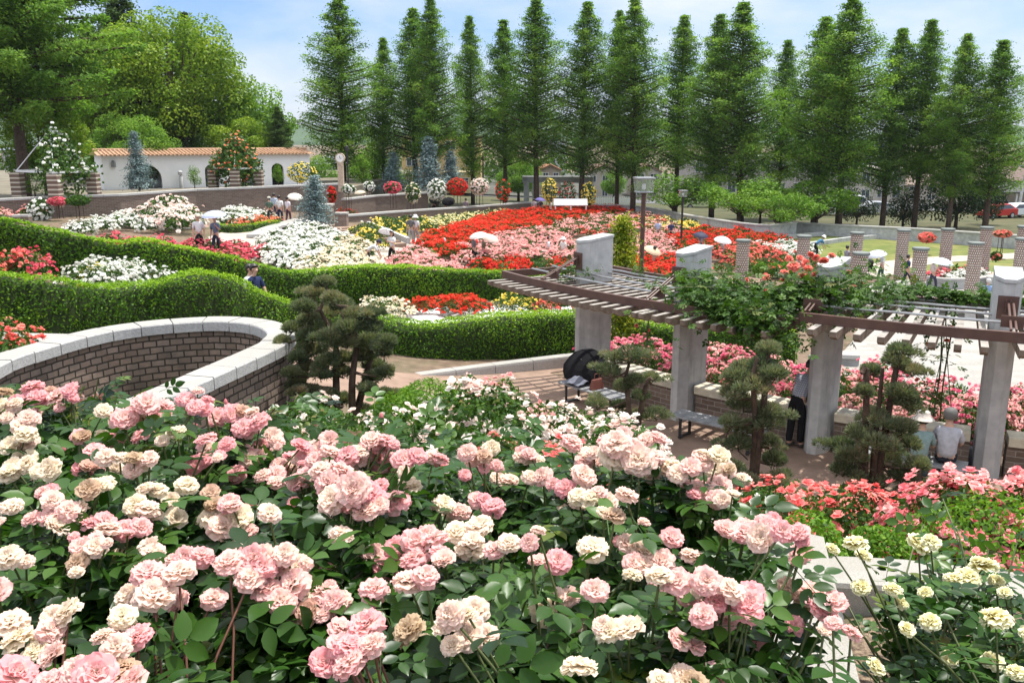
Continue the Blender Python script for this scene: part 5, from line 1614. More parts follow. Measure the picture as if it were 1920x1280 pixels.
# the feathery giants at the far left
GIANT = conifer_meshes(26, meta_prof(7.0, 9), 190, 620, .30, .42, "meta_leaf", 21, z0=.24, up=.12, droop=.5, trunk=.42, flat=.5)
p = at_Y(40, 300, 62); plant_tree("tall_conifer", "huge feathery conifer at the left edge, its bare trunk rising behind the pavilion", "tree", GIANT, (p[0], 62, .8), .98, rz=.5)
DARKC = conifer_meshes(18, meta_prof(4.2, 8), 130, 300, .28, .42, "conifer_leaf", 22, z0=.08, up=.1)
for px, py, Y, wd, w in ((178, 42, 92, 1.15, "dark conifer between the feathery giant and the round broadleaf tree"), (140, 64, 96, .7, "thin dark conifer tip beside the feathery giant"), (246, -30, 98, 1.1, "dark conifer whose spire rises above the round broadleaf tree"),
                         (362, 22, 100, .8, "pale thin spire standing behind the round broadleaf tree"), (524, 200, 84, .95, "small dark pointed conifer at the right end of the white wall")):
    p = at_Y(px, 300, Y); top = at_Y(px, py, Y)[2]
    plant_tree("background_conifer", w, "tree", DARKC, (p[0], Y, .2), (top - .2) / 17.9, wide=wd)

def clump_crown(clumps, per, leaf, mat, seed, limbs=None, trunk=.35, hgt=3.0, wl=.6, name="crown"):
    """a broad crown out of leafy heads; clumps are (x, y, z, r) from the trunk's foot"""
    g = np.random.default_rng(seed)
    global rng
    keep, rng = rng, g
    PP, NN, TT = [], [], []
    mb = MB()
    top = np.array((0, 0, hgt))
    mb.tube([(0, 0, -.2), (.03, 0, hgt * .5), tuple(top)], [trunk, trunk * .8, trunk * .6], 9)
    for c in clumps:
        c = np.array(c, float); r = c[3]; c = c[:3]
        k = int(per * (r ** 2))
        D = g.normal(0, 1, (k, 3)); D[:, 2] = D[:, 2] * .9 + .15; D /= np.linalg.norm(D, axis=1)[:, None]
        rad = r * (1 - g.beta(1, 3, k) * .55)
        PP.append(c + D * rad[:, None] * np.array((1, 1, .78))); NN.append(D + np.array((0, 0, .5)))
        TT.append(np.clip(g.normal(.5, .17, k) + g.normal(0, .12) + .1 * D[:, 2], 0, 1))
        mb.tube(bend(top * g.uniform(.7, 1), c, 4, .1), [trunk * .38, trunk * .26, trunk * .15, trunk * .06], 5, cap=False)
    V = leaf_quads(np.vstack(PP), np.vstack(NN), leaf, leaf * wl, .7)
    rng = keep
    cr = quads_mesh(name, V, [M[mat]], np.concatenate(TT))
    tm = bpy.data.meshes.new("trunk"); tm.from_pydata(mb.v, [], mb.f); tm.materials.append(M["bark"]); tm.polygons.foreach_set("use_smooth", [True] * len(mb.f))
    return tm, cr

def round_clumps(n, w, h, zc, r0, r1, seed, d=None):
    g = np.random.default_rng(seed); out = []
    for _ in range(n):
        v = g.normal(0, 1, 3); v /= np.linalg.norm(v); v *= g.uniform(.45, 1) ** .5
        if v[2] < -.55: v[2] = -.55
        out.append((v[0] * w / 2, v[1] * (d or w) / 2, zc + v[2] * h / 2, g.uniform(r0, r1)))
    return out
CAM = clump_crown(round_clumps(120, 13.5, 11.5, 9.6, 1.2, 2.2, 5), 120, .30, "camphor_leaf", 6, trunk=.5, hgt=6.0)
CAM2 = clump_crown(round_clumps(70, 9, 8.5, 7.0, 1.0, 1.9, 8), 120, .30, "camphor_leaf", 9, trunk=.4, hgt=4.5)
BROAD = clump_crown(round_clumps(70, 8, 9, 6.0, 1.0, 1.8, 12), 110, .30, "meta_leaf", 13, trunk=.35, hgt=4)
p = at_Y(330, 300, 88); plant_tree("broadleaf_tree", "great rounded yellow green broadleaf tree behind the white wall", "tree", CAM, (p[0], 88, .6), 1.06, rz=.3)
p = at_Y(238, 300, 86); plant_tree("broadleaf_tree", "left shoulder of yellow green crown joined to the great round tree", "tree", CAM2, (p[0], 86, .6), 1.12, rz=2.0)
p = at_Y(470, 300, 90); plant_tree("broadleaf_tree", "darker green tree at the right foot of the great round tree", "tree", BROAD, (p[0], 90, .4), .95)
p = at_Y(420, 300, 80); plant_tree("broadleaf_tree", "low yellow green tree behind the right pavilion", "tree", CAM2, (p[0], 84, .4), .62)
p = at_Y(5, 300, 58); plant_tree("broadleaf_tree", "bright low tree at the left edge beneath the feathery giant", "tree", CAM2, (p[0] - 1.5, 66, .8), .62)
p = at_Y(190, 300, 70); plant_tree("broadleaf_tree", "low dark green tree behind the left pavilion", "tree", BROAD, (p[0], 78, .8), .60)
p = at_Y(120, 300, 70); plant_tree("broadleaf_tree", "low dark green tree under the feathery giant", "tree", BROAD, (p[0], 80, .8), .62)
for px, Y, ty, w_, lab in ((702, 96, 282, 1.2, "dark rounded tree behind the dark brick wall"), (604, 98, 296, 1.1, "dark rounded tree at the right end of the white building"), (972, 104, 300, 1.2, "dark rounded tree left of the grey stone pavilion"), (1150, 106, 322, 1.0, "dark rounded tree right of the yellow rose columns")):
    p = at_Y(px, 360, Y); plant_tree("broadleaf_tree", lab, "tree", BROAD, (p[0], Y, -1.5), (at_Y(px, ty, Y)[2] + 1.5) / 10.6, wide=w_)
MAPLE = [clump_crown([(g_[0], g_[1], g_[2], g_[3] * .8) for g_ in round_clumps(34, 4.6, 2.3, 2.7, .6, 1.1, 30 + k)], 330, .17, "bright_leaf", 40 + k, trunk=.13, hgt=1.5, wl=.5) for k in range(2)]
for px, by, ty, Y, wd, k, w in ((1262, 420, 330, 82, 1.15, 0, "light green maple behind the far lamp"), (1385, 425, 338, 76, 1.1, 1, "left maple of the light green group on the lawn"), (1458, 448, 362, 70, 1.05, 0, "nearest light green maple, lowest of the group on the lawn"),
                               (1528, 440, 345, 74, 1.1, 1, "right maple of the light green group, with a forked trunk"), (1425, 415, 350, 80, .9, 0, "small maple half hidden inside the light green group")):
    p = at_Y(px, by, Y); z = tz(p[0], Y); top = at_Y(px, ty, Y)[2]
    plant_tree("maple_tree", w, "tree", MAPLE[k], (p[0], Y, z), (top - z) / 4.0, wide=wd * 1.35)
DARKR = clump_crown(round_clumps(40, 4.4, 4.2, 2.3, .6, 1.1, 51), 130, .2, "dark_leaf", 52, trunk=.15, hgt=1.2)
for px, by, ty, Y, sx, w in ((1605, 428, 352, 82, 1.0, "dark mottled shrub left of the rounded evergreen"), (1692, 430, 350, 80, 1.0, "dark rounded evergreen under the slender redwood"), (1790, 436, 300, 80, .95, "large dark evergreen mass below the right redwoods"), (1845, 440, 330, 84, .6, "dark evergreen between the two last redwoods")):
    p = at_Y(px, by, Y); z = tz(p[0], Y); top = at_Y(px, ty, Y)[2]
    plant_tree("evergreen_tree", w, "tree", DARKR, (p[0], Y, z), (top - z) / 4.5, wide=sx)
# blue spruces
def sp_prof(Wd):
    return lambda t: Wd * (1 - t) ** .85 + .06
SPR = [conifer_meshes(4.2, sp_prof(1.15), 95, 75, .14, .45, "spruce_leaf", 61 + k, z0=.05, up=.12, droop=.1, trunk=.09, flat=.45, clump=.6) for k in range(2)]
for px, by, ty, Y, wd, w in ((592, 424, 330, 52, .95, "blue spruce standing on the white rose bank"), (262, 358, 248, 64, .75, "slim blue spruce before the white tiled wall"), (805, 362, 258, 84, .85, "largest blue spruce in the middle distance"), (846, 362, 284, 86, .85, "smaller blue spruce right of the largest one"), (738, 362, 287, 86, .85, "smaller blue spruce left of the largest one")):
    p = at_Y(px, by, Y); top = at_Y(px, ty, Y)[2]; z = p[2]
    plant_tree("blue_spruce", w, "tree", SPR[0 if px > 600 else 1], (p[0], Y, z), (top - z) / 4.15, wide=wd * (1.5 if px > 300 else 1.2), group="blue spruces")
GOLD = conifer_meshes(4.4, lambda t: .72 * min(1, t * 6 + .3) * (1 - t) ** .55 + .05, 110, 85, .12, .5, "gold_conifer", 71, z0=.03, up=.5, droop=.05, trunk=.08, flat=.6)
p = at_Y(1162, 650, 25); plant_tree("golden_cypress", "yellow green cypress column between the first two pergola piers", "tree", GOLD, (p[0], 25, tz(p[0], 25)), (at_Y(1162, 414, 25)[2] - tz(p[0], 25)) / 4.3, wide=.9)
TOP_ = clump_crown(round_clumps(14, 1.3, 1.7, 1.0, .3, .5, 81), 800, .09, "bright_leaf", 82, trunk=.06, hgt=.5)
for px, by, Y, w, h, lab in ((66, 368, 58, 36, 46, "dark green rounded topiary between the striped pillars"), (768, 360, 86, 30, 50, "green cone topiary between two blue spruces"), (680, 352, 84, 34, 60, "rounded green shrub behind the dark brick wall"), (522, 346, 70, 20, 40, "slim yellow green shrub in the white archway"), (808, 494, 42, 24, 30, "small dark shrub at the edge of the pink corner bed"), (365, 352, 70, 26, 42, "small layered garden pine before the white wall")):
    p = at_Y(px, by, Y); m_ = px_m(p)
    plant_tree("clipped_shrub", lab, "shrub", TOP_, p, h / m_ / 1.95, wide=w / h * 1.3)
LAY = clump_crown([(.9 * math.cos(k * 2.4) * (1 - k * .07), .9 * math.sin(k * 2.4) * (1 - k * .07), .8 + k * .3, .62 - k * .02) for k in range(11)], 420, .12, "bright_leaf", 91, trunk=.12, hgt=3.4)
p = at_Y(906, 345, 88); plant_tree("garden_pine", "bright green layered garden pine right of the blue spruces", "tree", LAY, p, (at_Y(906, 272, 88)[2] - p[2]) / 4.4, wide=.95)

# ------------------------------------------------------------------ standard roses: clipped balls on stems, columns on frames
def standard(px, ty, w, h, Y, color, label, stem=.4, full=1.6, by=None):
    c = at_Y(px, ty + h / 2, Y); m_ = px_m(c); W_, H_ = w / m_, h / m_
    g = np.random.default_rng(int(px))
    zb = at_Y(px, by, Y)[2] if by else c[2] - H_ / 2 - stem
    t = thing("standard_rose", label, "rose tree", (c[0], Y, zb), group="standard roses along the low stone wall")
    mb = MB(); mb.tube([(0, 0, 0), (.02, 0, (c[2] - zb) * .6), (0, 0, c[2] - zb)], .03, 6)
    for q in (-.35, .35): mb.tube([(q * W_ * .5, .1, 0), (q * W_ * .4, .1, c[2] - zb)], .018, 5)
    mb.build("stem", M["bark"], t)
    n = 700; D = g.normal(0, 1, (n, 3)); D /= np.linalg.norm(D, axis=1)[:, None]
    P = D * (1 - g.beta(1, 3, n) * .5)[:, None] * np.array((W_, W_, H_)) / 2 + np.array((0, 0, c[2] - zb))
    part("foliage", quads_mesh("foliage", leaf_quads(P, D, .16, .10, .7), [M["bush_leaf"]], np.clip(g.normal(.5, .2, n), 0, 1)), t)
    VV, T = [], []
    for _ in range(int(110 * full)):
        d = g.normal(0, 1, 3); d /= np.linalg.norm(d)
        small_blossom(VV, T, d * np.array((W_, W_, H_)) * .5 * g.uniform(.92, 1.05) + np.array((0, 0, c[2] - zb)), d + np.array((0, -.3, .4)), .16 * g.uniform(.8, 1.2), g.uniform(.1, .95), g)
    me = quads_mesh("blossoms", np.array(VV), [M["petal_" + color]])
    a = me.attributes.new("tint", 'FLOAT', 'POINT'); a.data.foreach_set("value", np.clip(np.array(T, np.float32), 0, 1))
    part("blossoms", me, t)
for q in ((819, 336, 36, 40, 76, "white", "round white standard rose beside the largest blue spruce", .6, 2.2), (857, 334, 38, 32, 76, "red", "round red standard rose between two white ones", .8, 2.4), (899, 335, 36, 30, 77, "blush", "round pale pink standard rose right of the red one", .9, 2.0),
          (736, 341, 32, 22, 72, "rosy", "small rosy standard rose on a tall frame", 1.2, 1.8), (774, 343, 28, 38, 74, "cream", "green standard rose with a few cream flowers", .5, .5), (943, 337, 28, 40, 80, "scarlet", "upright rose column with dark red flowers among leaves", .3, .6),
          (1030, 334, 28, 46, 84, "yellow", "tall yellow rose column at the grey stone pavilion", .2, 1.4), (1064, 340, 34, 42, 86, "coral", "rose column with coral flowers among leaves", .2, .5), (1104, 342, 28, 44, 84, "yellow", "yellow rose column right of the white bench", .3, 1.3),
          (653, 346, 26, 18, 66, "white", "leafy standard rose with small white flowers by the dark wall", 1.4, .6), (692, 340, 20, 20, 74, "white", "white climbing rose patch on the dark hedge", .4, 1.0), (622, 350, 16, 30, 64, "red", "narrow red rose column beside the clock post", .3, 1.2),
          (75, 372, 44, 42, 52, "white", "weeping white standard rose at the left under the parapet", .5, 1.4), (108, 370, 32, 14, 52, "rosy", "rosy standard rose beside the weeping white one", .8, 1.8), (146, 366, 44, 20, 50, "white", "leafy umbrella shaped rose tree with no flowers", 1.2, .02), (318, 366, 74, 34, 52, "blush", "wide blush rose tree in front of the parapet", .8, 1.6),
          (565, 304, 54, 38, 74, "yellow", "yellow climbing rose on a trellis at the end of the white wall", .3, 1.2), (1738, 436, 30, 18, 60, "coral", "round coral rose bush on the lawn before the concrete wall", .1, 1.6), (1880, 432, 30, 12, 58, "coral", "coral standard rose on a tall stem at the right edge of the lawn", 1.4, 1.2), (1868, 472, 20, 16, 50, "coral", "small dark green rose bush on the lawn near the right edge", .1, .1)):
    standard(*q)
# ------------------------------------------------------------------ lawns, paths, plaza
paver = brick_mat("plaza_paving", .6, .3, [(.34, .33, .305, 1), (.41, .40, .375, 1)], (.26, .245, .23, 1), bump=.1, msize=.012)
sheet("plaza", [at_z(x, y, -1.9)[:2] for x, y in ((1530, 720), (1600, 640), (1620, 590), (1600, 548), (1640, 530), (1760, 522), (1930, 522), (2060, 560), (2200, 800), (1900, 830), (1650, 800))], paver, .02, 1.0, z=-1.86)
sheet("lawn", [ground(x, y)[:2] for x, y in ((1470, 452), (1545, 436), (1680, 452), (1930, 458), (2100, 470), (2150, 520), (1940, 516), (1780, 512), (1700, 512), (1650, 520), (1600, 512), (1530, 486))], M["grass"], .03, 1.5)
strip("grey_path", [ground(x, y) for x, y in ((1590, 520), (1640, 512), (1690, 496), (1760, 488), (1850, 484), (1960, 478))], 2.4, M["path_grey"], .05)
sheet("grey_path", [ground(x, y)[:2] for x, y in ((706, 462), (740, 452), (800, 446), (806, 462), (770, 474), (742, 486), (735, 508), (690, 508), (692, 482))], M["path_grey"], .03, 1.0)
sheet("terrace_path", [ground(x, y)[:2] for x, y in ((390, 446), (450, 424), (560, 414), (560, 424), (500, 432), (478, 446), (478, 470), (400, 462))], M["path_grey"], .03, 1.0)
strip("garden_path", [ground(x, y) for x, y in ((1130, 520), (1240, 526), (1340, 530), (1420, 522))], 2.0, M["path_brown"], .03)
sheet("tree_belt", [(-14, 76), (8, 82), (24, 80), (34, 70), (60, 62), (110, 62), (110, 112), (40, 120), (-14, 120)], rough_mat("belt_ground", (.05, .06, .025, 1), (.11, .10, .05, 1), .5, 1, .4, 6), .02, 4)
sheet("town_ground", [(-260, 116), (260, 116), (260, 330), (-260, 330)], rough_mat("town_ground", (.055, .06, .045, 1), (.10, .10, .085, 1), .2, 1, .2, 4), .04, 30)
sheet("street", [(-120, 128), (200, 128), (200, 112), (110, 100), (80, 94), (40, 104), (0, 114), (-120, 116)], M["asphalt"], .05, 8)
# white ground cloth in the bed between the hedges
cloth = plain("white_cloth", (.74, .74, .73, 1), .8, var=.05)
cl = [ground(x, y)[:2] for x, y in ((660, 592), (700, 583), (800, 582), (900, 580), (1070, 578), (1075, 592), (1000, 598), (830, 612), (690, 606))]
o = sheet("ground_cloth", cl, cloth, .06, .35, kind=None, label="white weed cloth spread in front of the scarlet roses between the hedges", cat="cloth")
for v in o.data.vertices: v.co.z += .05 * math.sin(v.co.x * 3.1 + v.co.y * 2) + .03 * math.sin(v.co.x * 7)
# clipped box edging by the orange roses
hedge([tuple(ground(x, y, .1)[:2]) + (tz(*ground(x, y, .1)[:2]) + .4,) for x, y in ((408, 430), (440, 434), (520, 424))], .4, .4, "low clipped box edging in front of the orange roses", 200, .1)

# ------------------------------------------------------------------ garden walls in the middle distance
def gwall(px, z, label, name="garden_wall", zb=-.6, thick=.4, mat="brick_dark", cope=(.5, .14, 1.5), sm=1, group=None, mats=None):
    return wall(name, label, "wall", [at_z(x, y, z) for x, y in px], zb, thick, M[mat], cope, sm=sm, group=group, mats=mats)
gwall([(-60, 375), (23, 371), (124, 366.5), (223, 363.5), (252, 361.5), (365, 354), (462, 350.5), (494, 349), (571, 346), (640, 343)], 2.2, "long dark brick parapet with a pale cap under the white building", zb=-.3)
gwall([(476, 440), (500, 427.5), (550, 412.5), (572, 409), (612, 406)], .95, "curved granite capped wall holding the white rose bank", thick=.4, cope=(.75, .14, 1.2), sm=5)
wall("garden_wall", "low pale wall running behind the yellow roses to the stone pavilion", "wall", [at_z(x, y, z) for x, y, z in ((640, 403, .6), (760, 394, .3), (880, 386.5, 0), (975, 379.5, -.3), (1010, 378, -.4))], -2.2, .4, M["brick_dark"], (.5, .14, 2.0), sm=5)
gwall([(95, 430), (190, 424), (330, 411)], 1.15, "upper low planter wall under the white roses at the left", cope=(.4, .12, 1.2))
gwall([(180, 438), (260, 432), (356, 427)], .95, "lower stepped planter wall before the rosy bushes at the left", cope=(.4, .12, 1.2))
gwall([(-20, 405), (40, 402), (56, 402)], 1.6, "short pale planter wall at the far left edge", cope=(.4, .12, 1.2))
gwall([(645, 372), (700, 366), (760, 362), (800, 360)], 1.2, "dark brick wall behind the small standard roses", zb=-.6)
gwall([(1100, 382), (1200, 386), (1290, 402), (1420, 420), (1490, 416)], -.75, "grey concrete wall behind the right end of the rose field", zb=-3, mat="concrete", cope=(.55, .1, 4), sm=4)
gwall([(1470, 414), (1540, 419), (1700, 426.5), (1820, 434), (1935, 442), (2010, 448)], -1.05, "long grey concrete boundary wall at the back of the lawn", zb=-3, mat="concrete", cope=(.55, .1, 4), sm=4)
for k, (a, b, c) in enumerate((((1475, 449), (1540, 443), (1600, 437)), ((1500, 466), (1600, 452), (1682, 447)))):
    P = [ground(*q) for q in (a, b, c)]
    t = thing("lawn_step", ["upper dark edging step of the terraced lawn", "lower dark edging step of the terraced lawn"][k], "step", group=None)
    wall_body("masonry", smooth_path([(p[0], p[1], p[2] + .35) for p in P], 5), -4, .3, M["concrete"], t)
for k, (x, y, w, h) in enumerate(((610, 386, 26, 28), (640, 402, 22, 30))):
    Y = 55; p = at_Y(x, y, Y); m_ = px_m(p)
    t = thing("gate_pier", ["squat brick pier left of the front blue spruce", "squat brick pier at the head of the garden steps"][k], "pier", (p[0], Y, p[2]))
    mb = MB(); mb.box((0, 0, -h / m_ / 2 - .1), (w / m_, w / m_, h / m_ + .2)); mb.build("shaft", rough_mat("pier_brick", (.22, .16, .13, 1), (.32, .25, .21, 1), 6, .9, .4), t)
    mb = MB(); mb.box((0, 0, .06), (w / m_ * 1.14, w / m_ * 1.14, .13)); mb.build("cap", M["granite"], t, bevel=.02)
# garden steps
t = thing("garden_steps", "flight of brown garden steps beside the cream rose bank", "steps")
a0, a1 = ground(640, 432), ground(712, 462)
d = (a1 - a0)[:2]; Ls = np.linalg.norm(d); d /= Ls; nn = np.array((-d[1], d[0]))
for k in range(8):
    c = a0[:2] + d * Ls * (k + .5) / 8
    z = a0[2] + .25 + (a1[2] + .05 - a0[2] - .25) * (k + .5) / 8
    mb = MB(); mb.box((c[0], c[1], z - .3), (Ls / 8 * 1.25, 3.0, .6), rz=math.atan2(d[1], d[0])); mb.build("tread", M["path_brown"], t)
for sg in (-1.65, 1.65):
    mb = MB(); mb.bar((*(a0[:2] + nn * sg), a0[2] + .3), (*(a1[:2] + nn * sg), a1[2] + .22), .2, .3); mb.build("side_kerb", M["granite_side"], t)
# white planter kerb below the red roses, planter on the plaza
gwall([(1118, 521), (1200, 520), (1342, 519)], -.85, "low white planter kerb below the scarlet roses", "planter_wall", zb=-2.5, mat="white_wall", cope=(.6, .16, 2.5), mats=[M["white_stone"], M["granite_side"]])
gwall([(1648, 556), (1740, 568), (1830, 584), (1925, 612)], -1.55, "curved white kerb along the near edge of the plaza", "planter_wall", zb=-2.4, mat="white_wall", cope=(.6, .14, 2.0), sm=5, mats=[M["white_stone"], M["granite_side"]])
gwall([(1610, 662), (1560, 660), (1530, 668)], -1.45, "low stone step at the near edge of the plaza", "planter_wall", zb=-2.4, mat="concrete", cope=(.6, .14, 2.0), sm=1)
gwall([(1742, 517), (1770, 521), (1830, 520), (1870, 513)], -1.3, "curved dark stone planter holding white and pink roses on the plaza", "planter_wall", zb=-2.4, thick=.35, mat="concrete", cope=(.4, .1, 1.5), sm=5)
gwall([(1862, 520), (1900, 512), (1960, 510)], -1.2, "second stone planter at the right edge of the plaza", "planter_wall", zb=-2.4, thick=.5, mat="concrete", cope=(.7, .14, 1.5), sm=1)
for x, y, col in ((1752, 503, "rosy"), (1768, 503, "white"), (1786, 502, "white"), (1804, 500, "white"), (1822, 498, "white"), (1842, 498, "white"), (1770, 496, "rosy"), (1795, 494, "rosy"), (1820, 492, "rosy"), (1884, 502, "orange"), (1900, 500, "coral")):
    p = at_z(x, y, -1.0)
    place_bush(p[:2], col, "far", {"rosy": "rosy bush at the back of the curved stone planter on the plaza", "white": "white bush in the curved stone planter on the plaza"}.get(col, "%s rose bush in the second planter at the plaza's right edge" % col), "%s bushes in the plaza planter" % col, z=-1.75, scale=.75, full=1.4)

# ------------------------------------------------------------------ lattice columns round the plaza
lat = brick_mat("lattice_tile", .0885, .115, [(.66, .62, .57, 1), (.78, .75, .70, 1)], (.20, .13, .105, 1), bump=.5, msize=.026)
capm = plain("dark_cap", (.14, .16, .15, 1), .6)
for k, (x, yt, wpx, lab) in enumerate(((1394, 450, 20, "round lattice tiled column left of the climbing coral roses"), (1508, 442, 20, "lattice tiled column behind the climbing coral roses"), (1608, 436, 19, "far lattice tiled column behind the third pergola pier"), (1615, 474, 26, "short looking lattice tiled column rising out of the pergola vines"),
        (1695, 431, 20, "far lattice tiled column left of the man in navy"), (1727, 465, 26, "near lattice tiled column right of the man in navy"), (1778, 429, 18, "far lattice tiled column behind the curved planter"), (1831, 455, 25, "near lattice tiled column left of the last pier top"),
        (1851, 426, 19, "far lattice tiled column by the dark bending person"), (1921, 424, 18, "far lattice tiled column cut by the right edge"), (1919, 447, 22, "near lattice tiled column cut by the right edge"))):
    zt_ = .82
    p = at_z(x, yt, zt_); r = .31
    t = thing("lattice_column", lab, "column", (p[0], p[1], -1.9), group="lattice columns round the plaza")
    n = 24; V, F, UV = [], [], []
    for i in range(n + 1):
        a = 2 * math.pi * i / n
        V += [(r * math.cos(a), r * math.sin(a), -.1), (r * math.cos(a), r * math.sin(a), 2.64)]
    for i in range(n):
        F.append((2 * i, 2 * i + 2, 2 * i + 3, 2 * i + 1)); u0, u1 = i / n * .0885 * 22, (i + 1) / n * .0885 * 22
        UV += [(u0, 0), (u1, 0), (u1, 2.74), (u0, 2.74)]
    me = bpy.data.meshes.new("shaft"); me.from_pydata(V, [], F); uvl = me.uv_layers.new(name="UVMap"); uvl.data.foreach_set("uv", np.array(UV, np.float32).ravel()); me.materials.append(lat)
    me.polygons.foreach_set("use_smooth", [True] * n)
    bm = bmesh.new(); bm.from_mesh(me); bmesh.ops.remove_doubles(bm, verts=bm.verts, dist=1e-4); bm.to_mesh(me); bm.free()
    part("shaft", me, t)
    mb = MB(); mb.lathe([(.34, 2.62), (.37, 2.64), (.37, 2.73), (.35, 2.75), (0.0, 2.75)], 24); mb.build("cap", capm, t)

# ------------------------------------------------------------------ lamps, bollards, clock
glass = bpy.data.materials.new("lamp_glass"); glass.use_nodes = True
gb = glass.node_tree.nodes["Principled BSDF"]; gb.inputs["Base Color"].default_value = (.75, .78, .74, 1); gb.inputs["Roughness"].default_value = .25; gb.inputs["Transmission Weight"].default_value = .75; gb.inputs["IOR"].default_value = 1.05; gb.inputs["Alpha"].default_value = .55
bulbm = plain("bulb_white", (.85, .85, .82, 1), .4)
def lamp(px, ytop, Y, label, post, w=.52, hz=.42):
    top = at_Y(px, ytop, Y); z0 = tz(top[0], Y); H = top[2] - z0
    t = thing("street_lamp", label, "lamp post", (top[0], Y, z0), .12)
    mb = MB(); mb.tube([(0, 0, -.1), (0, 0, H - hz - .02)], [.075, .07], 12); mb.lathe([(.13, 0), (.13, .25), (.08, .3)], 12); mb.build("post", post, t)
    head = MB()
    s = w / 2
    for a, b in (((-s, -s), (s, -s)), ((s, -s), (s, s)), ((s, s), (-s, s)), ((-s, s), (-s, -s))):
        head.bar((a[0] * .86, a[1] * .86, H - hz), (b[0] * .86, b[1] * .86, H - hz), .03, .03)
    head.box((0, 0, H - .015), (w + .03, w + .03, .05)); head.box((0, 0, H - hz), (w * .8, w * .8, .025))
    head.bar((0, -s * .9, H - hz), (0, -s, H - .03), .02, .02); head.bar((0, s * .9, H - hz), (0, s, H - .03), .02, .02)
    h = head.build("lamp_head", M["metal_grey"], t, bevel=.008)
    g = MB(); zz = (H - hz + .02, H - .045)
    for a, b in (((-s, -s), (s, -s)), ((s, -s), (s, s)), ((s, s), (-s, s)), ((-s, s), (-s, -s))):
        k = .86
        g.add([(a[0] * k, a[1] * k, zz[0]), (b[0] * k, b[1] * k, zz[0]), (b[0], b[1], zz[1]), (a[0], a[1], zz[1])], [(0, 1, 2, 3)])
    g.build("glass_pane", glass, h)
    b = MB(); b.lathe([(.0, 0), (.05, .03), (.065, .10), (.05, .17), (0.0, .2)], 12, (0, 0, H - hz + .06)); b.build("bulb", bulbm, h)
lamp(1208, 333, 26.5, "tall brown lamp post with a square glass head, standing between the pergola piers", M["steel_brown"])
lamp(1281, 357, 60, "dark thin lamp post at the right end of the rose field", M["black_metal"], .5, .4)
lamp(134, 233, 70, "small lamp post head against the trees behind the left pavilion", M["black_metal"], .4, .35)
bol = rough_mat("bollard_stone", (.42, .42, .41, 1), (.55, .55, .54, 1), 12, .85, .2)
for x, yt, yb, lab in ((836, 571, 595, "pale stone bollard on the white cloth behind the hedge"), (1042, 490, 506, "pale stone bollard behind the left end of the pergola"), (833, 444, 470, "pale stone bollard at the left foot of the rose field"), (793, 452, 470, "pale stone bollard by the pink corner bed"), (679, 412, 432, "pale stone bollard among the yellow roses"), (1027, 497, 508, "small pale bollard behind the low red roses")):
    p = ground(x, yb); m_ = px_m(p); h = (yb - yt) / m_ * 1.0
    t = thing("bollard", lab, "bollard", (p[0], p[1], p[2] - .05))
    mb = MB(); mb.lathe([(.11, -.05), (.11, h * .62)], 14); mb.build("shaft", bol, t)
    mb = MB(); mb.lathe([(.095, h * .62), (.095, h * .68), (.115, h * .68), (.115, h * .84), (.09, h * .95), (.0, h)], 14); mb.build("head", bol, t)
rp = plain("rope", (.42, .36, .28, 1), .9)
t = thing("rope_fence", "low rope barrier on short posts along the white cloth", "fence")
rpts = [ground(x, y) for x, y in ((735, 600), (762, 596), (918, 592), (1050, 584))]
for p in rpts:
    mb = MB(); mb.tube([(p[0], p[1], p[2] - .1), (p[0], p[1], p[2] + .42)], .035, 8); mb.build("post", M["bark"], t)
mb = MB()
for a, b in zip(rpts[:-1], rpts[1:]):
    mb.tube([a + (b - a) * s + np.array((0, 0, .36 - .5 * s * (1 - s))) for s in np.linspace(0, 1, 12)], .012, 5)
mb.build("rope", rp, t)
p = at_Y(786, 590, 28.5); t = thing("plant_label", "small white plant label on a stake before the scarlet roses", "sign", (p[0], 28.5, p[2]))
mb = MB(); mb.box((0, 0, .06), (.17, .01, .1), M=Matrix.Rotation(-.3, 3, 'X')); mb.build("plate", bulbm, t)
mb = MB(); mb.tube([(0, .01, -.35), (0, .01, .02)], .008, 6); mb.build("stake", M["metal_grey"], t)
# clock post
cream_p = plain("clock_post_paint", (.50, .40, .30, 1), .7, var=.25, scale=6)
p = at_Y(640, 352, 66); m_ = px_m(p)
t = thing("clock_post", "tall beige clock post with a round white dial near the blue spruce", "clock", (p[0], 66, p[2] - .3))
mb = MB(); mb.prism([(-.2, -.2), (.2, -.2), (.2, .2), (-.2, .2)], 0, 2.15); mb.build("post", cream_p, t, bevel=.03)
mb = MB(); mb.lathe([(.36, -.12), (.36, .12), (.3, .13), (0, .13)], 24); o = mb.build("clock_case", cream_p, t, loc=(0, 0, 2.42), rot=(R(90), 0, 0))
mb = MB(); mb.lathe([(.28, .135), (0, .136)], 24); d_ = mb.build("dial", bulbm, o)
mb = MB(); mb.bar((0, 0, .145), (0, .17, .145), .03, .01); mb.bar((0, 0, .145), (.11, -.03, .145), .03, .01); mb.build("hands", M["black_metal"], o)
t = thing("thin_post", "thin dark post beside the clock post", "post", (at_Y(653, 345, 67)[0], 67, at_Y(653, 352, 67)[2] - .3)); mb = MB(); mb.tube([(0, 0, 0), (0, 0, 3.0)], .06, 8); mb.lathe([(.15, 2.98), (.15, 3.3), (0, 3.35)], 10); mb.build("post", M["black_metal"], t)

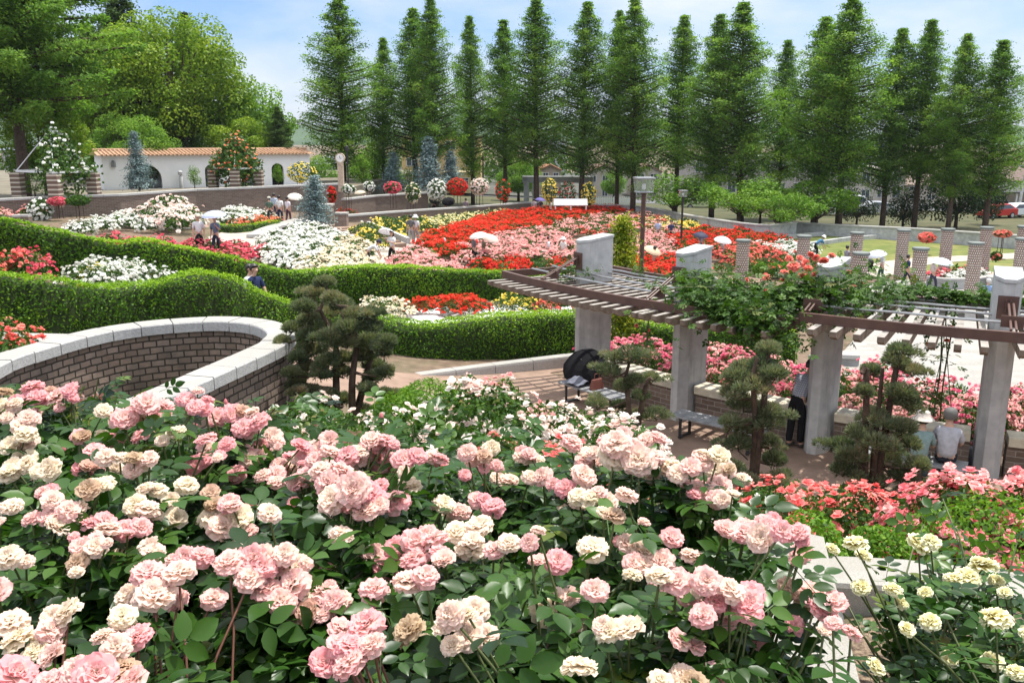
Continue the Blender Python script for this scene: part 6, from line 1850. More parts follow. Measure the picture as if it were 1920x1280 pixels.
# ------------------------------------------------------------------ white tiled building on the upper terrace
ter_px = [(-60, 375), (23, 371), (124, 366.5), (223, 363.5), (252, 361.5), (365, 354), (462, 350.5), (494, 349), (571, 346), (640, 343)]
tp_ = [at_z(x, y - 1.2, 2.2)[:2] for x, y in ter_px]
mb = MB(); mb.prism([tuple(q) for q in tp_] + [(-12, 120), (-90, 120), (-90, 50)], -1, 1.6)
tag(mb.build("upper_terrace", rough_mat("terrace_ground", (.13, .115, .085, 1), (.21, .185, .14, 1), .6, 1, .3, 8)), kind='structure')
def facade(W, H, holes, thick, mat, name, parent, M4):
    """a wall sheet in its own x-z plane with openings, given thickness along y"""
    loops_ = [[Vector((0, 0, 0)), Vector((W, 0, 0)), Vector((W, H, 0)), Vector((0, H, 0))]] + [[Vector((x, y, 0)) for x, y in h] for h in holes]
    tris = geometry.tessellate_polygon(loops_)
    fl = [v for l in loops_ for v in l]; n = len(fl)
    V = [M4 @ Vector((v.x, 0, v.y)) for v in fl] + [M4 @ Vector((v.x, thick, v.y)) for v in fl]
    F = [tuple(t_) for t_ in tris] + [tuple(i + n for i in t_[::-1]) for t_ in tris]
    b = 0
    for l in loops_:
        k = len(l)
        F += [(b + i, b + (i + 1) % k, n + b + (i + 1) % k, n + b + i) for i in range(k)]; b += k
    mb = MB(); mb.add(V, F); return mb.build(name, mat, parent)
def arch(x0, x1, h):
    c, r = (x0 + x1) / 2, (x1 - x0) / 2
    return [(x0, .02), (x1, .02)] + [(c + r * math.cos(a), h - r * .9 + r * .9 * math.sin(a)) for a in np.linspace(0, math.pi, 11)]
A, B = at_z(196, 356.5, 1.6), at_z(583, 345.5, 1.6)
L = np.linalg.norm((B - A)[:2]); ang = math.atan2(B[1] - A[1], B[0] - A[0])
M4 = Matrix.Translation((A[0], A[1], 1.6)) @ Matrix.Rotation(ang, 4, 'Z')
WB = thing("white_building", "long white stucco building with an orange tiled roof and dark archways", "building")
def along(px):                                            # distance along the front of a photo column
    best = min(np.linspace(0, 1, 400), key=lambda s: abs(project(A + (B - A) * s)[0] - px)); return best * L
Hw = 2.75
ho = [arch(along(242), along(305), 2.0), arch(along(386), along(412), 1.9), arch(along(455), along(482), 1.9), arch(along(511), along(533), 1.9)]
facade(L, Hw, ho, .28, M["white_wall"], "front_wall", WB, M4)
def wbox(name, c, s, mat):
    mb = MB(); x, y, z = (q / 2 for q in s)
    mb.add([M4 @ (Vector(c) + Vector(p)) for p in ((-x, -y, -z), (x, -y, -z), (x, y, -z), (-x, y, -z), (-x, -y, z), (x, -y, z), (x, y, z), (-x, y, z))], [(0, 3, 2, 1), (4, 5, 6, 7), (0, 1, 5, 4), (1, 2, 6, 5), (2, 3, 7, 6), (3, 0, 4, 7)])
    return mb.build(name, mat, WB)
wbox("back_wall", (L / 2, 3.3, Hw / 2), (L, .25, Hw), M["white_wall"])
wbox("end_wall", (.13, 1.75, Hw / 2 - .003), (.25, 2.93, Hw - .006), M["white_wall"]); wbox("end_wall", (L - .13, 1.75, Hw / 2 - .003), (.25, 2.93, Hw - .006), M["white_wall"])
roof = MB()
rv = [(-.35, -.45, Hw - .02), (L + .35, -.45, Hw - .02), (L + .35, 1.7, Hw + .34), (-.35, 1.7, Hw + .34), (L + .35, 3.9, Hw - .02), (-.35, 3.9, Hw - .02)]
roof.add([M4 @ Vector(v) for v in rv], [(0, 1, 2, 3), (3, 2, 4, 5), (0, 3, 5), (1, 4, 2), (0, 5, 4, 1)])
ro = roof.build("roof", M["tile_roof"], WB)
rid = MB()
for k in range(int(L / .32)):
    x = k * .32; rid.tube([M4 @ Vector((x, -.5, Hw + .0)), M4 @ Vector((x, 1.7, Hw + .38))], .085, 6)
rid.build("roof_tiles", M["tile_roof"], ro)
rid = MB(); rid.tube([M4 @ Vector((-.35, 1.7, Hw + .38)), M4 @ Vector((L + .35, 1.7, Hw + .38))], .13, 8); rid.build("ridge_tiles", M["tile_roof"], ro)
for px in (338, 217):
    s = along(px); mb = MB()
    if px == 338: mb.lathe([(.16, 0), (.16, .95), (.12, 1.0)], 10, M4 @ Vector((s, -.5, 0))); mb.lathe([(.0, 1.0), (.2, 1.15), (.2, 1.35), (0, 1.5)], 12, M4 @ Vector((s, -.5, 0))); tag(mb.build("stone_bust", M["concrete"]), "small grey stone pedestal ornament in front of the white wall", "statue")
    else: mb.box(M4 @ Vector((s, -.14, 2.0)), (.28, .28, .4)); mb.lathe([(.05, 0), (.18, -.1), (.0, -.14)], 8, M4 @ Vector((s, -.14, 2.34))); mb.build("wall_lantern", M["metal_grey"], WB)
# striped pillar pavilions under rose trellises
stripe, ts, bs = nmat("striped_stone")
tc = ts.nodes.new("ShaderNodeTexCoord"); sp_ = ts.nodes.new("ShaderNodeSeparateXYZ"); ts.links.new(tc.outputs["Object"], sp_.inputs[0])
mo = ts.nodes.new("ShaderNodeMath"); mo.operation = 'FRACT'; mu = ts.nodes.new("ShaderNodeMath"); mu.operation = 'MULTIPLY'; mu.inputs[1].default_value = 3.6
ts.links.new(sp_.outputs["Z"], mu.inputs[0]); ts.links.new(mu.outputs[0], mo.inputs[0])
rr_ = _ramp(ts, mo.outputs[0], [(.0, (.15, .10, .075, 1)), (.62, (.21, .15, .11, 1)), (.66, (.52, .46, .38, 1)), (1, (.52, .46, .38, 1))]); rr_.color_ramp.interpolation = 'CONSTANT'
ts.links.new(rr_.outputs["Color"], bs.inputs["Base Color"]); bs.inputs["Roughness"].default_value = .9
pole_m = plain("white_pole", (.72, .73, .74, 1), .4)
def pavilion(cols, apex, color, label, climb_label, zt_, full):
    C_ = [at_Y(x, 366, Y) for x, Y in cols]; cx, cy = np.mean([c[0] for c in C_]), np.mean([c[1] for c in C_])
    t = thing("garden_pavilion", label, "pavilion", (cx, cy, 1.6))
    wq = .62
    for c in C_:
        mb = MB(); mb.box((0, 0, (zt_ - 1.6) / 2), (wq, wq, zt_ - 1.6)); mb.build("pillar", stripe, t, loc=(c[0] - cx, c[1] - cy, 0))
    ap = at_Y(*apex, cy); ap = np.array((ap[0] - cx, 0, ap[2] - 1.6))
    mb = MB()
    for i, c in enumerate(C_):
        q = (c[0] - cx, c[1] - cy, zt_ - 1.6 + .1); mb.tube([q, tuple(ap)], .035, 6)
        e = C_[(i + 1) % len(C_)]; mb.bar(q, (e[0] - cx, e[1] - cy, zt_ - 1.6 + .1), .12, .12)
    mb.tube([(ap[0], ap[1], zt_ - 1.6), tuple(ap + np.array((0, 0, .2)))], .05, 8)
    mb.build("trellis_frame", pole_m, t)
    # roses over it
    g = np.random.default_rng(len(label)); n = 4600
    tri = []
    for _ in range(n):
        i = int(g.integers(len(C_))); a = np.array((C_[i][0] - cx, C_[i][1] - cy, zt_ - 1.6)); b_ = C_[(i + 1) % len(C_)]; b_ = np.array((b_[0] - cx, b_[1] - cy, zt_ - 1.6))
        u, v = g.uniform(0, 1), g.uniform(0, 1) ** 1.3 * .86
        tri.append((a + (b_ - a) * u) * (1 - v) + ap * v + g.normal(0, .3, 3))
    P = np.array(tri); keep = P[:, 0] > -.25 * (P[:, 2].max()) * 0 - (99 if full else .1)
    P = P[keep]
    hang = P[g.random(len(P)) < .22].copy(); hang[:, 2] -= g.uniform(.3, 1.8, len(hang)); P = np.vstack((P, hang))
    r_ = thing("climbing_rose", climb_label, "climbing rose", (cx, cy, 1.6))
    part("leaves", quads_mesh("leaves", leaf_quads(P, P * 0 + np.array((.2, -.5, .6)), .26, .17, .8), [M["bush_leaf"]], np.clip(g.normal(.6, .2, len(P)), 0, 1)), r_)
    VV, T = [], []
    for q in P[g.random(len(P)) < .05]:
        small_blossom(VV, T, q + np.array((0, -.12, .1)), np.array((.2, -.6, .6)), .17 * g.uniform(.8, 1.3), g.uniform(.1, .9), g)
    me = quads_mesh("blossoms", np.array(VV), [M["petal_" + color]]); a = me.attributes.new("tint", 'FLOAT', 'POINT'); a.data.foreach_set("value", np.clip(np.array(T, np.float32), 0, 1))
    part("blossoms", me, r_)
pavilion([(36, 57), (105, 54), (178, 57), (112, 61)], (94, 243), "white", "open pavilion on striped stone pillars with a white pyramid frame, at the far left", "white climbing rose over the frame of the far left pavilion", 3.55, False)
pavilion([(402, 70), (443, 67.5), (487, 69), (446, 73)], (441, 258), "orange", "open pavilion on striped pillars before the white building", "yellow and orange climbing rose over the pavilion by the white building", 3.35, True)

# grey stone pavilion frame and white bench at the back of the field
t = thing("stone_pavilion", "plain grey stone pavilion frame behind the rose field", "pavilion")
zt_ = at_Y(1030, 331, 94)[2]; gz = -1.2
for x in (987, 1003, 1090, 1104):
    q = at_Y(x, 360, 94 if x in (987, 1090) else 96.5); mb = MB(); mb.box((q[0], q[1], (zt_ + gz) / 2 - .3), (.55, .55, zt_ - gz - .6)); mb.build("pillar", M["concrete"], t)
a, b = at_Y(980, 335, 94), at_Y(1112, 335, 94)
for dy in (0, 2.5):
    mb = MB(); mb.bar((a[0], 94 + dy, zt_ - .33), (b[0], 94 + dy, zt_ - .33), .5, .6); mb.build("beam", M["concrete"], t)
wb = plain("white_bench_paint", (.72, .73, .74, 1), .5, var=.05)
p = at_Y(1070, 388, 82); t = thing("long_bench", "long white bench with a slanting back at the top of the rose field", "bench", (p[0], 82, p[2] - .25))
mb = MB(); mb.box((0, 0, .42), (3.1, .5, .08)); mb.build("seat", wb, t)
mb = MB(); mb.box((0, .32, .72), (3.1, .06, .5), M=Matrix.Rotation(-.35, 3, 'X')); mb.build("backrest", wb, t)
for x in (-1.4, 0, 1.4):
    mb = MB(); mb.box((x, 0, .19), (.1, .45, .38)); mb.build("leg", wb, t)

# ------------------------------------------------------------------ the town behind
winm = plain("window_glass", (.05, .065, .08, 1), .15, spec=.6, var=.2)
framem = plain("window_frame", (.55, .55, .55, 1), .5)
def house(label, px0, px1, ytop, Y, depth, wallc, roofc, rows, cols, roof="gable", eave=None, ybase=None, cat="house", name="house", rz=0.0, door=True):
    a, b = at_Y(px0, ytop, Y), at_Y(px1, ytop, Y)
    z0 = -2.5 if ybase is None else at_Y(px0, ybase, Y)[2]
    W_, H_ = b[0] - a[0], a[2] - z0
    he = H_ if roof == "flat" else H_ - min(1.9, W_ * .24) if eave is None else eave
    t = thing(name, label, cat, ((a[0] + b[0]) / 2, Y + depth / 2, z0), rz)
    wm = rough_mat("house_wall", tuple(c * .68 for c in wallc[:3]) + (1,), tuple(c * .8 for c in wallc[:3]) + (1,), .8, .9, .15, 12)
    rm = rough_mat("house_roof", tuple(c * .6 for c in roofc[:3]) + (1,), tuple(c * .8 for c in roofc[:3]) + (1,), 2.0, .85, .4, 8)
    mb = MB()
    if roof == "gable":
        x, y = W_ / 2, depth / 2
        mb.add([(-x, -y, 0), (x, -y, 0), (x, y, 0), (-x, y, 0), (-x, -y, he), (x, -y, he), (x, y, he), (-x, y, he), (0, -y, H_ - .12), (0, y, H_ - .12)],
               [(0, 1, 5, 8, 4), (2, 3, 7, 9, 6), (1, 2, 6, 5), (3, 0, 4, 7), (0, 3, 2, 1)])
        mb.build("wall", wm, t)
        for sg in (-1, 1):
            r = MB(); th = math.atan2(H_ - he, x); n_ = np.array((sg * math.sin(th), 0, math.cos(th)))
            p0, p1 = np.array((0, 0, H_)), np.array((sg * x * 1.1, 0, H_ - (H_ - he) * 1.1))
            vs = [(*(q[:1]), yy, q[2] + dz) for dz in (-.11, .03) for q, yy in ((p0, -y - .35), (p1, -y - .35), (p1, y + .35), (p0, y + .35))]
            r.add(vs, [(0, 1, 2, 3), (4, 7, 6, 5), (0, 4, 5, 1), (1, 5, 6, 2), (2, 6, 7, 3), (3, 7, 4, 0)]); r.build("roof", rm, t)
    else:
        mb.box((0, 0, he / 2), (W_, depth, he)); mb.build("wall", wm, t)
        r = MB()
        if roof == "flat": r.box((0, 0, he + .1), (W_ + .3, depth + .3, .25))
        else:
            x, y = W_ / 2 + .5, depth / 2 + .5; i = max(.0, x - y) + .4
            r.add([(-x, -y, he), (x, -y, he), (x, y, he), (-x, y, he), (-i, 0, H_), (i, 0, H_)], [(0, 1, 5, 4), (1, 2, 5), (2, 3, 4, 5), (3, 0, 4), (0, 3, 2, 1)])
        r.build("roof", rm, t)
    fh = he / rows
    for rI in range(rows):
        for cI in range(cols):
            cx = (-W_ / 2) + W_ * (cI + .5) / cols + random.uniform(-.1, .1); cz = fh * (rI + .55)
            w_, h_ = min(1.7, W_ / cols * .5), min(1.3, fh * .48)
            m2 = MB(); m2.box((cx, -depth / 2 - .02, cz), (w_, .06, h_)); wo = m2.build("window", winm, t)
            m3 = MB(); y_ = -depth / 2 - .065
            m3.box((cx, y_, cz + h_ / 2), (w_ + .12, .05, .07)); m3.box((cx, y_, cz - h_ / 2), (w_ + .12, .05, .07)); m3.box((cx - w_ / 2, y_ - .001, cz), (.07, .05, h_)); m3.box((cx + w_ / 2, y_ - .001, cz), (.07, .05, h_)); m3.box((cx, y_ - .002, cz), (.05, .04, h_)); m3.build("frame", framem, wo)
    return t
house("tall yellow building with balconies between the redwood trunks", 752, 900, 258, 128, 10, (.72, .52, .24, 1), (.45, .33, .17, 1), 3, 4, "flat", ybase=352, cat="building", name="apartment_building")
house("lower yellow block in front of the yellow building", 832, 884, 326, 112, 6, (.70, .55, .28, 1), (.5, .4, .22, 1), 1, 2, "flat", ybase=362, cat="building", name="apartment_building")
house("white tower block between two redwood trunks left of the brown roofs", 1030, 1062, 268, 190, 12, (.66, .66, .65, 1), (.5, .5, .5, 1), 5, 2, "flat", cat="building", name="apartment_building")
house("house with an orange brown gable behind the yellow rose column", 1012, 1052, 308, 124, 8, (.42, .34, .28, 1), (.42, .19, .10, 1), 2, 2)
house("beige gabled house with brown roof behind the yellow rose columns", 1102, 1166, 308, 122, 9, (.56, .50, .44, 1), (.26, .15, .11, 1), 2, 3)
house("beige gabled house with brown roof behind the lamp post", 1190, 1240, 308, 124, 9, (.55, .48, .42, 1), (.28, .16, .12, 1), 2, 2)
house("long grey apartment block behind the light green maples", 1296, 1515, 296, 125, 10, (.50, .46, .43, 1), (.40, .38, .37, 1), 2, 7, "flat", cat="building", name="apartment_building")
house("pale beige block behind the mottled shrub", 1580, 1700, 318, 118, 10, (.62, .57, .50, 1), (.45, .40, .36, 1), 2, 4, "flat", cat="building", name="apartment_building")
house("tall grey building far behind the right redwoods", 1560, 1665, 268, 190, 14, (.52, .51, .53, 1), (.4, .4, .42, 1), 5, 4, "flat", cat="building", name="apartment_building")
house("cream house behind the last redwoods", 1700, 1800, 322, 120, 10, (.58, .52, .45, 1), (.32, .24, .2, 1), 2, 3, "hip")
house("house with a dark tiled roof and veranda at the right edge", 1832, 1990, 306, 100, 9, (.55, .47, .40, 1), (.20, .14, .12, 1), 2, 4, "hip")
house("grey roofed house behind the trees at the far left", 0, 80, 262, 120, 10, (.5, .5, .5, 1), (.22, .25, .3, 1), 2, 3, "hip")
house("low grey house between white building and the first redwood", 574, 640, 292, 130, 9, (.5, .5, .5, 1), (.3, .32, .36, 1), 2, 3, "hip")
# a far belt of trees closing the view between the houses
g = np.random.default_rng(77); PP, NN = [], []
for _ in range(150):
    c = np.array((g.uniform(-150, 170), g.uniform(150, 185), g.uniform(-1, 2.5))); r = g.uniform(2.2, 4.2)
    D = g.normal(0, 1, (170, 3)); D /= np.linalg.norm(D, axis=1)[:, None]; PP.append(c + D * r * np.array((1.1, 1, .8))); NN.append(D + np.array((0, 0, .5)))
PP = np.vstack(PP); me = quads_mesh("treeline", leaf_quads(PP, np.vstack(NN), .75, .5, .7), [M["conifer_leaf"]], np.clip(g.normal(.5, .22, len(PP)), 0, 1))
tag(part("treeline", me), "far belt of dark green trees behind the houses", "trees", kind="stuff")
# veranda of the right edge house
p = at_Y(1905, 395, 99); t = thing("veranda", "dark veranda roof in front of the house at the right edge", "porch", (p[0], 97.6, -2.5))
mb = MB(); mb.add([(-5, -1.4, 2.6), (5, -1.4, 2.6), (5, 1.2, 3.5), (-5, 1.2, 3.5), (-5, -1.4, 2.45), (5, -1.4, 2.45), (5, 1.2, 2.45), (-5, 1.2, 2.45)], [(0, 1, 2, 3), (4, 7, 6, 5), (0, 4, 5, 1), (1, 5, 6, 2), (2, 6, 7, 3), (3, 7, 4, 0)]); mb.build("roof", rough_mat("dark_tile", (.05, .05, .055, 1), (.09, .09, .1, 1), 3, .8, .4), t)
for x in (-4.6, -1.6, 1.6, 4.6):
    mb = MB(); mb.box((x, -1.2, 1.22), (.18, .18, 2.44)); mb.build("post", framem, t)
fence = plain("white_fence", (.72, .74, .76, 1), .6, var=.06)
for x0, x1, Y, lab in ((1110, 1192, 104, "low white fence behind the yellow rose column"),):
    a, b = at_Y(x0, 370, Y), at_Y(x1, 372, Y); t = thing("white_fence", lab, "fence", (a[0], Y, -2.2)); W_ = b[0] - a[0]
    mb = MB()
    for k in range(int(W_ / .25)): mb.box((k * .25, 0, .65), (.2, .03, 1.3))
    mb.build("boards", fence, t); mb = MB(); mb.bar((0, .06, .3), (W_, .06, .3), .05, .08); mb.bar((0, .06, 1.05), (W_, .06, 1.05), .05, .08); mb.build("rail", fence, t)

# cars in the street
tyre = plain("tyre", (.02, .02, .022, 1), .8); rim = plain("rim", (.5, .5, .52, 1), .35, .7); carglass = plain("car_glass", (.03, .04, .05, 1), .1, spec=.8); lightm = plain("headlight", (.8, .8, .8, 1), .2); tail = plain("tail_light", (.5, .03, .03, 1), .3)
def car(label, px, Y, color, rz=0.0, van=False, name="parked_car"):
    p = at_Y(px, 415, Y); z = -2.32
    t = thing(name, label, "van" if van else "car", (p[0], Y, z), rz)
    paint = plain("car_paint", color, .3, spec=.6, var=.04)
    if van: prof = [(-2.1, .35), (2.0, .35), (2.1, .8), (1.95, 1.15), (1.45, 1.95), (-2.05, 2.0), (-2.12, 1.2)]
    else: prof = [(-2.05, .32), (2.0, .32), (2.08, .62), (1.95, .82), (1.05, .95), (.35, 1.44), (-1.05, 1.48), (-1.85, 1.0), (-2.08, .92)]
    V = [(x, s * (.82 if zz < 1.1 else .68), zz) for s in (-1, 1) for x, zz in prof]; n = len(prof)
    mb = MB(); mb.add(V, [tuple(range(n)), tuple(range(2 * n - 1, n - 1, -1))] + [(i, n + i, n + (i + 1) % n, (i + 1) % n) for i in range(n)])
    mb.build("body", paint, t, bevel=.05)
    for s in (-1, 1):
        g = MB()
        q = [(.95, .98), (.33, 1.36), (-.98, 1.39), (-1.55, 1.02)] if not van else [(1.75, 1.2), (1.35, 1.82), (-.2, 1.84), (-.2, 1.2)]
        g.add([(x, s * (.835 - .14 * (zz - 1.0) / .45 if not van else .80 - .1 * (zz - 1.2)), zz) for x, zz in q], [(0, 1, 2, 3)]); g.build("side_window", carglass, t)
        for x in (-1.3, 1.3):
            w = MB(); w.lathe([(.0, -.1), (.31, -.1), (.33, -.06), (.33, .06), (.31, .1), (0, .1)], 16); wo = w.build("wheel", tyre, t, loc=(x, s * .76, .33), rot=(R(90), 0, 0))
            w = MB(); w.lathe([(.2, -.105 ), (.2, .105), (0, .11)], 12); w.build("rim", rim, wo)
        h = MB(); h.box((2.03, s * .58, .68), (.1, .3, .14)); h.build("headlight", lightm, t)
        h = MB(); h.box((-2.06, s * .62, .85), (.08, .2, .18)); h.build("tail_light", tail, t)
    g = MB(); q = ((1.02, .97), (.36, 1.42)) if not van else ((1.9, 1.22), (1.5, 1.88))
    g.add([(q[0][0] + .015, -.62, q[0][1] + .01), (q[0][0] + .015, .62, q[0][1] + .01), (q[1][0] + .015, .56, q[1][1] - .02), (q[1][0] + .015, -.56, q[1][1] - .02)], [(0, 1, 2, 3)]); g.build("windscreen", carglass, t)
car("red car parked beside the house at the right edge", 1866, 92, (.45, .02, .02, 1), R(200))
car("pale blue white car right of the red car", 1902, 93, (.66, .72, .74, 1), R(195))
car("white van behind the bare dark redwood trunk", 1588, 98, (.72, .73, .74, 1), R(5), van=True)
car("white car between trunks below the white van", 1556, 94, (.7, .71, .72, 1), R(10))
car("silver car behind the slender redwood", 1646, 96, (.45, .47, .5, 1), R(8))
car("pale car behind the light green maples at the left", 1310, 104, (.6, .66, .42, 1), R(3))
# utility pole and wires
q = at_Y(1910, 380, 95); t = thing("utility_pole", "leaning grey utility pole at the right edge", "pole", (q[0], 95, -2.4)); zt_ = at_Y(1915, 300, 95)[2]
mb = MB(); mb.tube([(0, 0, 0), (.5, 0, zt_ + 3)], [.17, .12], 10); mb.build("pole", M["concrete"], t)
mb = MB(); mb.bar((-.5, 0, zt_ + 1.8), (1.4, 0, zt_ + 1.8), .1, .1); mb.build("crossarm", M["metal_grey"], t)
# ------------------------------------------------------------------ people
SKIN = plain("skin", (.55, .33, .24, 1), .55, var=.06)
HAIRB = plain("hair_black", (.018, .014, .012, 1), .5); HAIRG = plain("hair_grey", (.14, .135, .13, 1), .7); HAIRW = plain("hair_white", (.55, .54, .52, 1), .6)
SHOE = plain("shoe", (.05, .045, .04, 1), .6)
_cl = {}
def cloth_mat(c, var=.12):
    k = tuple(c)
    if k not in _cl: _cl[k] = rough_mat("cloth", tuple(x * (1 - var) for x in c) + (1,), tuple(min(.85, x * (1 + var)) for x in c) + (1,), 14, .9, .5, 30, spec=.15)
    return _cl[k]
plaid, tp2, bp2 = nmat("plaid_cloth")
tcx = tp2.nodes.new("ShaderNodeTexCoord")
ws = []
for ax in ('X', 'Z'):
    w_ = tp2.nodes.new("ShaderNodeTexWave"); w_.bands_direction = ax; w_.inputs["Scale"].default_value = 9.0; tp2.links.new(tcx.outputs["Object"], w_.inputs["Vector"]); ws.append(w_)
ad = tp2.nodes.new("ShaderNodeMath"); ad.operation = 'ADD'; tp2.links.new(ws[0].outputs["Fac"], ad.inputs[0]); tp2.links.new(ws[1].outputs["Fac"], ad.inputs[1])
hf_ = tp2.nodes.new("ShaderNodeMath"); hf_.operation = 'MULTIPLY'; hf_.inputs[1].default_value = .5; tp2.links.new(ad.outputs[0], hf_.inputs[0])
tp2.links.new(_ramp(tp2, hf_.outputs[0], [(.2, (.42, .43, .47, 1)), (.8, (.17, .18, .24, 1))]).outputs["Color"], bp2.inputs["Base Color"]); bp2.inputs["Roughness"].default_value = .9

def skin_mesh(name, nodes, edges, mat, sub=1):
    """one continuous surface grown over a jointed skeleton"""
    me = bpy.data.meshes.new(name + "_skeleton")
    keys = list(nodes)
    me.from_pydata([tuple(nodes[k][0]) for k in keys], [(keys.index(a), keys.index(b)) for a, b in edges], [])
    ob = bpy.data.objects.new(name + "_tmp", me); C.objects.link(ob)
    md = ob.modifiers.new("s", 'SKIN'); md.use_smooth_shade = True; md.branch_smoothing = .6
    for i, k in enumerate(keys):
        r = nodes[k][1]; v = me.skin_vertices[0].data[i]
        v.radius = (r, r) if not hasattr(r, '__len__') else r
        v.use_root = (i == 0)
    sb = ob.modifiers.new("b", 'SUBSURF'); sb.levels = sb.render_levels = sub
    dg = bpy.context.evaluated_depsgraph_get()
    out = bpy.data.meshes.new_from_object(ob.evaluated_get(dg))
    out.name = name
    bpy.data.objects.remove(ob)
    out.materials.clear(); out.materials.append(mat)
    return out

def rx(p, a, c):
    """turn a point about the x axis through c"""
    p = np.array(p, float) - c; s, k = math.sin(a), math.cos(a)
    return np.array((p[0], p[1] * k - p[2] * s, p[1] * s + p[2] * k)) + c

EYE_ME = None
def person(label, p, rz=0.0, h=1.64, top=(.6, .6, .6), bottom=(.04, .04, .05), hair=None, hat=None, lean=0.0, arms=("down", "down"), stride=.12, sit=False, topmat=None, skirt=False, long_hair=False, group=None, hand_out=None, fat=1.0):
    """faces local -y"""
    s = h / 1.68
    t = thing("person", label, "person", p, rz, group, s)
    hipz = .90
    if sit: hipz = .56
    J = {"pelvis": (0, 0, hipz), "waist": (0, .005, hipz + .16), "chest": (0, .0, hipz + .36), "neckb": (0, .015, hipz + .51), "neck": (0, .0, hipz + .57), "jaw": (0, -.035, hipz + .63), "head": (0, -.005, hipz + .70), "crown": (0, .01, hipz + .735)}
    piv = np.array((0, 0, hipz))
    for k in list(J): J[k] = rx(J[k], lean, piv) if k != "pelvis" else np.array(J[k])
    if lean > .6:
        for k in ("jaw", "head", "crown"): J[k] = rx(J[k], -lean * .35, J["neck"])
    Rr = {"pelvis": .125, "waist": .115, "chest": .135, "neckb": .075, "neck": .052, "jaw": .068, "head": .092, "crown": .078}
    E = [("pelvis", "waist"), ("waist", "chest"), ("chest", "neckb"), ("neckb", "neck"), ("neck", "jaw"), ("jaw", "head"), ("head", "crown")]
    J["nose"] = J["jaw"] + (J["head"] - J["jaw"]) * .45 + rx((0, -.082, 0), lean * .6, np.zeros(3)); Rr["nose"] = .014; E.append(("jaw", "nose"))
    for q, nm in ((-1, "earl"), (1, "earr")):
        J[nm] = J["head"] + (q * .112, .0, -.025); Rr[nm] = (.022, .012); E.append(("head", nm))
    hands = {}
    for sd, q in (("l", -1), ("r", 1)):
        sh = rx((q * .165, .005, hipz + .46), lean, piv)
        J["sh" + sd] = sh
        kind = arms[0 if q < 0 else 1]
        if kind == "down": el, wr = sh + (q * .05, .02, -.27), sh + (q * .06, -.03, -.51)
        elif kind == "hold": el, wr = sh + (q * .05, -.06, -.24), sh + (q * .02, -.22, -.10)
        elif kind == "front": el, wr = sh + (q * .04, -.08, -.24), sh + (-q * .06, -.28, -.16)
        elif kind == "push": el, wr = sh + (q * .04, -.05, -.25), sh + (q * .02, -.32, -.36)
        elif kind == "knee": el, wr = sh + (q * .04, -.10, -.24), sh + (-q * .03, -.30, -.34)
        elif kind == "back": el, wr = sh + (q * .06, .12, -.23), sh + (-q * .10, .16, -.40)
        else: el, wr = sh + (q * .02, -.12, -.25), sh + (0, -.22, -.48)
        d = (wr - el) / np.linalg.norm(wr - el)
        hd = wr + d * .075
        J["el" + sd], J["wr" + sd], J["hd" + sd] = el, wr, hd
        Rr["sh" + sd], Rr["el" + sd], Rr["wr" + sd], Rr["hd" + sd] = .066, .043, .028, (.036, .020)
        E += [("chest", "sh" + sd), ("sh" + sd, "el" + sd), ("el" + sd, "wr" + sd), ("wr" + sd, "hd" + sd)]
        hands[sd] = hd
        ax = np.cross(d, (q, 0, .2)); ax /= np.linalg.norm(ax) + 1e-9
        inw = np.array((-q, 0, 0)) * .35
        for fi, (o, ln) in enumerate(((-.026, .062), (-.009, .074), (.009, .070), (.026, .054))):
            a = hd + ax * o + d * .03; b = a + d * ln * .55 + inw * .02; c = b + (d * .6 + inw) * ln * .5
            J["f%s%da" % (sd, fi)], J["f%s%db" % (sd, fi)] = b, c; Rr["f%s%da" % (sd, fi)], Rr["f%s%db" % (sd, fi)] = .009, .0075
            E += [("hd" + sd, "f%s%da" % (sd, fi)), ("f%s%da" % (sd, fi), "f%s%db" % (sd, fi))]
        tb = wr + d * .035 + ax * -.035 + inw * .05; J["t" + sd] = tb + d * .035 + ax * -.012; Rr["t" + sd] = .010; E.append(("wr" + sd, "t" + sd))
        # legs
        hp_ = np.array((q * .085, 0, hipz - .03))
        if sit: kn, an, to = (q * .10, -.40, .50), (q * .10, -.42, .09), (q * .11, -.56, .04)
        else:
            st = stride * q
            kn, an, to = (q * .09, -.03 + st * .5 - abs(st) * .1, .48), (q * .085, st, .085 + (.05 if st > .1 else 0)), (q * .10, st - .14, .035)
        J["hp" + sd], J["kn" + sd], J["an" + sd], J["to" + sd] = hp_, np.array(kn), np.array(an), np.array(to)
        Rr["hp" + sd], Rr["kn" + sd], Rr["an" + sd], Rr["to" + sd] = .088, .056, .038, (.042, .028)
        E += [("pelvis", "hp" + sd), ("hp" + sd, "kn" + sd), ("kn" + sd, "an" + sd), ("an" + sd, "to" + sd)]
    part("body", skin_mesh("body", {k: (J[k], Rr[k]) for k in J}, E, SKIN), t)
    # clothes
    g = lambda k, r: (J[k], r)
    mid = lambda a, b, f: J[a] + (J[b] - J[a]) * f
    tn = {"chest": g("chest", (.160 * fat, .128 * fat)), "waist": g("waist", (.150 * fat, .122 * fat)), "hem": (J["pelvis"] + (J["pelvis"] - J["waist"]) * .25, (.152 * fat, .132 * fat)), "neckb": g("neckb", .088)}
    te = [("chest", "waist"), ("waist", "hem"), ("chest", "neckb")]
    for sd in "lr":
        tn["sh" + sd] = g("sh" + sd, .082); tn["sl" + sd] = (mid("sh" + sd, "el" + sd, .55), .066); tn["el" + sd] = g("el" + sd, .058)
        te += [("chest", "sh" + sd), ("sh" + sd, "sl" + sd), ("sl" + sd, "el" + sd)]
    part("shirt", skin_mesh("shirt", tn, te, topmat or cloth_mat(top)), t)
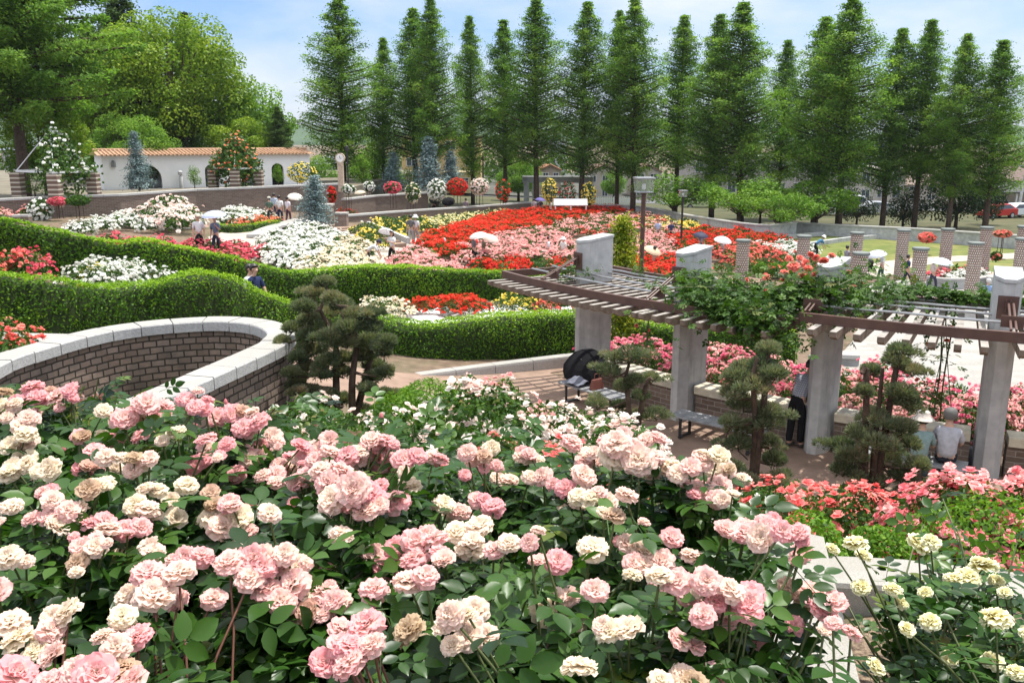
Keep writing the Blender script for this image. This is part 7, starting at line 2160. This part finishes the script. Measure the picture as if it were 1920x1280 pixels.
    if skirt:
        mb = MB(); z = J["waist"][2]; mb.lathe([(.15, z), (.18, z - .2), (.25, .35), (.255, .33), (.24, .34)], 16); mb.build("skirt", cloth_mat(bottom), t)
    else:
        bn = {"pelvis": (J["pelvis"], (.150 * fat, .128 * fat)), "top": (J["pelvis"] + (J["waist"] - J["pelvis"]) * .5, (.14 * fat, .118 * fat))}; be = [("pelvis", "top")]
        for sd in "lr":
            bn["hp" + sd] = g("hp" + sd, .102); bn["kn" + sd] = g("kn" + sd, .074); bn["an" + sd] = g("an" + sd, .062)
            be += [("pelvis", "hp" + sd), ("hp" + sd, "kn" + sd), ("kn" + sd, "an" + sd)]
        part("trousers", skin_mesh("trousers", bn, be, cloth_mat(bottom)), t)
    for sd in "lr":
        part("shoe", skin_mesh("shoe", {"a": (J["an" + sd] + (0, .03, -.04), .048), "b": (J["to" + sd] + (0, 0, .008), (.05, .036)), "c": (J["to" + sd] + (0, -.05, .0), (.042, .026))}, [("a", "b"), ("b", "c")], SHOE), t)
    # hair: a cap over the back and top of the skull
    up = (J["crown"] - J["jaw"]); up /= np.linalg.norm(up); q = Vector(up).to_track_quat('Z', 'Y')
    hm_ = bpy.data.meshes.new("hair"); bm = bmesh.new(); bmesh.ops.create_icosphere(bm, subdivisions=3, radius=.108)
    bmesh.ops.delete(bm, geom=[v for v in bm.verts if (v.co.y < -.045 and v.co.z < .045) or (v.co.z < -.055 and v.co.y < .02) or v.co.z < -.085], context='VERTS')
    for v in bm.verts: v.co *= 1 + random.uniform(-.03, .05); v.co.z *= 1.06
    bm.to_mesh(hm_); bm.free(); hm_.materials.append(hair or HAIRB); hm_.polygons.foreach_set("use_smooth", [True] * len(hm_.polygons))
    part("hair", hm_, t, J["head"] + np.array((0, .012, .01)), (lean * .65, 0, 0))
    if long_hair:
        part("hair", skin_mesh("hair", {"a": (J["head"] + (0, .07, .02), (.09, .05)), "b": (J["neck"] + (0, .085, -.02), (.09, .04)), "c": (J["chest"] + (0, .13, .08), (.06, .03))}, [("a", "b"), ("b", "c")], hair or HAIRB), t)
    if hat:
        mb = MB()
        if hat[0] == "bucket": mb.lathe([(.185, -.035), (.19, -.03), (.122, .035), (.108, .105), (.07, .132), (0, .137)], 20)
        else: mb.lathe([(.114, -.01), (.118, .0), (.112, .065), (.075, .11), (0, .122)], 18); mb.box((0, -.15, .005), (.15, .12, .012))
        mb.build("hat", cloth_mat(hat[1]), t, J["head"] + up * .03, rot=(lean * .65, 0, 0), bevel=0)
    for qx in (-.034, .034):
        mb = MB(); mb.lathe([(0, -.009), (.010, 0), (0, .009)], 6, mi=0); e = mb.build("eye", HAIRB, t, J["jaw"] + (J["head"] - J["jaw"]) * .85 + rx((qx, -.078, 0), lean * .6, np.zeros(3)))
    bpy.context.view_layer.update()
    if hand_out is not None:
        for sd in "lr": hand_out[sd] = np.array(t.matrix_world @ Vector(hands[sd]))
    return t

def parasol(label, hand, color, tilt=(0.1, -.1), r=.46, length=.78, name="parasol", mat=None):
    n = Vector((tilt[0], tilt[1], 1)).normalized()
    t = thing(name, label, "umbrella" if name == "umbrella" else "parasol", hand)
    t.rotation_euler = n.to_track_quat('Z', 'Y').to_euler()
    m_ = mat or petal_like(color)
    V, F = [(0, 0, length)], []
    k = 8; rings = 5
    for i in range(1, rings + 1):
        f = i / rings
        for j in range(k * 2):
            a = math.pi * j / k; rr = r * math.sin(f * 1.25) / math.sin(1.25); z = length - r * .62 * (1 - math.cos(f * 1.25)) / (1 - math.cos(1.25)) * .72
            if j % 2: rr *= 1 - .025 * f
            V.append((rr * math.cos(a), rr * math.sin(a), z))
    m = k * 2
    F += [(0, 1 + j, 1 + (j + 1) % m) for j in range(m)]
    for i in range(rings - 1):
        for j in range(m): F.append((1 + i * m + j, 1 + (i + 1) * m + j, 1 + (i + 1) * m + (j + 1) % m, 1 + i * m + (j + 1) % m))
    mb = MB(); mb.add(V, F, 0, False); mb.build("canopy", m_, t)
    mb = MB(); mb.tube([(0, 0, -.02), (0, 0, length + .05)], .007, 6); mb.build("shaft", M["metal_grey"], t)
    mb = MB(); mb.tube([(0, 0, -.1), (0, 0, .05)], .014, 8); mb.build("handle", M["bark"], t)
    for j in range(k):
        a = 2 * math.pi * j / k; mb = MB()
        mb.tube([(0, 0, length - .04), (r * .5 * math.cos(a), r * .5 * math.sin(a), length - r * .25), (r * .96 * math.cos(a), r * .96 * math.sin(a), length - r * .5)], .004, 4); mb.build("rib", M["metal_grey"], t)
    return t
_pm = {}
def petal_like(c):
    if c not in _pm: _pm[c] = petal_mat("parasol_cloth", [(0, (*c, 1)), (1, (*c, 1))], .25)
    return _pm[c]

WHITE, NAVY, BLACK, GREY, BEIGE, BLUE, KHAKI = (.72, .72, .72), (.03, .04, .09), (.018, .018, .02), (.28, .28, .30), (.55, .47, .36), (.30, .40, .58), (.25, .23, .17)
TO, AW, RT, LF = 0.0, math.pi, math.pi / 2, -math.pi / 2        # facing the camera, away, right, left
def stand(px, yt, yb, h=1.64):
    """where someone stands: feet on the ground seen at yb"""
    p = ground(px, yb, .0); p[2] = tz(p[0], p[1]); return p
def stand_h(px, yt, Y, h=1.64, z=None):
    p = at_Y(px, yt, Y); zz = tz(p[0], Y) if z is None else z
    return np.array((p[0], Y, zz))
def stand_top(px, yt, h=1.62):
    """feet hidden: walk along the sight line of the head until it is a head's height over the ground"""
    p = ground(px, yt, h); return np.array((p[0], p[1], p[2] - h))

hd = {}
person("walker in a white shirt with rucksack straps in front of the rosy bushes", stand_top(370, 403), .3, 1.62, WHITE, BLACK, HAIRG, ("cap", (.6, .56, .45)))
person("woman in a blue grey blouse and dark trousers under a pale blue parasol", stand_top(402, 405), -.2, 1.6, (.16, .19, .26), (.03, .035, .06), arms=("down", "hold"), hand_out=hd)
parasol("pale blue parasol held over the woman in the blue grey blouse", hd["r"], (.50, .56, .74), (-.05, -.1), .5, .62)
person("person in a dark green top at the left of the group by the brick pier", stand(507, 378, 420), AW + .3, 1.58, (.10, .15, .11), (.03, .04, .04), None, ("cap", (.5, .5, .42)))
person("person in a light blue shirt at the back of the group by the brick pier", stand(516, 368, 412), AW, 1.68, (.40, .46, .55), NAVY)
person("man in a white shirt with a dark sling strap near the brick pier", stand(526, 375, 420), AW - .2, 1.68, WHITE, (.03, .04, .08))
person("woman in a lilac white top at the right of the group by the brick pier", stand(541, 377, 418), AW - .5, 1.58, (.66, .60, .66), (.10, .05, .07), hand_out=hd, arms=("down", "hold"))
parasol("white parasol beside the blue spruce on the rose bank", hd["r"] + np.array((.35, .3, .05)), (.74, .70, .62), (.15, -.3), .5, .5)
person("person in a lavender white outfit under a beige parasol before the red bushes", stand(683, 367, 396), -.4, 1.6, (.66, .64, .70), (.60, .60, .62), arms=("hold", "down"), hand_out=hd)
parasol("beige parasol before the dark brick wall", hd["l"], (.70, .60, .46), (-.1, -.1), .5, .5)
person("person in a pale cyan shirt and black trousers by the low pale wall", stand(757, 368, 390), AW, 1.62, (.58, .68, .68), BLACK)
for x, Y, lab, pl in ((813, 78, "left black umbrella behind the low pale wall", "person holding the left black umbrella behind the low pale wall"), (837, 77, "right black umbrella behind the low pale wall", "person holding the right black umbrella behind the low pale wall")):
    q = person(pl, stand_h(x, 360, Y), AW, 1.6, BLACK, BLACK, arms=("hold", "down"), hand_out=hd)
    parasol(lab, hd["l"] - np.array((0, .25, .15)), (.012, .012, .014), (0, -.75), .58, .5, "umbrella", cloth_mat((.014, .014, .016)))
person("person in a mauve grey top with dark hair near the round pink standard rose", stand_h(873, 360, 78), AW, 1.6, (.36, .28, .32), GREY)
person("person in dark grey beside the woman in the white hat on the path", stand(771, 408, 459), AW, 1.62, (.13, .13, .14), (.35, .34, .33))
person("woman in white sun hat and white shirt on the grey path", stand(780, 405, 460), AW - .2, 1.62, WHITE, (.30, .30, .32), None, ("bucket", WHITE))
person("woman with long dark hair in a white blouse in front of the pink corner bed", stand(736, 455, 500), -.5, 1.6, WHITE, BLACK, long_hair=True, arms=("hold", "front"), hand_out=hd)
parasol("small white parasol behind the long haired woman's head", hd["l"], (.74, .74, .78), (.1, .5), .36, .5)
person("person bending down beside the cream rose bank", stand(690, 470, 505), RT, 1.5, WHITE, BLACK, None, ("cap", (.06, .06, .10)), lean=1.0, arms=("reach", "reach"))
person("walker in a grey top and black trousers under a white parasol at the field's edge", stand(889, 446, 499), RT + .4, 1.62, (.20, .19, .20), BLACK, arms=("hold", "down"), stride=.2, hand_out=hd)
parasol("white parasol of the left walker at the edge of the rose field", hd["l"], (.74, .72, .68), (-.15, -.1), .52, .5)
person("walker in a patterned olive top and dark trousers under a pale pink parasol", stand(907, 451, 499), RT + .3, 1.58, (.22, .22, .15), BLACK, arms=("hold", "down"), stride=.22, hand_out=hd)
parasol("pale pink parasol of the right walker at the edge of the rose field", hd["l"], (.74, .60, .52), (.3, -.3), .48, .45)
person("man in a white shirt and dark trousers wading among the pale pink roses", stand_top(1029, 444, 1.66), RT, 1.66, WHITE, (.04, .045, .07))
person("woman in a white coat and sun hat among the pale pink roses", stand_top(1056, 446, 1.56), -.6, 1.56, (.68, .68, .64), (.4, .4, .38), None, ("bucket", WHITE))
person("person in grey with a red bag at the top corner of the rose field", stand_h(1001, 357, 82), AW, 1.64, (.34, .33, .34), BLACK)
person("person in black under the purple parasol at the top of the rose field", stand_h(1014, 360, 83), .3, 1.58, (.08, .08, .10), BLACK, arms=("hold", "down"), hand_out=hd)
parasol("purple parasol at the top of the rose field", hd["l"], (.16, .14, .38), (.1, -.1), .5, .5)
person("person in a pale grey top leaning by the yellow rose column", stand_h(1032, 358, 82), RT, 1.62, (.48, .46, .44), BLACK, lean=.25)
person("person in beige under the straw coloured parasol between the first two piers", stand_top(1228, 462, 1.55), AW, 1.55, BEIGE, BEIGE, arms=("down", "hold"), hand_out=hd)
parasol("straw coloured parasol tilted back between the first two piers", hd["r"] - np.array((0, 0, .1)), (.70, .58, .40), (.35, -.35), .52, .42)
person("person in a light blue shirt among the yellow roses by the dark lamp", stand_top(1234, 412, 1.62), 0, 1.62, (.42, .50, .68), (.1, .1, .14))
person("person in navy beside the dark thin lamp post", stand_top(1259, 414, 1.64), -.4, 1.64, (.05, .06, .12), BLACK)
person("person under a dark parasol left of the white parasol in the red roses", stand_top(1315, 434, 1.55), .2, 1.55, (.5, .5, .58), NAVY, arms=("hold", "down"), hand_out=hd)
parasol("dark navy parasol in the red roses", hd["l"] - np.array((0, 0, .1)), (.05, .05, .09), (.1, -.2), .5, .42)
person("person in white under the white parasol in the red roses", stand_top(1356, 442, 1.55), .2, 1.55, WHITE, (.5, .5, .5), arms=("hold", "down"), hand_out=hd)
parasol("white parasol in the middle of the red roses", hd["l"] - np.array((0, 0, .1)), (.76, .74, .74), (.12, -.25), .55, .42)
person("person in a blue jacket and white hat bending over beside the lattice column", at_z(1528, 482, -1.7), RT, 1.55, (.08, .22, .38), BLACK, None, ("bucket", WHITE), lean=.9, arms=("reach", "reach"))
person("man in a grey shirt and black trousers beside the third pier top", at_z(1585, 516, -1.86), RT + .4, 1.66, (.28, .27, .31), BLACK, arms=("front", "front"))
person("woman in white blouse and dark green trousers with a pushchair", at_z(1651, 529, -1.86), LF, 1.62, (.68, .72, .72), (.04, .09, .07), arms=("hold", "push"), hand_out=hd)
parasol("white and blue parasol over the pushchair on the plaza", hd["l"], (.62, .66, .74), (-.25, -.1), .56, .42)
person("man in navy striding across the white plaza", at_z(1698, 540, -1.86), RT, 1.70, NAVY, (.03, .035, .06), arms=("down", "back"), stride=.26)
person("woman in a pale pink top and dark trousers under the white parasol on the plaza", at_z(1746, 544, -1.86), RT, 1.6, (.60, .50, .48), (.06, .06, .09), arms=("hold", "down"), stride=.2, hand_out=hd)
parasol("pale turquoise white parasol between the near lattice columns", hd["l"], (.66, .76, .78), (.1, -.1), .58, .42)
person("person in black bending over the flower planter", at_z(1848, 512, -1.86), LF, 1.6, BLACK, (.5, .45, .4), None, ("cap", BLACK), lean=.8, arms=("reach", "reach"))
person("white haired person in a blue shirt seen over the pergola vines", at_z(1846, 592, -1.86), AW, 1.6, (.22, .32, .52), GREY, HAIRW)
person("person in dark red leaning at the dark brick parapet", at_z(378, 351, 1.6) * 1.0, 0, 1.5, (.25, .04, .05), BLACK)
person("person in a white and pink dress behind the parapet by the pavilion", at_z(465, 348, 1.6), 0, 1.5, (.70, .55, .55), (.65, .55, .55))
person("man in a navy shirt walking through the gap between the two hedges", stand_top(476, 497, 1.66), RT - .4, 1.66, (.02, .03, .08), (.2, .19, .17), arms=("down", "reach"), stride=.2)
person("person in white walking just behind the man in navy between the hedges", stand_top(466, 500, 1.6) + np.array((-.1, .4, 0)), RT - .3, 1.58, WHITE, (.4, .4, .4), stride=.15)

# stroller
q = at_z(1631, 522, -1.86); t = thing("pushchair", "black pushchair on the plaza in front of the woman with the parasol", "pushchair", q, .4)
blk = plain("pushchair_cloth", (.02, .02, .025, 1), .8)
mb = MB(); mb.add([(-.2, -.2, .38), (.2, -.2, .38), (.2, .12, .36), (-.2, .12, .36), (-.2, -.22, .46), (.2, -.22, .46), (.2, .28, .92), (-.2, .28, .92)], [(0, 1, 2, 3), (0, 4, 5, 1), (3, 2, 6, 7), (1, 5, 6, 2), (0, 3, 7, 4)]); mb.build("seat", blk, t)
mb = MB(); mb.lathe([(.0, .26), (.14, .22), (.23, .1), (.25, -.02), (.235, -.02)], 14); mb.build("hood", blk, t, loc=(0, .16, .85), rot=(R(40), 0, 0))
mb = MB()
for sx in (-.22, .22): mb.tube([(sx, -.35, .12), (sx, .1, .5), (sx, .45, 1.02)], .014, 6); mb.tube([(sx, .35, .12), (sx, -.05, .52)], .014, 6)
mb.tube([(-.22, .45, 1.02), (.22, .45, 1.02)], .016, 6); mb.build("frame", M["metal_grey"], t)
for sx in (-.24, .24):
    for sy in (-.35, .35):
        mb = MB(); mb.lathe([(0, -.02), (.10, -.02), (.12, 0), (.10, .02), (0, .02)], 14); mb.build("wheel", tyre, t, loc=(sx, sy, .12), rot=(0, R(90), 0))

# under the pergola
def facing(deg): return math.atan2(math.sin(R(deg + 180)), math.cos(R(deg + 180))) + math.pi / 2      # looking towards the plaza's middle
q = at_z(1488, 838, .0)
person("stooping man in a plaid shirt leaning over the low wall by the third pier", q, facing(232) - .25, 1.72, GREY, (.012, .012, .014), lean=.62, arms=("reach", "reach"), topmat=plaid, stride=.05, fat=1.1)
for x, y, lab, kw in ((1722, 866, "seated woman in a white sun hat and teal jacket, seen from behind", dict(h=1.58, top=(.22, .31, .31), bottom=(.10, .15, .16), hat=("bucket", (.66, .60, .54)), fat=1.15)),
                      (1772, 868, "seated grey haired man in a pale grey polo shirt, seen from behind", dict(h=1.70, top=(.44, .45, .50), bottom=(.025, .03, .04), hair=HAIRG, fat=1.2))):
    p = at_z(x, y, .46); p[2] = 0.0
    dg = math.degrees(math.atan2(p[1] - OY, p[0] - OX)) % 360
    person(lab, p, facing(dg), sit=True, arms=("knee", "knee"), lean=.08, **kw)
bagm = cloth_mat((.20, .21, .24))
p = at_z(1812, 868, .0); mb = MB(); mb.lathe([(.02, 0), (.17, .01), (.19, .1), (.16, .24), (.10, .30), (.0, .31)], 14); b = thing("bag", "small grey bag beside the seated man", "bag", (p[0], p[1], 0.45 if False else 0)); mb.build("sack", bagm, b)
mb = MB(); mb.tube([(-.09, 0, .28), (-.07, 0, .42), (.07, 0, .42), (.09, 0, .28)], .012, 6); mb.build("handle", bagm, b)
# black umbrella, jacket and bag on the first bench
c = pol(16.05, 215.8, .47)
parasol("open black umbrella propped on the bench against the first pier", c + np.array((.28, .30, .10)), (.014, .014, .016), (-.42, -.75), .50, .5, "umbrella", plain("umbrella_black", (.012, .012, .014), .95, spec=.1))
g_ = np.random.default_rng(4); nx_, ny_ = 16, 12
V = []; 
for j in range(ny_):
    for i in range(nx_):
        u, v = i / (nx_ - 1) - .5, j / (ny_ - 1) - .5
        V.append((u * .62, v * .5, .22 * math.exp(-(u * 2.6) ** 2 - (v * 2.2) ** 2) + .014 * math.sin(u * 19 + v * 7) + .01 * math.sin(v * 23) + .03))
mb = MB(); mb.add(V, [(j * nx_ + i, j * nx_ + i + 1, (j + 1) * nx_ + i + 1, (j + 1) * nx_ + i) for j in range(ny_ - 1) for i in range(nx_ - 1)], 0, True)
o = mb.build("jacket", cloth_mat((.17, .18, .22)), loc=pol(16.02, 216.2, .45)); o.rotation_euler = (0, 0, .7); sm = o.modifiers.new("cloth", 'SOLIDIFY'); sm.thickness = .012
tag(o, "crumpled grey jacket on the bench below the black umbrella", "jacket")
p = pol(16.0, 218.0, .45); b = thing("handbag", "reddish brown handbag on the bench behind the small pine", "bag", p, .7)
bm_ = plain("red_leather", (.16, .05, .035, 1), .5)
mb = MB(); mb.add([(-.17, -.07, 0), (.17, -.07, 0), (.17, .07, 0), (-.17, .07, 0), (-.13, -.035, .22), (.13, -.035, .22), (.13, .035, .22), (-.13, .035, .22)], [(0, 3, 2, 1), (4, 5, 6, 7), (0, 1, 5, 4), (1, 2, 6, 5), (2, 3, 7, 6), (3, 0, 4, 7)]); mb.build("body", bm_, b, bevel=.02)
mb = MB(); mb.tube([(-.08, 0, .21), (-.06, 0, .33), (.06, 0, .33), (.08, 0, .21)], .01, 6); mb.build("handle", bm_, b)
# ------------------------------------------------------------------ the air: distant hills fade a little
hz, th, bh = nmat("haze_air")
th.nodes.remove(bh)
pv = th.nodes.new("ShaderNodeVolumePrincipled")
pv.inputs["Color"].default_value = (.80, .88, 1.0, 1)
pv.inputs["Density"].default_value = .0001
pv.inputs["Anisotropy"].default_value = .1
th.links.new(pv.outputs[0], th.nodes["Material Output"].inputs["Volume"])
mb = MB(); mb.box((0, 800, 40), (3400, 2100, 90))
tag(mb.build("haze", hz), "thin pale air over the garden and the hills", "haze", kind="stuff")
